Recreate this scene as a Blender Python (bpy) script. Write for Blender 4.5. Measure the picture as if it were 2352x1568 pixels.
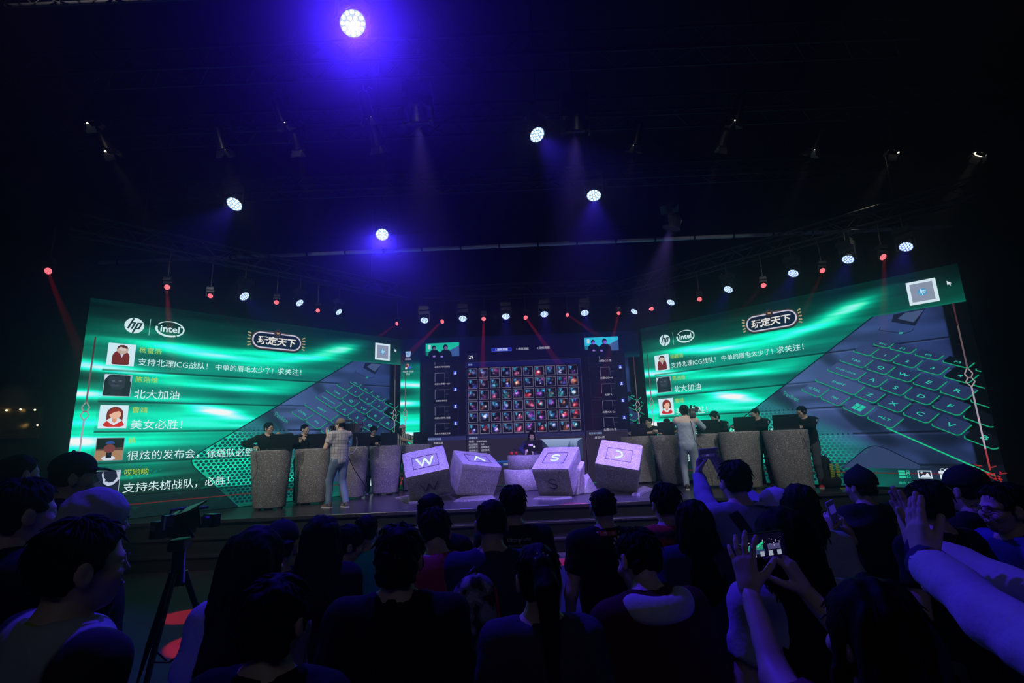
import bpy, math, random
import numpy as np
from mathutils import Vector, Matrix, Euler
from math import sin, cos, pi, radians as R

random.seed(7)
for o in list(bpy.data.objects):
    bpy.data.objects.remove(o)
SC = bpy.context.scene
COL = SC.collection

# ---------------------------------------------------------------- camera
FPX, CX, CY = 1117.323, 1176.0, 784.0
CAM = Vector((0, 0, 1.9))
AX = Vector((0.999294, 0.014932, -0.034479))
AU = Vector((0.036765, -0.199193, 0.979270))
AF = Vector((-0.007754, 0.979846, 0.199602))
cd = bpy.data.cameras.new('camera')
cam = bpy.data.objects.new('camera', cd)
COL.objects.link(cam)
M3 = Matrix((AX, AU, -AF)).transposed()
cam.matrix_world = Matrix.Translation(CAM) @ M3.to_4x4()
cd.sensor_fit = 'HORIZONTAL'
cd.sensor_width = 36.0
cd.lens = FPX / 2352 * 36
cd.clip_start, cd.clip_end = 0.05, 100
SC.camera = cam


def ray(x, y):
    return AF + AX * ((x - CX) / FPX) + AU * ((CY - y) / FPX)


def aty(x, y, Y):            # pixel -> point on the plane y = Y
    d = ray(x, y)
    return CAM + d * (Y / d.y)


def atz(x, y, Z):            # pixel -> point on the plane z = Z
    d = ray(x, y)
    return CAM + d * ((Z - CAM.z) / d.z)


def atr(x, y, D):            # pixel -> point at horizontal distance D
    d = ray(x, y)
    return CAM + d * (D / math.hypot(d.x, d.y))


def pxs(p):                  # pixels per metre at a point
    return FPX / ((Vector(p) - CAM).dot(AF))


# ---------------------------------------------------------------- look
SC.view_settings.view_transform = 'Standard'
SC.view_settings.look = 'None'
SC.view_settings.gamma = 1.0
SC.view_settings.use_curve_mapping = False
SC.view_settings.exposure = 0.0
SC.cycles.max_bounces = 5
SC.cycles.diffuse_bounces = 2
SC.cycles.glossy_bounces = 3
SC.cycles.transmission_bounces = 3
SC.cycles.transparent_max_bounces = 6
SC.cycles.volume_bounces = 0
SC.cycles.sample_clamp_indirect = 3.0
SC.cycles.caustics_reflective = False
SC.cycles.caustics_refractive = False

DECK = 0.76                  # stage deck height
FLOORZ = 0.0

# world: a dark hall full of thin haze
W = bpy.data.worlds.new('hall_air')
SC.world = W
W.use_nodes = True
nt = W.node_tree
nt.nodes.clear()
wo = nt.nodes.new('ShaderNodeOutputWorld')
bg = nt.nodes.new('ShaderNodeBackground')
bg.inputs[0].default_value = (0.05, 0.05, 0.2, 1)
bg.inputs[1].default_value = 0.0
nt.links.new(bg.outputs[0], wo.inputs[0])
vs = nt.nodes.new('ShaderNodeVolumeScatter')
vs.inputs['Color'].default_value = (1, 1, 1, 1)
vs.inputs['Density'].default_value = 0.011
vs.inputs['Anisotropy'].default_value = 0.90
nt.links.new(vs.outputs[0], wo.inputs['Volume'])


def spot(name, loc, target, color, energy, angle, blend=0.3, radius=0.06):
    l = bpy.data.lights.new(name, 'SPOT')
    l.color = color
    l.energy = energy
    l.spot_size = R(angle)
    l.spot_blend = blend
    l.shadow_soft_size = radius
    o = bpy.data.objects.new(name, l)
    COL.objects.link(o)
    o.location = loc
    d = Vector(target) - Vector(loc)
    o.rotation_euler = d.to_track_quat('-Z', 'Y').to_euler()
    return o


# unseen fill spots added high over the audience to brighten the stage
for fx, fy, fz, tx, en in ((-4.6, .6, 7.9, -4.0, 1700), (-1.6, .4, 7.9, -1.2, 520), (1.6, .4, 7.9, 1.6, 520), (4.6, .6, 7.9, 4.4, 1700)):
    spot('added_front_fill', (fx, fy, fz), (tx, 11.2, 2.0), (1.0, .95, .90), en, 46, 1.0, .15)


# dim unseen fill added behind the camera to lift the crowd's backs
hl_ = bpy.data.lights.new('added_crowd_fill', 'AREA'); hl_.shape = 'RECTANGLE'; hl_.size, hl_.size_y = 7, 1.2; hl_.energy = 12; hl_.color = (.62, .66, 1.0)
ho = bpy.data.objects.new('added_crowd_fill', hl_); COL.objects.link(ho)
ho.location = (0, -4.2, 6.2); ho.rotation_euler = (Vector((0, 3.5, 1.2)) - ho.location).to_track_quat('-Z', 'Y').to_euler()

# ---------------------------------------------------------------- helpers
def tag(o, label=None, cat=None, group=None, kind=None):
    if label: o['label'] = label
    if cat: o['category'] = cat
    if group: o['group'] = group
    if kind: o['kind'] = kind
    return o


def empty(name, loc=(0, 0, 0), rz=0.0, mat=None, label=None, cat=None, group=None):
    o = bpy.data.objects.new(name, None)
    COL.objects.link(o)
    o.empty_display_size = 0.1
    if mat is not None:
        o.matrix_world = mat
    else:
        o.location = loc
        o.rotation_euler = (0, 0, rz)
    return tag(o, label, cat, group)


def link(name, me, parent=None, mat=None):
    o = bpy.data.objects.new(name, me)
    COL.objects.link(o)
    if parent: o.parent = parent
    if mat is not None:
        if o.data.materials: o.data.materials[0] = mat
        else: o.data.materials.append(mat)
    return o


def copy_tree(o, parent=None):
    c = o.copy()
    COL.objects.link(c)
    c.parent = parent
    for ch in [x for x in o.children]:
        copy_tree(ch, c)
    return c


def lin(r, g, b):
    def f(c):
        c /= 255.0
        return c / 12.92 if c <= 0.04045 else ((c + 0.055) / 1.055) ** 2.4
    return (f(r), f(g), f(b))


def mesh_np(name, V, F, smooth=True):
    """mesh from numpy verts and equal-size faces"""
    V = np.asarray(V, np.float32); F = np.asarray(F, np.int32)
    me = bpy.data.meshes.new(name)
    n, k = F.shape
    me.vertices.add(len(V)); me.vertices.foreach_set('co', V.ravel())
    me.loops.add(n * k); me.loops.foreach_set('vertex_index', F.ravel())
    me.polygons.add(n)
    me.polygons.foreach_set('loop_start', np.arange(0, n * k, k, dtype=np.int32))
    try:
        me.polygons.foreach_set('loop_total', np.full(n, k, np.int32))
    except Exception:
        pass
    if smooth:
        me.polygons.foreach_set('use_smooth', np.ones(n, bool))
    me.update(calc_edges=True)
    me.validate()
    return me


class MB:
    """collects shapes and links them as ONE mesh object"""
    def __init__(s):
        s.v, s.f, s.m, s.s = [], [], [], []

    def add(s, vs, fs, mi=0, smooth=False):
        b = len(s.v)
        s.v += [tuple(v) for v in vs]
        for f in fs:
            s.f.append([i + b for i in f]); s.m.append(mi); s.s.append(smooth)
        return s

    def box(s, c, size, rot=None, mi=0, taper=(1, 1)):
        x, y, z = [a / 2 for a in size]
        vs = []
        for sz in (-1, 1):
            tx, ty = taper if sz > 0 else (1, 1)
            for sx, sy in ((-1, -1), (1, -1), (1, 1), (-1, 1)):
                v = Vector((sx * x * tx, sy * y * ty, sz * z))
                if rot is not None: v = rot @ v
                vs.append(v + Vector(c))
        return s.add(vs, [(3, 2, 1, 0), (4, 5, 6, 7), (0, 1, 5, 4), (1, 2, 6, 5), (2, 3, 7, 6), (3, 0, 4, 7)], mi)

    def tube(s, pts, r, n=8, mi=0, cap=True, closed=False):
        pts = [Vector(p) for p in pts]
        rr = r if isinstance(r, (list, tuple)) else [r] * len(pts)
        vs, fs = [], []
        up = Vector((0, 0, 1))
        N = len(pts)
        for i, p in enumerate(pts):
            if closed: d = pts[(i + 1) % N] - pts[i - 1]
            else: d = pts[min(i + 1, N - 1)] - pts[max(i - 1, 0)]
            d = d.normalized() if d.length > 1e-9 else Vector((0, 0, 1))
            ref = up if abs(d.z) < 0.95 else Vector((1, 0, 0))
            a = d.cross(ref).normalized(); b = a.cross(d).normalized()
            for k in range(n):
                t = 2 * pi * k / n
                vs.append(p + (a * cos(t) + b * sin(t)) * rr[i])
        for i in range(N if closed else N - 1):
            j = (i + 1) % N
            for k in range(n):
                fs.append((i * n + k, i * n + (k + 1) % n, j * n + (k + 1) % n, j * n + k))
        s.add(vs, fs, mi, True)
        if cap and not closed:
            s.add(vs[:n], [tuple(range(n))], mi); s.add(vs[-n:], [tuple(range(n - 1, -1, -1))], mi)
        return s

    def lathe(s, prof, n=24, M=None, mi=0, smooth=True, sx=1, sy=1):
        vs, fs = [], []
        for r, z in prof:
            for k in range(n):
                t = 2 * pi * k / n
                v = Vector((r * cos(t) * sx, r * sin(t) * sy, z))
                vs.append(M @ v if M is not None else v)
        for i in range(len(prof) - 1):
            for k in range(n):
                fs.append((i * n + k, i * n + (k + 1) % n, (i + 1) * n + (k + 1) % n, (i + 1) * n + k))
        return s.add(vs, fs, mi, smooth)

    def prism(s, poly, h, M=None, mi=0):
        n = len(poly)
        vs = [Vector((x, y, 0)) for x, y in poly] + [Vector((x, y, h)) for x, y in poly]
        if M is not None: vs = [M @ v for v in vs]
        fs = [tuple(range(n - 1, -1, -1)), tuple(range(n, 2 * n))]
        fs += [(i, (i + 1) % n, n + (i + 1) % n, n + i) for i in range(n)]
        return s.add(vs, fs, mi)

    def ball(s, c, r, n=12, m=8, mi=0, M=None):
        r = r if isinstance(r, (tuple, list)) else (r, r, r)
        vs, fs = [], []
        for i in range(m + 1):
            a = pi * i / m
            for k in range(n):
                t = 2 * pi * k / n
                v = Vector((r[0] * sin(a) * cos(t), r[1] * sin(a) * sin(t), r[2] * cos(a)))
                if M is not None: v = M @ v
                vs.append(v + Vector(c))
        for i in range(m):
            for k in range(n):
                fs.append((i * n + k, (i + 1) * n + k, (i + 1) * n + (k + 1) % n, i * n + (k + 1) % n))
        return s.add(vs, fs, mi, True)

    def mesh(s, name, mats):
        me = bpy.data.meshes.new(name)
        me.from_pydata(s.v, [], s.f)
        me.polygons.foreach_set('material_index', s.m)
        me.polygons.foreach_set('use_smooth', s.s)
        for m in (mats if isinstance(mats, (list, tuple)) else [mats]):
            me.materials.append(m)
        me.update()
        return me

    def build(s, name, mats, parent=None, label=None, kind=None, bevel=0):
        o = bpy.data.objects.new(name, s.mesh(name, mats))
        COL.objects.link(o)
        if parent: o.parent = parent
        if bevel:
            b = o.modifiers.new('bevel', 'BEVEL'); b.width = bevel; b.segments = 2
            b.limit_method = 'ANGLE'
        return tag(o, label, kind=kind)


# ---------------------------------------------------------------- materials
def mat(name, color, rough=0.6, metal=0.0, noise=0.0, nscale=20.0, bump=0.0, spec=0.5, emit=None, estr=0.0, coat=0.0):
    m = bpy.data.materials.new(name)
    m.use_nodes = True
    n = m.node_tree
    b = n.nodes['Principled BSDF']
    b.inputs['Base Color'].default_value = (*color, 1)
    b.inputs['Roughness'].default_value = rough
    b.inputs['Metallic'].default_value = metal
    b.inputs['Specular IOR Level'].default_value = spec
    b.inputs['Coat Weight'].default_value = coat
    if noise or bump:
        tc = n.nodes.new('ShaderNodeTexCoord')
        t = n.nodes.new('ShaderNodeTexNoise')
        t.inputs['Scale'].default_value = nscale
        t.inputs['Detail'].default_value = 4
        n.links.new(tc.outputs['Object'], t.inputs['Vector'])
        if noise:
            r = n.nodes.new('ShaderNodeMix'); r.data_type = 'RGBA'
            r.inputs[6].default_value = (*[c * (1 - noise) for c in color], 1)
            r.inputs[7].default_value = (*[min(1, c * (1 + noise)) for c in color], 1)
            n.links.new(t.outputs['Fac'], r.inputs[0])
            n.links.new(r.outputs[2], b.inputs['Base Color'])
        if bump:
            bp = n.nodes.new('ShaderNodeBump'); bp.inputs['Strength'].default_value = bump
            bp.inputs['Distance'].default_value = 0.02
            n.links.new(t.outputs['Fac'], bp.inputs['Height'])
            n.links.new(bp.outputs[0], b.inputs['Normal'])
    if emit:
        b.inputs['Emission Color'].default_value = (*emit, 1)
        b.inputs['Emission Strength'].default_value = estr
    return m


def emat(name, color, strength, sampling='NONE'):
    m = bpy.data.materials.new(name)
    m.use_nodes = True
    n = m.node_tree
    n.nodes.clear()
    o = n.nodes.new('ShaderNodeOutputMaterial')
    e = n.nodes.new('ShaderNodeEmission')
    e.inputs[0].default_value = (*color, 1)
    e.inputs[1].default_value = strength
    n.links.new(e.outputs[0], o.inputs[0])
    m.cycles.emission_sampling = sampling
    return m


def attr_emat(name, strength=1.0, sampling='NONE'):
    m = emat(name, (1, 1, 1), strength, sampling)
    n = m.node_tree
    a = n.nodes.new('ShaderNodeAttribute'); a.attribute_name = 'Col'
    e = [x for x in n.nodes if x.type == 'EMISSION'][0]
    n.links.new(a.outputs['Color'], e.inputs[0])
    return m


def attr_mat(name, rough=0.7, bump=0.0):
    m = mat(name, (0.5, 0.5, 0.5), rough)
    n = m.node_tree
    a = n.nodes.new('ShaderNodeAttribute'); a.attribute_name = 'Col'
    n.links.new(a.outputs['Color'], n.nodes['Principled BSDF'].inputs['Base Color'])
    return m


def glitter(name, base, tint, scale=70):
    """rough grey plaster covered in glitter flakes"""
    m = mat(name, base, 0.55)
    n = m.node_tree
    b = n.nodes['Principled BSDF']
    tc = n.nodes.new('ShaderNodeTexCoord')
    v = n.nodes.new('ShaderNodeTexVoronoi'); v.inputs['Scale'].default_value = scale
    n.links.new(tc.outputs['Object'], v.inputs['Vector'])
    sep = n.nodes.new('ShaderNodeSeparateColor')
    n.links.new(v.outputs['Color'], sep.inputs[0])
    # bright flakes: few cells, only near the cell centre
    g1 = n.nodes.new('ShaderNodeMath'); g1.operation = 'GREATER_THAN'; g1.inputs[1].default_value = 0.80
    n.links.new(sep.outputs[0], g1.inputs[0])
    g2 = n.nodes.new('ShaderNodeMath'); g2.operation = 'LESS_THAN'; g2.inputs[1].default_value = 0.42
    n.links.new(v.outputs['Distance'], g2.inputs[0])
    g3 = n.nodes.new('ShaderNodeMath'); g3.operation = 'MULTIPLY'
    n.links.new(g1.outputs[0], g3.inputs[0]); n.links.new(g2.outputs[0], g3.inputs[1])
    nz = n.nodes.new('ShaderNodeTexNoise'); nz.inputs['Scale'].default_value = 5; nz.inputs['Detail'].default_value = 5
    n.links.new(tc.outputs['Object'], nz.inputs['Vector'])
    mx0 = n.nodes.new('ShaderNodeMix'); mx0.data_type = 'RGBA'
    mx0.inputs[6].default_value = (*[c * 0.6 for c in base], 1); mx0.inputs[7].default_value = (*[c * 1.5 for c in base], 1)
    n.links.new(nz.outputs['Fac'], mx0.inputs[0])
    mx = n.nodes.new('ShaderNodeMix'); mx.data_type = 'RGBA'
    n.links.new(mx0.outputs[2], mx.inputs[6]); mx.inputs[7].default_value = (*tint, 1)
    n.links.new(g3.outputs[0], mx.inputs[0])
    n.links.new(mx.outputs[2], b.inputs['Base Color'])
    bp = n.nodes.new('ShaderNodeBump'); bp.inputs['Strength'].default_value = 0.6; bp.inputs['Distance'].default_value = 0.01
    n.links.new(sep.outputs[1], bp.inputs['Height']); n.links.new(bp.outputs[0], b.inputs['Normal'])
    return m


MATS = {}
def M_(key, *a, **k):
    if key not in MATS: MATS[key] = mat(key, *a, **k)
    return MATS[key]

# ---------------------------------------------------------------- LED screens
SS = 1.3                                   # metres per screen unit
U0, U1, V0, V1 = 0.4787, 5.4595, -0.87, 2.17
SCR = attr_emat('led_picture', 1.0, 'NONE')
SCRBG = attr_emat('led_background', 1.0, 'AUTO')
LEDBODY = mat('led_cabinet', (0.01, 0.01, 0.012), 0.5)


def set_col(me, cols_per_face=None, cols_per_vert=None):
    a = me.color_attributes.new('Col', 'FLOAT_COLOR', 'POINT' if cols_per_vert is not None else 'CORNER')
    if cols_per_vert is not None:
        c = np.ones((len(me.vertices), 4), np.float32); c[:, :3] = cols_per_vert
    else:
        c = np.ones((len(me.loops), 4), np.float32)
        i = 0
        for p, col in zip(me.polygons, cols_per_face):
            c[p.loop_start:p.loop_start + p.loop_total, :3] = col
    a.data.foreach_set('color', c.ravel())


class FP:
    """flat print: coloured polygons lying in layers on a picture plane (u to the right, v up)"""
    def __init__(s, su=SS, u0=U0, v0=V0):
        s.v, s.f, s.c, s.su, s.u0, s.v0 = [], [], [], su, u0, v0

    def P(s, u, v, k):
        return ((u - s.u0) * s.su, -0.003 * k, (v - s.v0) * s.su)

    def poly(s, pts, col, k=2):
        b = len(s.v)
        s.v += [s.P(u, v, k) for u, v in pts]
        s.f.append(list(range(b, b + len(pts)))); s.c.append(lin(*col))
        return s

    def rect(s, u0, v0, u1, v1, col, k=2):
        return s.poly([(u0, v0), (u1, v0), (u1, v1), (u0, v1)], col, k)

    def frame(s, u0, v0, u1, v1, w, col, k=2):
        s.rect(u0, v0, u1, v0 + w, col, k); s.rect(u0, v1 - w, u1, v1, col, k)
        s.rect(u0, v0, u0 + w, v1, col, k); s.rect(u1 - w, v0, u1, v1, col, k)
        return s

    def line(s, pts, w, col, k=2):
        for (a, b), (c, d) in zip(pts[:-1], pts[1:]):
            L = math.hypot(c - a, d - b) or 1e-6
            nx, ny = -(d - b) / L * w / 2, (c - a) / L * w / 2
            s.poly([(a + nx, b + ny), (a - nx, b - ny), (c - nx, d - ny), (c + nx, d + ny)], col, k)
        return s

    def ell(s, u, v, ru, rv, col, k=2, n=24, rot=0, a0=0, a1=2 * pi):
        pts = []
        for i in range(n + (a1 - a0 < 6.28)):
            t = a0 + (a1 - a0) * i / n
            x, y = ru * cos(t), rv * sin(t)
            pts.append((u + x * cos(rot) - y * sin(rot), v + x * sin(rot) + y * cos(rot)))
        return s.poly(pts, col, k)

    def ring(s, u, v, ru, rv, w, col, k=2, n=32, a0=0, a1=2 * pi, rot=0, wf=None):
        for i in range(n):
            q = []
            for t, o in ((a0 + (a1 - a0) * i / n, 0), (a0 + (a1 - a0) * (i + 1) / n, 0)):
                ww = w * (wf(t) if wf else 1)
                for rr in (0, ww):
                    x, y = (ru - rr) * cos(t), (rv - rr) * sin(t)
                    q.append((u + x * cos(rot) - y * sin(rot), v + x * sin(rot) + y * cos(rot)))
            s.poly([q[0], q[2], q[3], q[1]], col, k)
        return s

    def text(s, body, u0, v0, h=None, u1=None, col=(255, 255, 255), k=3, bold=0.0, shear=0.0, T=None, center=False, hfit=None):
        V, F = text_mesh(body, bold, shear)
        if not len(V): return s
        lo, hi = V.min(0), V.max(0)
        sx = sy = (h or 0.1)
        if u1 is not None:
            sx = (u1 - u0) / max(1e-6, hi[0] - lo[0]); sy = sx if h is None else h
        if hfit is not None:
            sy = hfit / max(1e-6, hi[1] - lo[1])
        b = len(s.v)
        c = lin(*col)
        ox = u0 - (lo[0] * sx if u1 is not None or center else 0)
        if center: ox = u0 - (lo[0] + hi[0]) / 2 * sx
        for x, y in V:
            u, v = x * sx + ox, (y - (lo[1] if hfit is not None else 0)) * sy + v0
            if T: u, v = T(x, y)
            s.v.append(s.P(u, v, k))
        for f in F:
            s.f.append([i + b for i in f]); s.c.append(c)
        return s

    def build(s, name, parent, m=None, label=None):
        me = bpy.data.meshes.new(name)
        me.from_pydata(s.v, [], s.f)
        set_col(me, cols_per_face=s.c)
        me.materials.append(m or SCR)
        me.update()
        o = bpy.data.objects.new(name, me); COL.objects.link(o); o.parent = parent
        return tag(o, label)


_tc = {}
def text_mesh(body, bold=0.0, shear=0.0):
    key = (body, bold, shear)
    if key in _tc: return _tc[key]
    c = bpy.data.curves.new('t', 'FONT')
    c.body = body; c.resolution_u = 2; c.offset = bold; c.shear = shear
    o = bpy.data.objects.new('t', c); COL.objects.link(o)
    dg = bpy.context.evaluated_depsgraph_get()
    ev = o.evaluated_get(dg)
    me = ev.to_mesh()
    V = np.array([v.co[:2] for v in me.vertices]) if len(me.vertices) else np.zeros((0, 2))
    F = [list(p.vertices) for p in me.polygons]
    ev.to_mesh_clear()
    bpy.data.objects.remove(o); bpy.data.curves.remove(c)
    _tc[key] = (V, F)
    return V, F


rng = np.random.RandomState(3)


def vnoise(x, y, seed=0):
    """smooth value noise"""
    xi, yi = np.floor(x).astype(int), np.floor(y).astype(int)
    xf, yf = x - xi, y - yi
    xf, yf = xf * xf * (3 - 2 * xf), yf * yf * (3 - 2 * yf)
    def h(a, b):
        n = (a * 374761393 + b * 668265263 + seed * 974711) & 0x7fffffff
        n = ((n ^ (n >> 13)) * 1274126177) & 0x7fffffff
        return ((n ^ (n >> 16)) & 0xffff) / 65535.0
    return (h(xi, yi) * (1 - xf) + h(xi + 1, yi) * xf) * (1 - yf) + (h(xi, yi + 1) * (1 - xf) + h(xi + 1, yi + 1) * xf) * yf


def s2l(a):
    a = np.clip(a, 0, 255) / 255.0
    return np.where(a <= 0.04045, a / 12.92, ((a + 0.055) / 1.055) ** 2.4)


STREAKS = [  # u, v, su, sv, tilt, amount
    (1.75, 1.55, .50, .055, -.06, 150), (2.30, 1.45, .6, .10, -.10, 85), (2.95, 1.60, .38, .06, 0, 120), (4.05, 1.80, .33, .085, .25, 190),
    (4.25, 1.84, .18, .05, .25, 60), (3.45, 1.57, .45, .05, .15, 95), (0.50, 1.22, .42, .045, -.05, 200), (1.15, 1.16, .42, .030, -.08, 120),
    (0.48, 0.82, .30, .032, 0, 210), (2.55, 0.99, .42, .045, -.02, 135), (1.60, 1.03, .45, .040, -.04, 105), (1.45, 0.78, .55, .025, 0, 90),
    (2.12, 0.63, .24, .048, -.12, 200), (2.35, 0.56, .22, .040, -.15, 120), (1.70, 0.45, 1.0, .10, 0, 85), (0.50, 0.19, .36, .050, -.03, 230),
    (1.00, 0.14, .55, .05, 0, 70), (0.52, 0.42, .30, .09, 0, 60), (0.5, 0.03, .3, .06, 0, 70), (1.20, -.31, .40, .022, .02, 90), (1.7, .20, .7, .08, 0, 40),
    (3.2, 1.05, .4, .08, .1, 30), (0.7, 1.62, .5, .1, 0, 25), (1.0, 1.80, .4, .05, -.05, 45), (2.6, 1.30, .9, .12, 0, 35), (2.6, .40, .5, .06, 0, 60)]


def green_bg(U, V):
    base = np.stack([np.full_like(U, 2.0), 104 + 0 * U, 84 + 0 * U], -1)
    w = np.clip((V - 1.62) / 0.45, 0, 1)[..., None]
    base = base * (1 - w) + np.array([1, 36, 34.]) * w
    w = np.clip((-0.15 - V) / 0.3, 0, 1)[..., None]
    base = base * (1 - w) + np.array([4, 44, 30.]) * w
    a = np.zeros_like(U)
    for u, v, su, sv, t, am in STREAKS:
        dv = V - v - (U - u) * t
        a += am * np.exp(-((U - u) / su) ** 2 / 2 - (dv / sv) ** 2 / 2)
    n1 = vnoise(U * 1.6, V * 26, 1) - .5; n2 = vnoise(U * 5, V * 70, 2) - .5; n3 = vnoise(U * 2.2, V * 7, 3) - .5
    a = a * (1 + .35 * n1 + .2 * n2) + 70 * n3 * np.clip(1 - np.abs(V - .6) / 1.3, 0, 1) + 22 * n1
    dark = np.zeros_like(U)
    for u, v, su, sv, am in [(0.6, 1.05, .35, .05, 70), (0.55, .66, .3, .06, 50), (2.0, 1.38, .4, .05, 60), (3.6, .9, .5, .15, 40), (3.2, 1.25, .5, .05, 50), (2.4, .88, .5, .03, 50)]:
        dark += am * np.exp(-((U - u) / su) ** 2 / 2 - ((V - v) / sv) ** 2 / 2)
    a = a * 1.45 + 58 * np.clip(1 - np.abs(V - .6) / .95, 0, 1) - dark
    c = base.copy()
    c[..., 1] += a * 0.97; c[..., 2] += a * 0.75
    c[..., 0] += np.clip(a - 185, 0, 400) * 1.3
    # water sparkles low on the picture
    sp = (vnoise(U * 40, V * 60, 5) > .80) & (V < -.2) & (vnoise(U * 6, V * 9, 6) > .48)
    c[..., 1] += sp * 60; c[..., 2] += sp * 40
    return c


def lap_col(U, V):
    d = -(U - 3.33) * .539 - (V - .55) * .843
    s = np.clip((d - .22) / .55, 0, 1)
    c = np.stack([72 + 0 * U, 92 + 0 * U, 142 + 0 * U], -1)
    f = np.clip((U - 3.2) / 2.0, 0, 1)[..., None]
    c = c * (1 - f) + np.array([38, 52, 100.]) * f
    n = vnoise(U * 2.2 + V, V * 9, 11)[..., None]
    c = c * (.72 + .5 * n)
    k = np.clip((vnoise((U + V * .9) * 3.2, V * 1.3, 12) - .55) * 6, 0, 1)[..., None]
    c = c * (1 - .45 * k)
    net = np.array([14, 220, 160.]) * (0.75 + .5 * vnoise(U * 3, V * 8, 13)[..., None])
    s3 = s[..., None]
    c = c * (1 - s3) + net * s3
    dk = np.clip((U - 5.20) / .02, 0, 1)[..., None]
    c = c * (1 - dk * .86)
    return c, s


def grid_mesh(name, nu, nv, uf, colf, k):
    i = np.linspace(0, 1, nu + 1); j = np.linspace(0, 1, nv + 1)
    J, I = np.meshgrid(j, i, indexing='ij')
    U, V = uf(I, J)
    c = s2l(colf(U, V))
    P = np.stack([(U - U0) * SS, np.full_like(U, -.003 * k), (V - V0) * SS], -1).reshape(-1, 3)
    a = (np.arange(nv)[:, None] * (nu + 1) + np.arange(nu)[None]).ravel()
    F = np.stack([a, a + 1, a + nu + 2, a + nu + 1], -1)
    me = mesh_np(name, P, F, False)
    set_col(me, cols_per_vert=c.reshape(-1, 3))
    return me


ROWS = [1.60, 1.165, .73, .308, -.11, -.56]


def wing_fx(U, V, c):
    """the chat window laid over the wallpaper: a grey veil in rows, a dark header and footer"""
    inp = ((U > .70) & (U < 5.21) & (V < 1.60) & (V > -.56))[..., None]
    t = np.zeros_like(U)
    for a, b in zip(ROWS[:-1], ROWS[1:]):
        m = (V <= a) & (V > b); t = np.where(m, (V - b) / (a - b), t)
    veil = np.array([36, 60, 92.]) * 1.0
    w = (.05 + .19 * (1 - t))[..., None] * inp
    c = c * (1 - w) + veil * w
    for b in ROWS[1:]:
        l = (np.abs(V - b) < .011)[..., None] & (U > .70)[..., None] & (U < 5.21)[..., None]
        c = np.where(l, c * .45, c)
        l = (np.abs(V - b + .022) < .006)[..., None] & (U > .70)[..., None] & (U < 5.21)[..., None]
        c = np.where(l, c + 18, c)
    h = np.clip((V - 1.63) / .03, 0, 1)[..., None] * .22
    c = c * (1 - h)
    f = ((V < -.56) * .62)[..., None]
    c = c * (1 - f) + np.array([16, 26, 40.]) * f
    return c


def center_fx(U, V, c):
    h = np.clip((V - 1.45) / .3, 0, 1)[..., None] * .85
    return c * (1 - h) + np.array([4, 4, 40.]) * h


def ledge(V):          # the left edge of the pictured laptop
    e1 = 1.813 + (V + .12) * (4.413 - 1.813) / 1.741
    e2 = 1.813 + (-.12 - V) * (2.557 - 1.813) / .745
    return np.maximum(e1, e2) + .05 * np.exp(-((V + .12) / .06) ** 2)


def lap_uv(I, J):
    V = V0 + (1.62 - V0) * J
    L = ledge(V)
    return L + (U1 - L) * I, V


def bg_uv(I, J):
    return U0 + (U1 - U0) * I, V0 + (V1 - V0) * J


bgW = grid_mesh('wallpaper', 340, 220, bg_uv, lambda U, V: wing_fx(U, V, green_bg(U, V)), 1)
bgC = grid_mesh('wallpaper', 260, 160, bg_uv, lambda U, V: center_fx(U, V, green_bg(U, V)), 1)
lpW = grid_mesh('laptop_picture', 170, 210, lap_uv, lambda U, V: wing_fx(U, V, lap_col(U, V)[0]), 2)
lpC = grid_mesh('laptop_picture', 90, 110, lap_uv, lambda U, V: center_fx(U, V, lap_col(U, V)[0]), 2)
for me in (bgW, bgC): me.materials.append(SCRBG)
for me in (lpW, lpC): me.materials.append(SCRBG)


def wing_shade(u, v):
    return .62 if v < -.56 else 1.0


# perspective of the pictured keyboard: key grid -> (u, v)
KG = [((0, 0), (4.39, .845)), ((1, 0), (4.65, .712)), ((2, 0), (4.907, .569)), ((3, 0), (5.185, .42)), ((2.25, 1), (4.788, .384)), ((3.25, 1), (5.077, .233)),
      ((.75, 2), (4.201, .458)), ((1.75, 2), (4.462, .307)), ((3.75, 2), (5.046, -.019)), ((4.75, 2), (5.348, -.207))]
_A, _b = [], []
for (x, y), (u, v) in KG:
    _A += [[x, y, 1, 0, 0, 0, -u * x, -u * y], [0, 0, 0, x, y, 1, -v * x, -v * y]]; _b += [u, v]
_h = np.linalg.lstsq(np.array(_A), np.array(_b), rcond=None)[0]


def KH(x, y):
    d = _h[6] * x + _h[7] * y + 1
    return (_h[0] * x + _h[1] * y + _h[2]) / d, (_h[3] * x + _h[4] * y + _h[5]) / d


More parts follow.
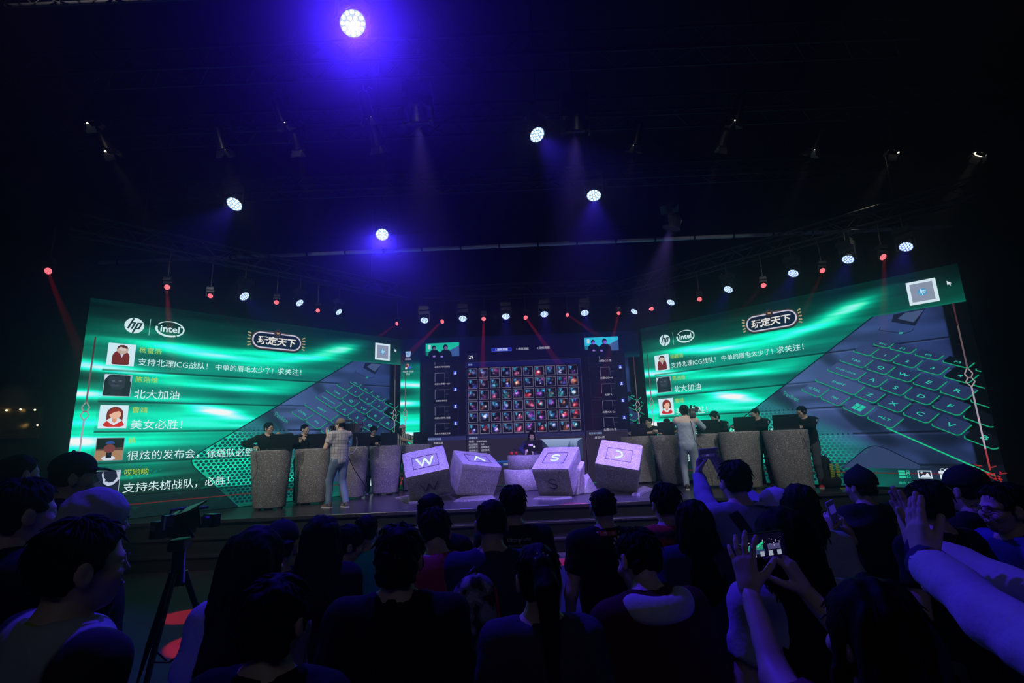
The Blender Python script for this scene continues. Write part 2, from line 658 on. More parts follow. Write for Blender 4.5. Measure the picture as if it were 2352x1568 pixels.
KEYS = [  # label, centre x, row y, width, height, letter size
    ('`', -1.35, -1, .84, .8, .3), ('1', -.4, -1, .84, .8, .34), ('2', .6, -1, .84, .8, .34), ('3', 1.6, -1, .84, .8, .34), ('4', 2.6, -1, .84, .8, .36), ('5', 3.6, -1, .84, .8, .36),
    ('tab', -1.2, 0, 1.2, .84, .26), ('Q', 0, 0, .86, .84, .42), ('W', 1, 0, .86, .84, .42), ('E', 2, 0, .86, .84, .42), ('R', 3, 0, .86, .84, .42), ('T', 4, 0, .86, .84, .42),
    ('caps lock', -1.03, 1, 1.5, .84, .26), ('A', .25, 1, .86, .84, .42), ('S', 1.25, 1, .86, .84, .42), ('D', 2.25, 1, .86, .84, .42), ('F', 3.25, 1, .86, .84, .42), ('G', 4.25, 1, .86, .84, .42),
    ('shift', -.72, 2, 2.0, .84, .26), ('Z', .75, 2, .86, .84, .42), ('X', 1.75, 2, .86, .84, .42), ('C', 2.75, 2, .86, .84, .42), ('V', 3.75, 2, .86, .84, .42), ('B', 4.75, 2, .86, .84, .42),
    ('ctrl', -1.25, 3, .95, .84, .26), ('fn', -.2, 3, .9, .84, .24), ('win', .9, 3, .9, .84, .4), ('alt', 2.0, 3, .95, .84, .26),
    ('esc', -1.0, -1.85, .7, .55, .22), ('f1', -.1, -1.85, .9, .55, .26), ('f2', 1.0, -1.85, .9, .55, .26), ('f3', 2.1, -1.85, .9, .55, .26), ('f4', 3.25, -1.85, .9, .55, .26)]


def keyboard_print():
    p = FP()
    GR, LT = (16, 128, 90), (44, 206, 172)
    # dark outline along the laptop's edge
    vs_ = np.linspace(V0, 1.62, 60)
    p.line([(ledge(v), v) for v in vs_], .018, (16, 22, 44), 3)
    # hinge plate, speaker lid outline, power dot
    p.poly([(4.876, 1.388), (5.031, 1.62), (4.82, 1.612), (4.66, 1.60), (4.62, 1.498)], (22, 26, 48), 3)
    p.poly([(4.87, 1.44), (5.01, 1.60), (4.80, 1.60), (4.70, 1.53)], (66, 84, 122), 3.5)
    p.line([(4.48, 1.45), (4.455, 1.40), (4.74, 1.30), (4.83, 1.32), (4.86, 1.36)], .010, (26, 34, 60), 3)
    p.ring(4.704, 1.313, .028, .014, .008, LT, 3, 12)
    # hex mesh cells
    cu, cv = .068, .046
    for j in range(int((0.95 - V0) / cv)):
        v = V0 + .03 + j * cv
        for i in range(int((4.8 - 1.7) / cu)):
            u = 1.7 + i * cu + (cu / 2 if j % 2 else 0)
            if u < ledge(v) + .05 or v < -.82: continue
            dd = -(u - 3.33) * .539 - (v - .55) * .843
            st = min(1, max(0, (dd - .22) / .55))
            if st < .04: continue
            # the touchpad has none
            if 3.76 < u and v < -.29 and v < -.55 + .27 * (1 - abs((u - 4.18) / .44)): continue
            dk = np.array([10, 52, 66.]) if dd > .8 else np.array([38, 62, 92.])
            c0 = lap_col(np.array(u), np.array(v))[0]
            c = c0 * (1 - st) + dk * st
            if v < -.56: c = c * .75
            p.ell(u, v, cu * .41, cv * .50, tuple(c), 3, 6, 0)
    # touchpad
    tp = [(3.66, -.61), (3.764, -.55), (4.02, -.335), (4.09, -.30), (4.16, -.291), (4.23, -.31), (4.30, -.345), (4.62, -.557), (4.62, -.61)]
    p.poly(tp, (50, 66, 104), 3)
    p.line(tp[1:-1], .012, (14, 20, 44), 3.5)
    # keys: dark slab, two lit edges, glyph
    for lab, x, y, w, h, ls in KEYS:
        x0, x1, y0, y1 = x - w / 2, x + w / 2, y - h / 2, y + h / 2
        n = 3
        side = [KH(x0, y0), KH(x1, y0), KH(x1, y1 - .1), KH(x1 - .1, y1), KH(x0 + .1, y1), KH(x0, y1 - .1)]
        cc = KH(x, y)
        if cc[0] > 5.75 or cc[1] > 1.55: continue
        dark = cc[0] > 5.19
        cb = np.array([40, 52, 92.]) * (.25 if dark else 1) + (np.array([26, 32, 40.]) * max(0, min(1, (4.6 - cc[0]) / .8)) if not dark else 0)
        def clip(q): return (min(q[0], U1 - .004), q[1])
        if not dark or cc[0] < 5.4: p.poly([clip(q) for q in side], tuple(cb), 4)
        e = [q for q in (KH(x0 - .02, y1 - .12), KH(x0 + .05, y1), KH(x1 - .06, y1), KH(x1 + .02, y1 - .1), KH(x1 + .02, y0 + .06))]
        for a, b in zip(e[:-1], e[1:]):
            if a[0] >= U1 - .01: continue
            if b[0] > U1 - .01:
                t = (U1 - .01 - a[0]) / (b[0] - a[0]); b = (U1 - .01, a[1] + (b[1] - a[1]) * t)
            p.line([a, b], .017, GR, 5); p.line([a, b], .006, (34, 178, 126), 5.5)
        if cc[0] > U1 - .09: continue
        if lab == 'win':
            for ix in (0, 1):
                for iy in (0, 1):
                    p.poly([KH(x - .2 + ix * .22 + a * .19, y - .2 + iy * .22 + b * .19) for a, b in ((0, 0), (1, 0), (1, 1), (0, 1))], LT, 5)
            continue
        txt = '\u039b' if lab == 'A' else lab.upper()
        Vt, Ft = text_mesh(txt, .012, 0)
        lo, hi = Vt.min(0), Vt.max(0); m_ = (lo + hi) / 2
        sz = ls * .74 if len(lab) == 1 else min(ls * .8, .55 * w / (hi[0] - lo[0]))
        b0 = len(p.v)
        for a, b in Vt:
            p.v.append(p.P(*KH(x + (a - m_[0]) * sz * 1.25, y + .02 - (b - m_[1]) * sz), 5))
        for f in Ft: p.f.append([i + b0 for i in f]); p.c.append(lin(*LT))
    # lit front edge of the space bar
    GR = (24, 170, 112)
    p.line([(4.327, -.038), (5.36, -.69)], .022, GR, 5); p.line([(4.327, -.038), (5.36, -.69)], .009, (40, 210, 150), 5.5)
    # model script on the palm rest
    Vt, Ft = text_mesh('Pavilion', 0, 0)
    b0 = len(p.v)
    for a, b in Vt: p.v.append(p.P(3.02 + a * .072 + b * .03, .56 - a * .047 + b * .10, 5))
    for f in Ft: p.f.append([i + b0 for i in f]); p.c.append(lin(40, 170, 140))
    return p


def border_print():
    """thin spear lines with a knot in the middle, a red cord along the bottom and tassels in the corners"""
    p = FP()
    for u in (.588, 5.325):
        for a, b, c in ((1.62, 1.30, (74, 40, 46)), (1.30, .70, (104, 84, 88)), (.48, .05, (168, 158, 172)), (.05, -.35, (190, 170, 186)), (-.35, -.62, (170, 60, 66))):
            p.line([(u, a), (u, b)], .018, c, 6)
        for s in (-1, 1):
            p.line([(u, .72), (u + s * .04, .64), (u + s * .018, .585), (u + s * .045, .53), (u, .46)], .014, (160, 148, 150), 6)
        p.line([(u - .02, .585), (u + .02, .585)], .02, (120, 108, 110), 6.2)
        rr = random.Random(4)
        for i in range(22):
            a, b = u + rr.uniform(-.14, .14), -.66 + rr.uniform(-.08, .10)
            p.line([(a, b), (a + rr.uniform(-.08, .08), b + rr.uniform(-.06, .06))], .014, (rr.randint(130, 200), 40, 44), 6)
    p.line([(.588, -.685), (5.325, -.675)], .014, (96, 30, 30), 6)
    return p


kb_print = keyboard_print()
bd_print = border_print()


def hp_logo(p, u, v, r, k=4, disc=(214, 240, 244), ink=(6, 48, 50)):
    p.ell(u, v, r, r, disc, k, 40)
    def b(x0, y0, x1, y1):
        q = []
        for x, y in ((x0, y0), (x1, y0), (x1, y1), (x0, y1)):
            X = x + y * .36
            q.append((u + X * r, v + y * r))
        p.poly(q, ink, k + 1)
    b(-.56, -.44, -.36, .94); b(-.36, .26, -.10, .43); b(-.18, -.44, .02, .43)
    b(.14, -.94, .34, .43); b(.34, .26, .62, .43); b(.50, -.44, .70, .43); b(.34, -.44, .60, -.27)


def chat_print(root):
    p = FP()
    hp_logo(p, 1.001, 1.839, .115)
    p.rect(1.181, 1.715, 1.188, 1.965, (150, 214, 208), 4)
    WH = (214, 240, 244)
    p.ring(1.438, 1.842, .186, .124, .024, WH, 4, 40, R(-58), R(150), 0, lambda t: .45 + .55 * abs(cos(t * .5 + .6)))
    p.ring(1.438, 1.842, .186, .124, .026, WH, 4, 36, R(166), R(296), 0, lambda t: .55 + .6 * abs(sin(t * .5 - .3)))
    p.text('intel', 1.315, 1.795, u1=1.558, col=WH, k=4, bold=.02)
    p.ell(1.575, 1.885, .008, .008, WH, 4, 8)
    p.build('sponsor_logos', root, label='white round logo and white oval logo in one line')
    p = FP()                                        # game title badge
    cu, cv = 2.995, 1.835
    def caps(w, h, n=12):
        r = h
        return [(cu + (w - r) * sx + r * cos(a), cv + r * sin(a)) for sx, a0 in ((1, -pi / 2), (-1, pi / 2)) for a in [a0 + pi * i / n for i in range(n + 1)]]
    p.poly([(x, y - .022) for x, y in caps(.425, .155)], (10, 26, 30), 4)
    p.poly(caps(.42, .155), (92, 56, 48), 5)
    p.poly([(2.78, 1.95), (3.21, 1.95), (3.12, 1.995), (2.87, 1.995)], (120, 98, 80), 4.5)
    p.poly(caps(.405, .14), (206, 204, 226), 6)
    p.poly(caps(.385, .12), (8, 10, 44), 7)
    for s in (-1, 1):
        for i in range(5):
            a = R(-50 + 25 * i)
            p.line([(cu + s * (.41 + .02 * cos(a)), cv + .12 * sin(a)), (cu + s * (.46 + .02 * cos(a)), cv + .15 * sin(a))], .022, (176, 160, 124), 5)
    p.text('玩定天下', 2.67, 1.755, u1=3.315, col=(232, 226, 218), k=9, bold=.03, shear=.12, hfit=.155)
    p.ell(2.991, 1.975, .06, .06, (70, 48, 44), 10); p.ell(2.991, 1.975, .045, .045, (30, 22, 30), 11)
    p.poly([(2.965, 1.99), (3.017, 1.99), (3.012, 1.965), (2.991, 1.952), (2.97, 1.965)], (176, 140, 104), 12)
    p.build('title_badge', root, label='navy capsule title badge with silver rim')
    p = FP()                                        # white card at the top right, and the pointer
    p.rect(4.866, 1.687, 5.199, 2.030, (220, 240, 250), 4)
    p.rect(4.905, 1.725, 5.160, 1.992, (140, 150, 172), 5)
    hp_logo(p, 5.032, 1.858, .052, 6, (60, 160, 210), (210, 236, 250))
    p.poly([(5.31, 1.95), (5.31, 1.885), (5.326, 1.898), (5.337, 1.876), (5.347, 1.881), (5.338, 1.903), (5.358, 1.905)], (220, 226, 240), 4)
    p.build('code_card', root, label='white card with a small blue round logo in its middle')
    YE, WT = (186, 214, 66), (222, 246, 250)
    lines = [('杨富浩', 1.092, 1.452, 1.358, YE), ('支持北理ICG战队！', 1.090, 1.268, 1.975, WT), ('中单的眉毛太少了！', 2.084, 1.272, 2.955, WT), ('求关注！', 3.02, 1.272, 3.43, WT),
             ('陈浩维', 1.092, 1.020, 1.354, YE), ('北大加油', 1.094, .790, 1.638, WT), ('曹靖', 1.095, .582, 1.272, YE), ('美女必胜！', 1.093, .355, 1.712, WT),
             ('楠', 1.091, .155, 1.172, YE), ('很炫的发布会，', 1.098, -.075, 1.965, WT), ('徐璐队必胜！', 2.068, -.085, 2.78, WT),
             ('哎哟哟', 1.091, -.285, 1.361, YE), ('支持朱桢战队，', 1.094, -.510, 1.980, WT), ('必胜！', 2.080, -.500, 2.405, WT)]
    for t, u, v, u1, c in lines:
        p = FP(); p.text(t, u, v, u1=u1, h={'杨': .092, '陈': .092, '曹': .092, '楠': .092, '哎': .10}.get(t[0], (u1 - u) / (len(t) - (1.5 if 'ICG' in t else 0) - (.5 if t[-1] in '！，' else 0)) * 1.06), col=c, k=8)
        p.build('lettering', root)
    # avatars
    def card(v0, v1, u0, u1, col):
        q = FP(); q.rect(u0, v0, u1, v1, col, 4); return q
    a = card(1.238, 1.556, .739, 1.05, (214, 240, 250))          # man icon
    a.ell(.894, 1.36, .098, .10, (112, 12, 18), 5); a.rect(.796, 1.262, .992, 1.345, (112, 12, 18), 5); a.rect(.808, 1.252, .98, 1.27, (86, 6, 12), 5)
    a.poly([(.872, 1.43), (.93, 1.43), (.902, 1.352)], (214, 214, 234), 6)
    a.ell(.902, 1.467, .066, .062, (196, 170, 154), 7); a.ell(.91, 1.485, .05, .036, (216, 200, 194), 8)
    a.poly([(.835, 1.465), (.845, 1.51), (.87, 1.532), (.91, 1.538), (.95, 1.52), (.968, 1.48), (.95, 1.492), (.935, 1.482), (.93, 1.502), (.905, 1.496), (.88, 1.508), (.86, 1.49)], (80, 14, 14), 9)
    a.build('avatar', root, label='man icon in a dark red jacket')
    a = card(.80, 1.109, .742, 1.048, (20, 22, 34))                # dark cat photograph
    a.poly([(.742, 1.109), (.80, 1.109), (.742, 1.02)], (210, 226, 240), 5); a.rect(1.028, 1.02, 1.048, 1.105, (150, 160, 190), 5)
    a.poly([(.79, 1.06), (.805, 1.10), (.85, 1.075), (.92, 1.08), (.965, 1.10), (.98, 1.03), (.975, .93), (.93, .90), (.84, .91), (.79, .97)], (44, 46, 62), 6)
    a.ell(.87, .87, .09, .07, (32, 34, 48), 5.5); a.ell(.845, 1.015, .02, .012, (84, 88, 108), 7); a.ell(.92, 1.02, .02, .012, (84, 88, 108), 7); a.ell(.875, .975, .016, .010, (14, 14, 22), 7)
    a.ell(.87, .955, .05, .02, (60, 62, 80), 6.5); a.frame(.742, .80, 1.048, 1.109, .006, (190, 204, 220), 8)
    a.build('avatar', root, label='photograph of a black cat')
    a = card(.36, .679, .739, 1.051, (214, 240, 250))             # woman icon
    a.ell(.908, .56, .09, .095, (118, 18, 12), 5); a.rect(.818, .45, .998, .56, (112, 14, 12), 5)
    a.poly([(.79, .415), (.83, .46), (.88, .488), (.94, .488), (.99, .46), (1.02, .415), (1.015, .395), (.98, .380), (.83, .380), (.795, .395)], (206, 18, 18), 6)
    a.poly([(.818, .47), (.865, .50), (.95, .50), (.998, .47), (.96, .44), (.908, .40), (.85, .44)], (226, 230, 240), 7)
    a.rect(.885, .455, .935, .53, (226, 150, 116), 8); a.poly([(.885, .46), (.935, .46), (.91, .43)], (226, 150, 116), 8)
    a.ell(.912, .548, .065, .058, (238, 186, 158), 9)
    a.poly([(.846, .545), (.85, .60), (.90, .642), (.96, .625), (.978, .58), (.955, .60), (.90, .582)], (150, 30, 14), 10)
    a.build('avatar', root, label='woman icon with long red hair')
    a = card(-.078, .231, .746, 1.050, (14, 10, 16))              # photograph of a small stand
    a.poly([(.746, -.078), (1.05, -.078), (1.05, .06), (.746, .06)], (170, 126, 92), 5); a.poly([(.746, .06), (1.05, .06), (1.05, .10), (.746, .08)], (90, 58, 50), 5)
    a.ell(.895, -.045, .075, .032, (214, 222, 236), 6); a.rect(.865, -.04, .925, .05, (12, 14, 34), 7); a.ell(.895, .085, .062, .058, (120, 58, 60), 8)
    a.ell(.897, .15, .05, .036, (40, 74, 160), 9, a0=0, a1=pi); a.frame(.746, -.078, 1.05, .231, .006, (150, 150, 150), 9)
    a.build('avatar', root, label='photograph of a small object on a white stand')
    a = card(-.52, -.208, .746, 1.050, (22, 22, 52))              # black and white animal photograph
    a.poly([(.746, -.22), (.775, -.22), (.77, -.31), (.746, -.31)], (200, 214, 236), 5)
    a.poly([(.85, -.26), (.862, -.22), (.875, -.30), (.93, -.37), (.985, -.36), (1.02, -.30), (1.0, -.22), (1.045, -.215), (1.045, -.33), (.985, -.40), (.93, -.415), (.88, -.38)], (196, 206, 230), 5)
    a.ell(.905, -.345, .014, .010, (8, 8, 20), 6); a.frame(.746, -.52, 1.05, -.208, .006, (190, 204, 220), 6)
    a.build('avatar', root, label='photograph of a black and white animal face')
    # footer icons
    p = FP()
    MI, IC = (44, 206, 166), (224, 240, 252)
    for i in range(3):
        v = -.650 - i * .038
        p.rect(4.37, v - .014, 4.446, v + .014, MI, 8); p.frame(4.458, v - .014, 4.496, v + .014, .007, MI, 8)
    p.text('微信上墙', 4.352, -.825, u1=4.525, col=MI, k=8)
    p.build('footer_icon', root, label='green list icon with caption'); p = FP()
    p.frame(4.585, -.742, 4.735, -.634, .012, IC, 8); p.ell(4.628, -.662, .013, .012, IC, 8)
    p.poly([(4.605, -.725), (4.642, -.69), (4.658, -.702), (4.69, -.66), (4.72, -.725)], IC, 8)
    p.text('图片', 4.617, -.825, u1=4.712, col=IC, k=8)
    p.build('footer_icon', root, label='white picture icon with caption'); p = FP()
    p.rect(4.81, -.672, 4.952, -.64, IC, 8); p.rect(4.818, -.742, 4.874, -.68, IC, 8); p.rect(4.888, -.742, 4.944, -.68, IC, 8)
    p.ring(4.855, -.622, .028, .02, .009, IC, 8, 14); p.ring(4.907, -.622, .028, .02, .009, IC, 8, 14)
    p.text('抽奖', 4.842, -.825, u1=4.93, col=IC, k=8)
    p.build('footer_icon', root, label='white gift icon with caption'); p = FP()
    p.poly([(5.055 + .05 + .052 * cos(t) * (1.0 / max(abs(cos(t)), abs(sin(t))) ** .75), -.687 + .032 * sin(t) * (1.0 / max(abs(cos(t)), abs(sin(t))) ** .75)) for t in [2 * pi * i / 24 for i in range(24)]], IC, 8)
    for sx in (-1, 1):
        for sy in (-1, 1):
            a, b = 5.105 + sx * .068, -.687 + sy * .046
            p.line([(a, b), (a + sx * .018, b + sy * .012)], .01, IC, 8); p.poly([(a + sx * .024, b + sy * .018), (a + sx * .024, b - sy * .012), (a - sx * .010, b + sy * .018)], IC, 8)
    p.text('全屏', 5.06, -.825, u1=5.15, col=IC, k=8)
    p.build('footer_icon', root, label='white rounded square icon with four arrows')


def client_print(root):
    DK = (12, 10, 40)
    p = FP()
    p.rect(.885, -.86, 5.14, 1.66, (15, 13, 38), 7)
    p.rect(.885, 1.66, 5.14, 2.10, (10, 8, 44), 7)
    p.rect(1.84, .14, 4.225, 1.625, (16, 14, 44), 8); p.frame(1.84, .14, 4.225, 1.625, .010, (44, 46, 96), 9)
    p.rect(1.84, 1.52, 4.225, 1.62, (22, 22, 84), 8.5)
    p.rect(1.843, -.86, 4.22, .125, (44, 38, 58), 8); p.rect(1.843, .05, 4.22, .125, (40, 40, 84), 8.5)
    p.rect(.985, -.86, 1.825, .13, (42, 36, 56), 8); p.rect(.985, .05, 1.825, .13, (44, 46, 96), 8.5)
    p.rect(4.24, -.86, 5.08, .145, (42, 36, 56), 8); p.frame(4.24, -.86, 5.08, .145, .008, (54, 54, 100), 9)
    p.rect(1.88, -.415, 2.7, -.385, (40, 84, 170), 9); p.rect(1.88, -.50, 2.7, -.415, (30, 44, 96), 9)
    p.rect(1.846, 1.66, 2.08, 1.805, (14, 12, 44), 8); p.frame(1.846, 1.66, 2.08, 1.805, .008, (40, 38, 66), 9)
    p.rect(2.386, 1.833, 2.802, 1.906, (24, 34, 170), 8); p.frame(2.386, 1.833, 2.802, 1.906, .009, (70, 92, 214), 9)
    # player boxes down both sides
    for i in range(5):
        vt = 1.885 - i * .362 if i else 1.885
        vt = [1.80, 1.445, 1.10, .755, .415][i]
        for u in (.975, 4.39):
            uo = u + (.02 if i > 1 else 0)
            p.frame(u, vt - .30, u + .70, vt, .007, (38, 36, 62), 8)
            p.line([(u + .225, vt - .21), (u + .225, vt - .025), (u + .42, vt - .025)], .009, (112, 106, 134), 9)
            p.line([(u + .425, vt - .2), (u + .425, vt - .025), (u + .52, vt - .025)], .007, (80, 76, 100), 9)
            p.line([(u + .425, vt - .12), (u + .51, vt - .12)], .006, (70, 66, 90), 9)
            if i:
                p.rect(u + .605, vt - .065, u + .68, vt + .008, (40, 60, 190), 9)
                p.ell(u + .642, vt - .018, .013, .014, (220, 230, 255), 10, 10); p.ell(u + .642, vt - .056, .024, .024, (220, 230, 255), 10, 10, a0=0, a1=pi)
    # colours of the map picture at the bottom right
    p.poly([(3.30, -.08), (4.15, .005), (4.15, -.40), (3.30, -.40)], (70, 92, 136), 9)
    p.build('client_window', root, label='dark navy game window with framed panels')
    def tx(*a, **k):
        q = FP(); q.text(*a, **k); q.build('lettering', root)
    nm = ['北京大学护花使者', '北京大学第一AD', '北京大学乐活', '北京大学风·无痕', '北京大学霸王杰争']
    for t, v in zip(nm, (1.535, 1.18, .835, .485, .175)): tx(t, 1.19 if len(t) > 6 else 1.22, v, u1=1.51 if len(t) > 6 else 1.45, col=(200, 196, 214), k=11)
    nm = ['北理ICG·饿', '北理ICG·HV', '北理T人', '北理ICG·Gu', '北理ICG·东']
    for t, v in zip(nm, (1.535, 1.18, .835, .485, .135)): tx(t, 4.60 if len(t) > 6 else 4.67, v, u1=4.86 if len(t) > 6 else 4.83, col=(200, 196, 214), k=11)
    LB = (150, 178, 226)
    tx('被禁用的英雄', 1.052, .068, u1=1.322, col=LB, k=11); tx('机械公敌', 1.169, -.012, u1=1.354, col=(210, 210, 226), k=11)
    tx('被禁用的英雄', 4.299, .072, u1=4.561, col=LB, k=11); tx('虚空大师', 4.41, -.012, u1=4.606, col=(210, 210, 226), k=11)
    tx('详细信息', 1.88, .062, u1=2.058, col=(178, 200, 240), k=11)
    for a, b, v in (('地图:', '召唤师峡谷', -.008), ('队伍规模:', '5v5', -.066), ('游戏模式:', '经典模式', -.124), ('选择模式:', '征召模式', -.182), ('允许观战:', '不允许观战', -.240)):
        tx(a, 1.878, v, u1=1.99 if len(a) < 4 else 2.065, col=(190, 190, 212), k=11)
        tx(b, 2.032 if len(a) < 4 else 2.118, v, u1=2.24 if len(b) > 4 else (2.185 if b == '5v5' else 2.29), col=(200, 200, 220), k=11)
    tx('浏览所有英雄', 2.555, -.472, u1=2.80, col=(214, 222, 244), k=11)
    tx('1.禁用英雄', 2.470, 1.848, u1=2.722, col=(226, 232, 255), k=11, bold=.01)
    tx('2.选择英雄', 2.898, 1.850, u1=3.158, col=(200, 200, 224), k=11); tx('3.交换英雄', 3.330, 1.852, u1=3.596, col=(200, 200, 224), k=11)
    tx('29', 1.905, 1.698, u1=1.999, col=(236, 236, 244), k=11, bold=.01)
    tx('英雄', 1.888, 1.555, u1=1.977, col=(150, 170, 236), k=11)
    # hero tiles: abstract coloured pictures in thin frames, ten columns by six rows
    rr = random.Random(11)
    pal = [(150, 60, 200), (70, 80, 210), (190, 40, 40), (40, 150, 200), (210, 110, 50), (60, 200, 190), (120, 40, 90), (90, 110, 170), (220, 90, 120), (60, 60, 140)]
    for j in range(6):
        for i in range(10):
            u, v = 1.876 + i * .2305, 1.495 - j * .2275
            w = .199; f = .012
            q = FP()
            q.rect(u, v - w, u + w, v, (104, 98, 118), 10)
            N = 14
            c1, c2 = rr.choice(pal), rr.choice(pal)
            bl = [(rr.uniform(.25, .75), rr.uniform(.15, .7), rr.uniform(.12, .24), c1, rr.uniform(.6, 1.1)), (rr.uniform(.3, .7), rr.uniform(.3, .7), rr.uniform(.06, .12), (220, 190, 190), rr.uniform(.2, .8)),
                  (rr.uniform(0, 1), rr.uniform(0, 1), rr.uniform(.08, .18), c2, rr.uniform(.5, 1.1)), (rr.uniform(.3, .7), rr.uniform(.2, .8), rr.uniform(.03, .06), (230, 220, 230), rr.uniform(.2, .9))]
            g_ = np.linspace(0, 1, N)
            X_, Y_ = np.meshgrid(g_, g_)
            C_ = np.zeros((N, N, 3)) + np.array([14, 12, 32.])
            nz_ = vnoise(X_ * 6 + i * 9.7, Y_ * 6 + j * 7.3, 17)[..., None]
            for bx, by, sg_, cc, am in bl: C_ = C_ + np.array(cc) * (am * np.exp(-((X_ - bx) ** 2 + (Y_ - by) ** 2) / (2 * sg_ * sg_)))[..., None]
            C_ = s2l(C_ * (.25 + 1.4 * nz_))
            q.ell(u + .055, v - .05, .034, .034, (30, 80, 130), 12, 12); q.line([(u + .03, v - .035), (u + .08, v - .035)], .012, (60, 150, 200), 12.5); q.line([(u + .055, v - .03), (u + .055, v - .085)], .012, (90, 170, 190), 12.5)
            nb_ = len(q.v); vc_ = []
            for a in range(N):
                for b in range(N): q.v.append(q.P(u + f + (w - 2 * f) * g_[b], v - w + f + (w - 2 * f) * g_[a], 11))
            me = bpy.data.meshes.new('hero_tile')
            fs_ = q.f + [[nb_ + a * N + b, nb_ + a * N + b + 1, nb_ + (a + 1) * N + b + 1, nb_ + (a + 1) * N + b] for a in range(N - 1) for b in range(N - 1)]
            me.from_pydata(q.v, [], fs_)
            vcol = np.zeros((len(q.v), 3))
            for fi, cc in zip(q.f, q.c): vcol[fi] = cc
            vcol[nb_:] = C_.reshape(-1, 3)
            set_col(me, cols_per_vert=vcol); me.materials.append(SCR)
            o = bpy.data.objects.new('hero_tile', me); COL.objects.link(o); o.parent = root
    q = FP()
    for i in range(10):
        u = 1.876 + i * .2305
        q.rect(u, .155, u + .199, .168, (120, 114, 136), 10)
    q.build('tile_row_edge', root)
    # the two small live pictures of the teams
    for u0, flip, blue in ((.968, 0, 0), (4.288, 1, 1)):
        q = FP()
        bgc = (24, 190, 160) if not blue else (40, 190, 226)
        q.rect(u0, 1.652, u0 + .75, 2.058, (12, 12, 50), 13)
        q.poly([(u0 + .04, 1.80), (u0 + .74, 1.72), (u0 + .74, 2.058), (u0 + .04, 2.05)], bgc, 14)
        q.poly([(u0 + .5, 1.72), (u0 + .74, 1.72), (u0 + .74, 1.99), (u0 + .42, 1.83)], (60, 92, 150), 15)
        q.poly([(u0 + .04, 1.80), (u0 + .5, 1.76), (u0 + .5, 1.86), (u0 + .04, 1.88)], tuple(int(c * .62) for c in bgc), 15)
        for hx, hy, r_ in ((u0 + .215, 1.955, .042), (u0 + .455, 1.962, .05)):
            q.ell(hx, hy, r_, r_ * 1.2, (18, 16, 44), 16); q.ell(hx + .008, hy - .02, r_ * .7, r_ * .8, (108, 84, 130) if not blue else (130, 90, 220), 17)
            q.poly([(hx - .14, 1.66), (hx - .11, 1.86), (hx - .05, 1.91), (hx + .06, 1.91), (hx + .12, 1.85), (hx + .15, 1.66)], (10, 10, 34), 16.5)
        q.rect(u0, 1.652, u0 + .75, 1.76, (10, 9, 40), 18); q.rect(u0 + .09, 1.93, u0 + .145, 2.02, (190, 216, 226), 16)
        q.ell(u0 + .22, 1.775, .03, .02, (150, 110, 200), 19); q.ell(u0 + .38, 1.765, .03, .02, (140, 110, 220), 19)
        q.build('live_picture', root, label='small live picture of two players at their table')
    # desktop icons on the left, map picture details
    q = FP()
    q.poly([(.585, 1.90), (.70, 1.90), (.685, 1.785), (.60, 1.785)], (150, 196, 236), 14); q.ring(.642, 1.85, .03, .03, .01, (60, 110, 200), 15, 12)
    q.text('回收站', .585, 1.72, u1=.705, col=(214, 214, 236), k=14)
    q.rect(.60, 1.565, .66, 1.64, (130, 30, 40), 14); q.line([(.62, 1.63), (.645, 1.63), (.64, 1.57)], .012, (230, 220, 170), 15); q.rect(.585, 1.525, .625, 1.565, (226, 226, 240), 15); q.ell(.68, 1.56, .03, .03, (60, 90, 200), 14)
    q.text('Client - 快捷', .535, 1.462, u1=.755, col=(226, 226, 240), k=14); q.text('方式', .60, 1.405, u1=.685, col=(226, 226, 240), k=14)
    q.build('desktop_icons', root, label='two small desktop icons with captions')
    q = FP()
    for i in range(9):
        t = i / 9
        q.rect(3.30 + .0 * t, -.40 + .045 * i, 4.15, -.355 + .045 * i, (int(70 + 90 * t), int(92 + 86 * t), int(136 + 80 * t)), 12)
    q.poly([(3.30, -.1), (3.30, .01), (3.36, -.02), (3.45, -.12), (3.52, -.24), (3.54, -.4), (3.30, -.4)], (36, 46, 70), 13)
    rr = random.Random(5)
    for i in range(16):
        u = 3.68 + .026 * i; hgt = .10 + .17 * math.exp(-((i - 9) / 4) ** 2) * rr.uniform(.7, 1.1)
        q.poly([(u, -.40), (u, -.30 + hgt * .6), (u + .012, -.30 + hgt), (u + .022, -.30 + hgt * .55), (u + .024, -.40)], (rr.randint(50, 120), rr.randint(70, 120), rr.randint(110, 150)), 14)
    q.poly([(4.02, -.4), (4.06, -.05), (4.15, .0), (4.15, -.4)], (48, 60, 96), 15)
    q.build('map_picture', root, label='picture of a misty mountain city')


def led_screen(name, loc, rz, label, bgm, lpm):
    root = empty(name, loc, rz, label=label, cat='screen')
    w, h = (U1 - U0) * SS, (V1 - V0) * SS
    MB().box((w / 2, .10, h / 2), (w, .19, h)).build('cabinet', LEDBODY, root)
    link('wallpaper', bgm, root); link('laptop_picture', lpm, root)
    return root


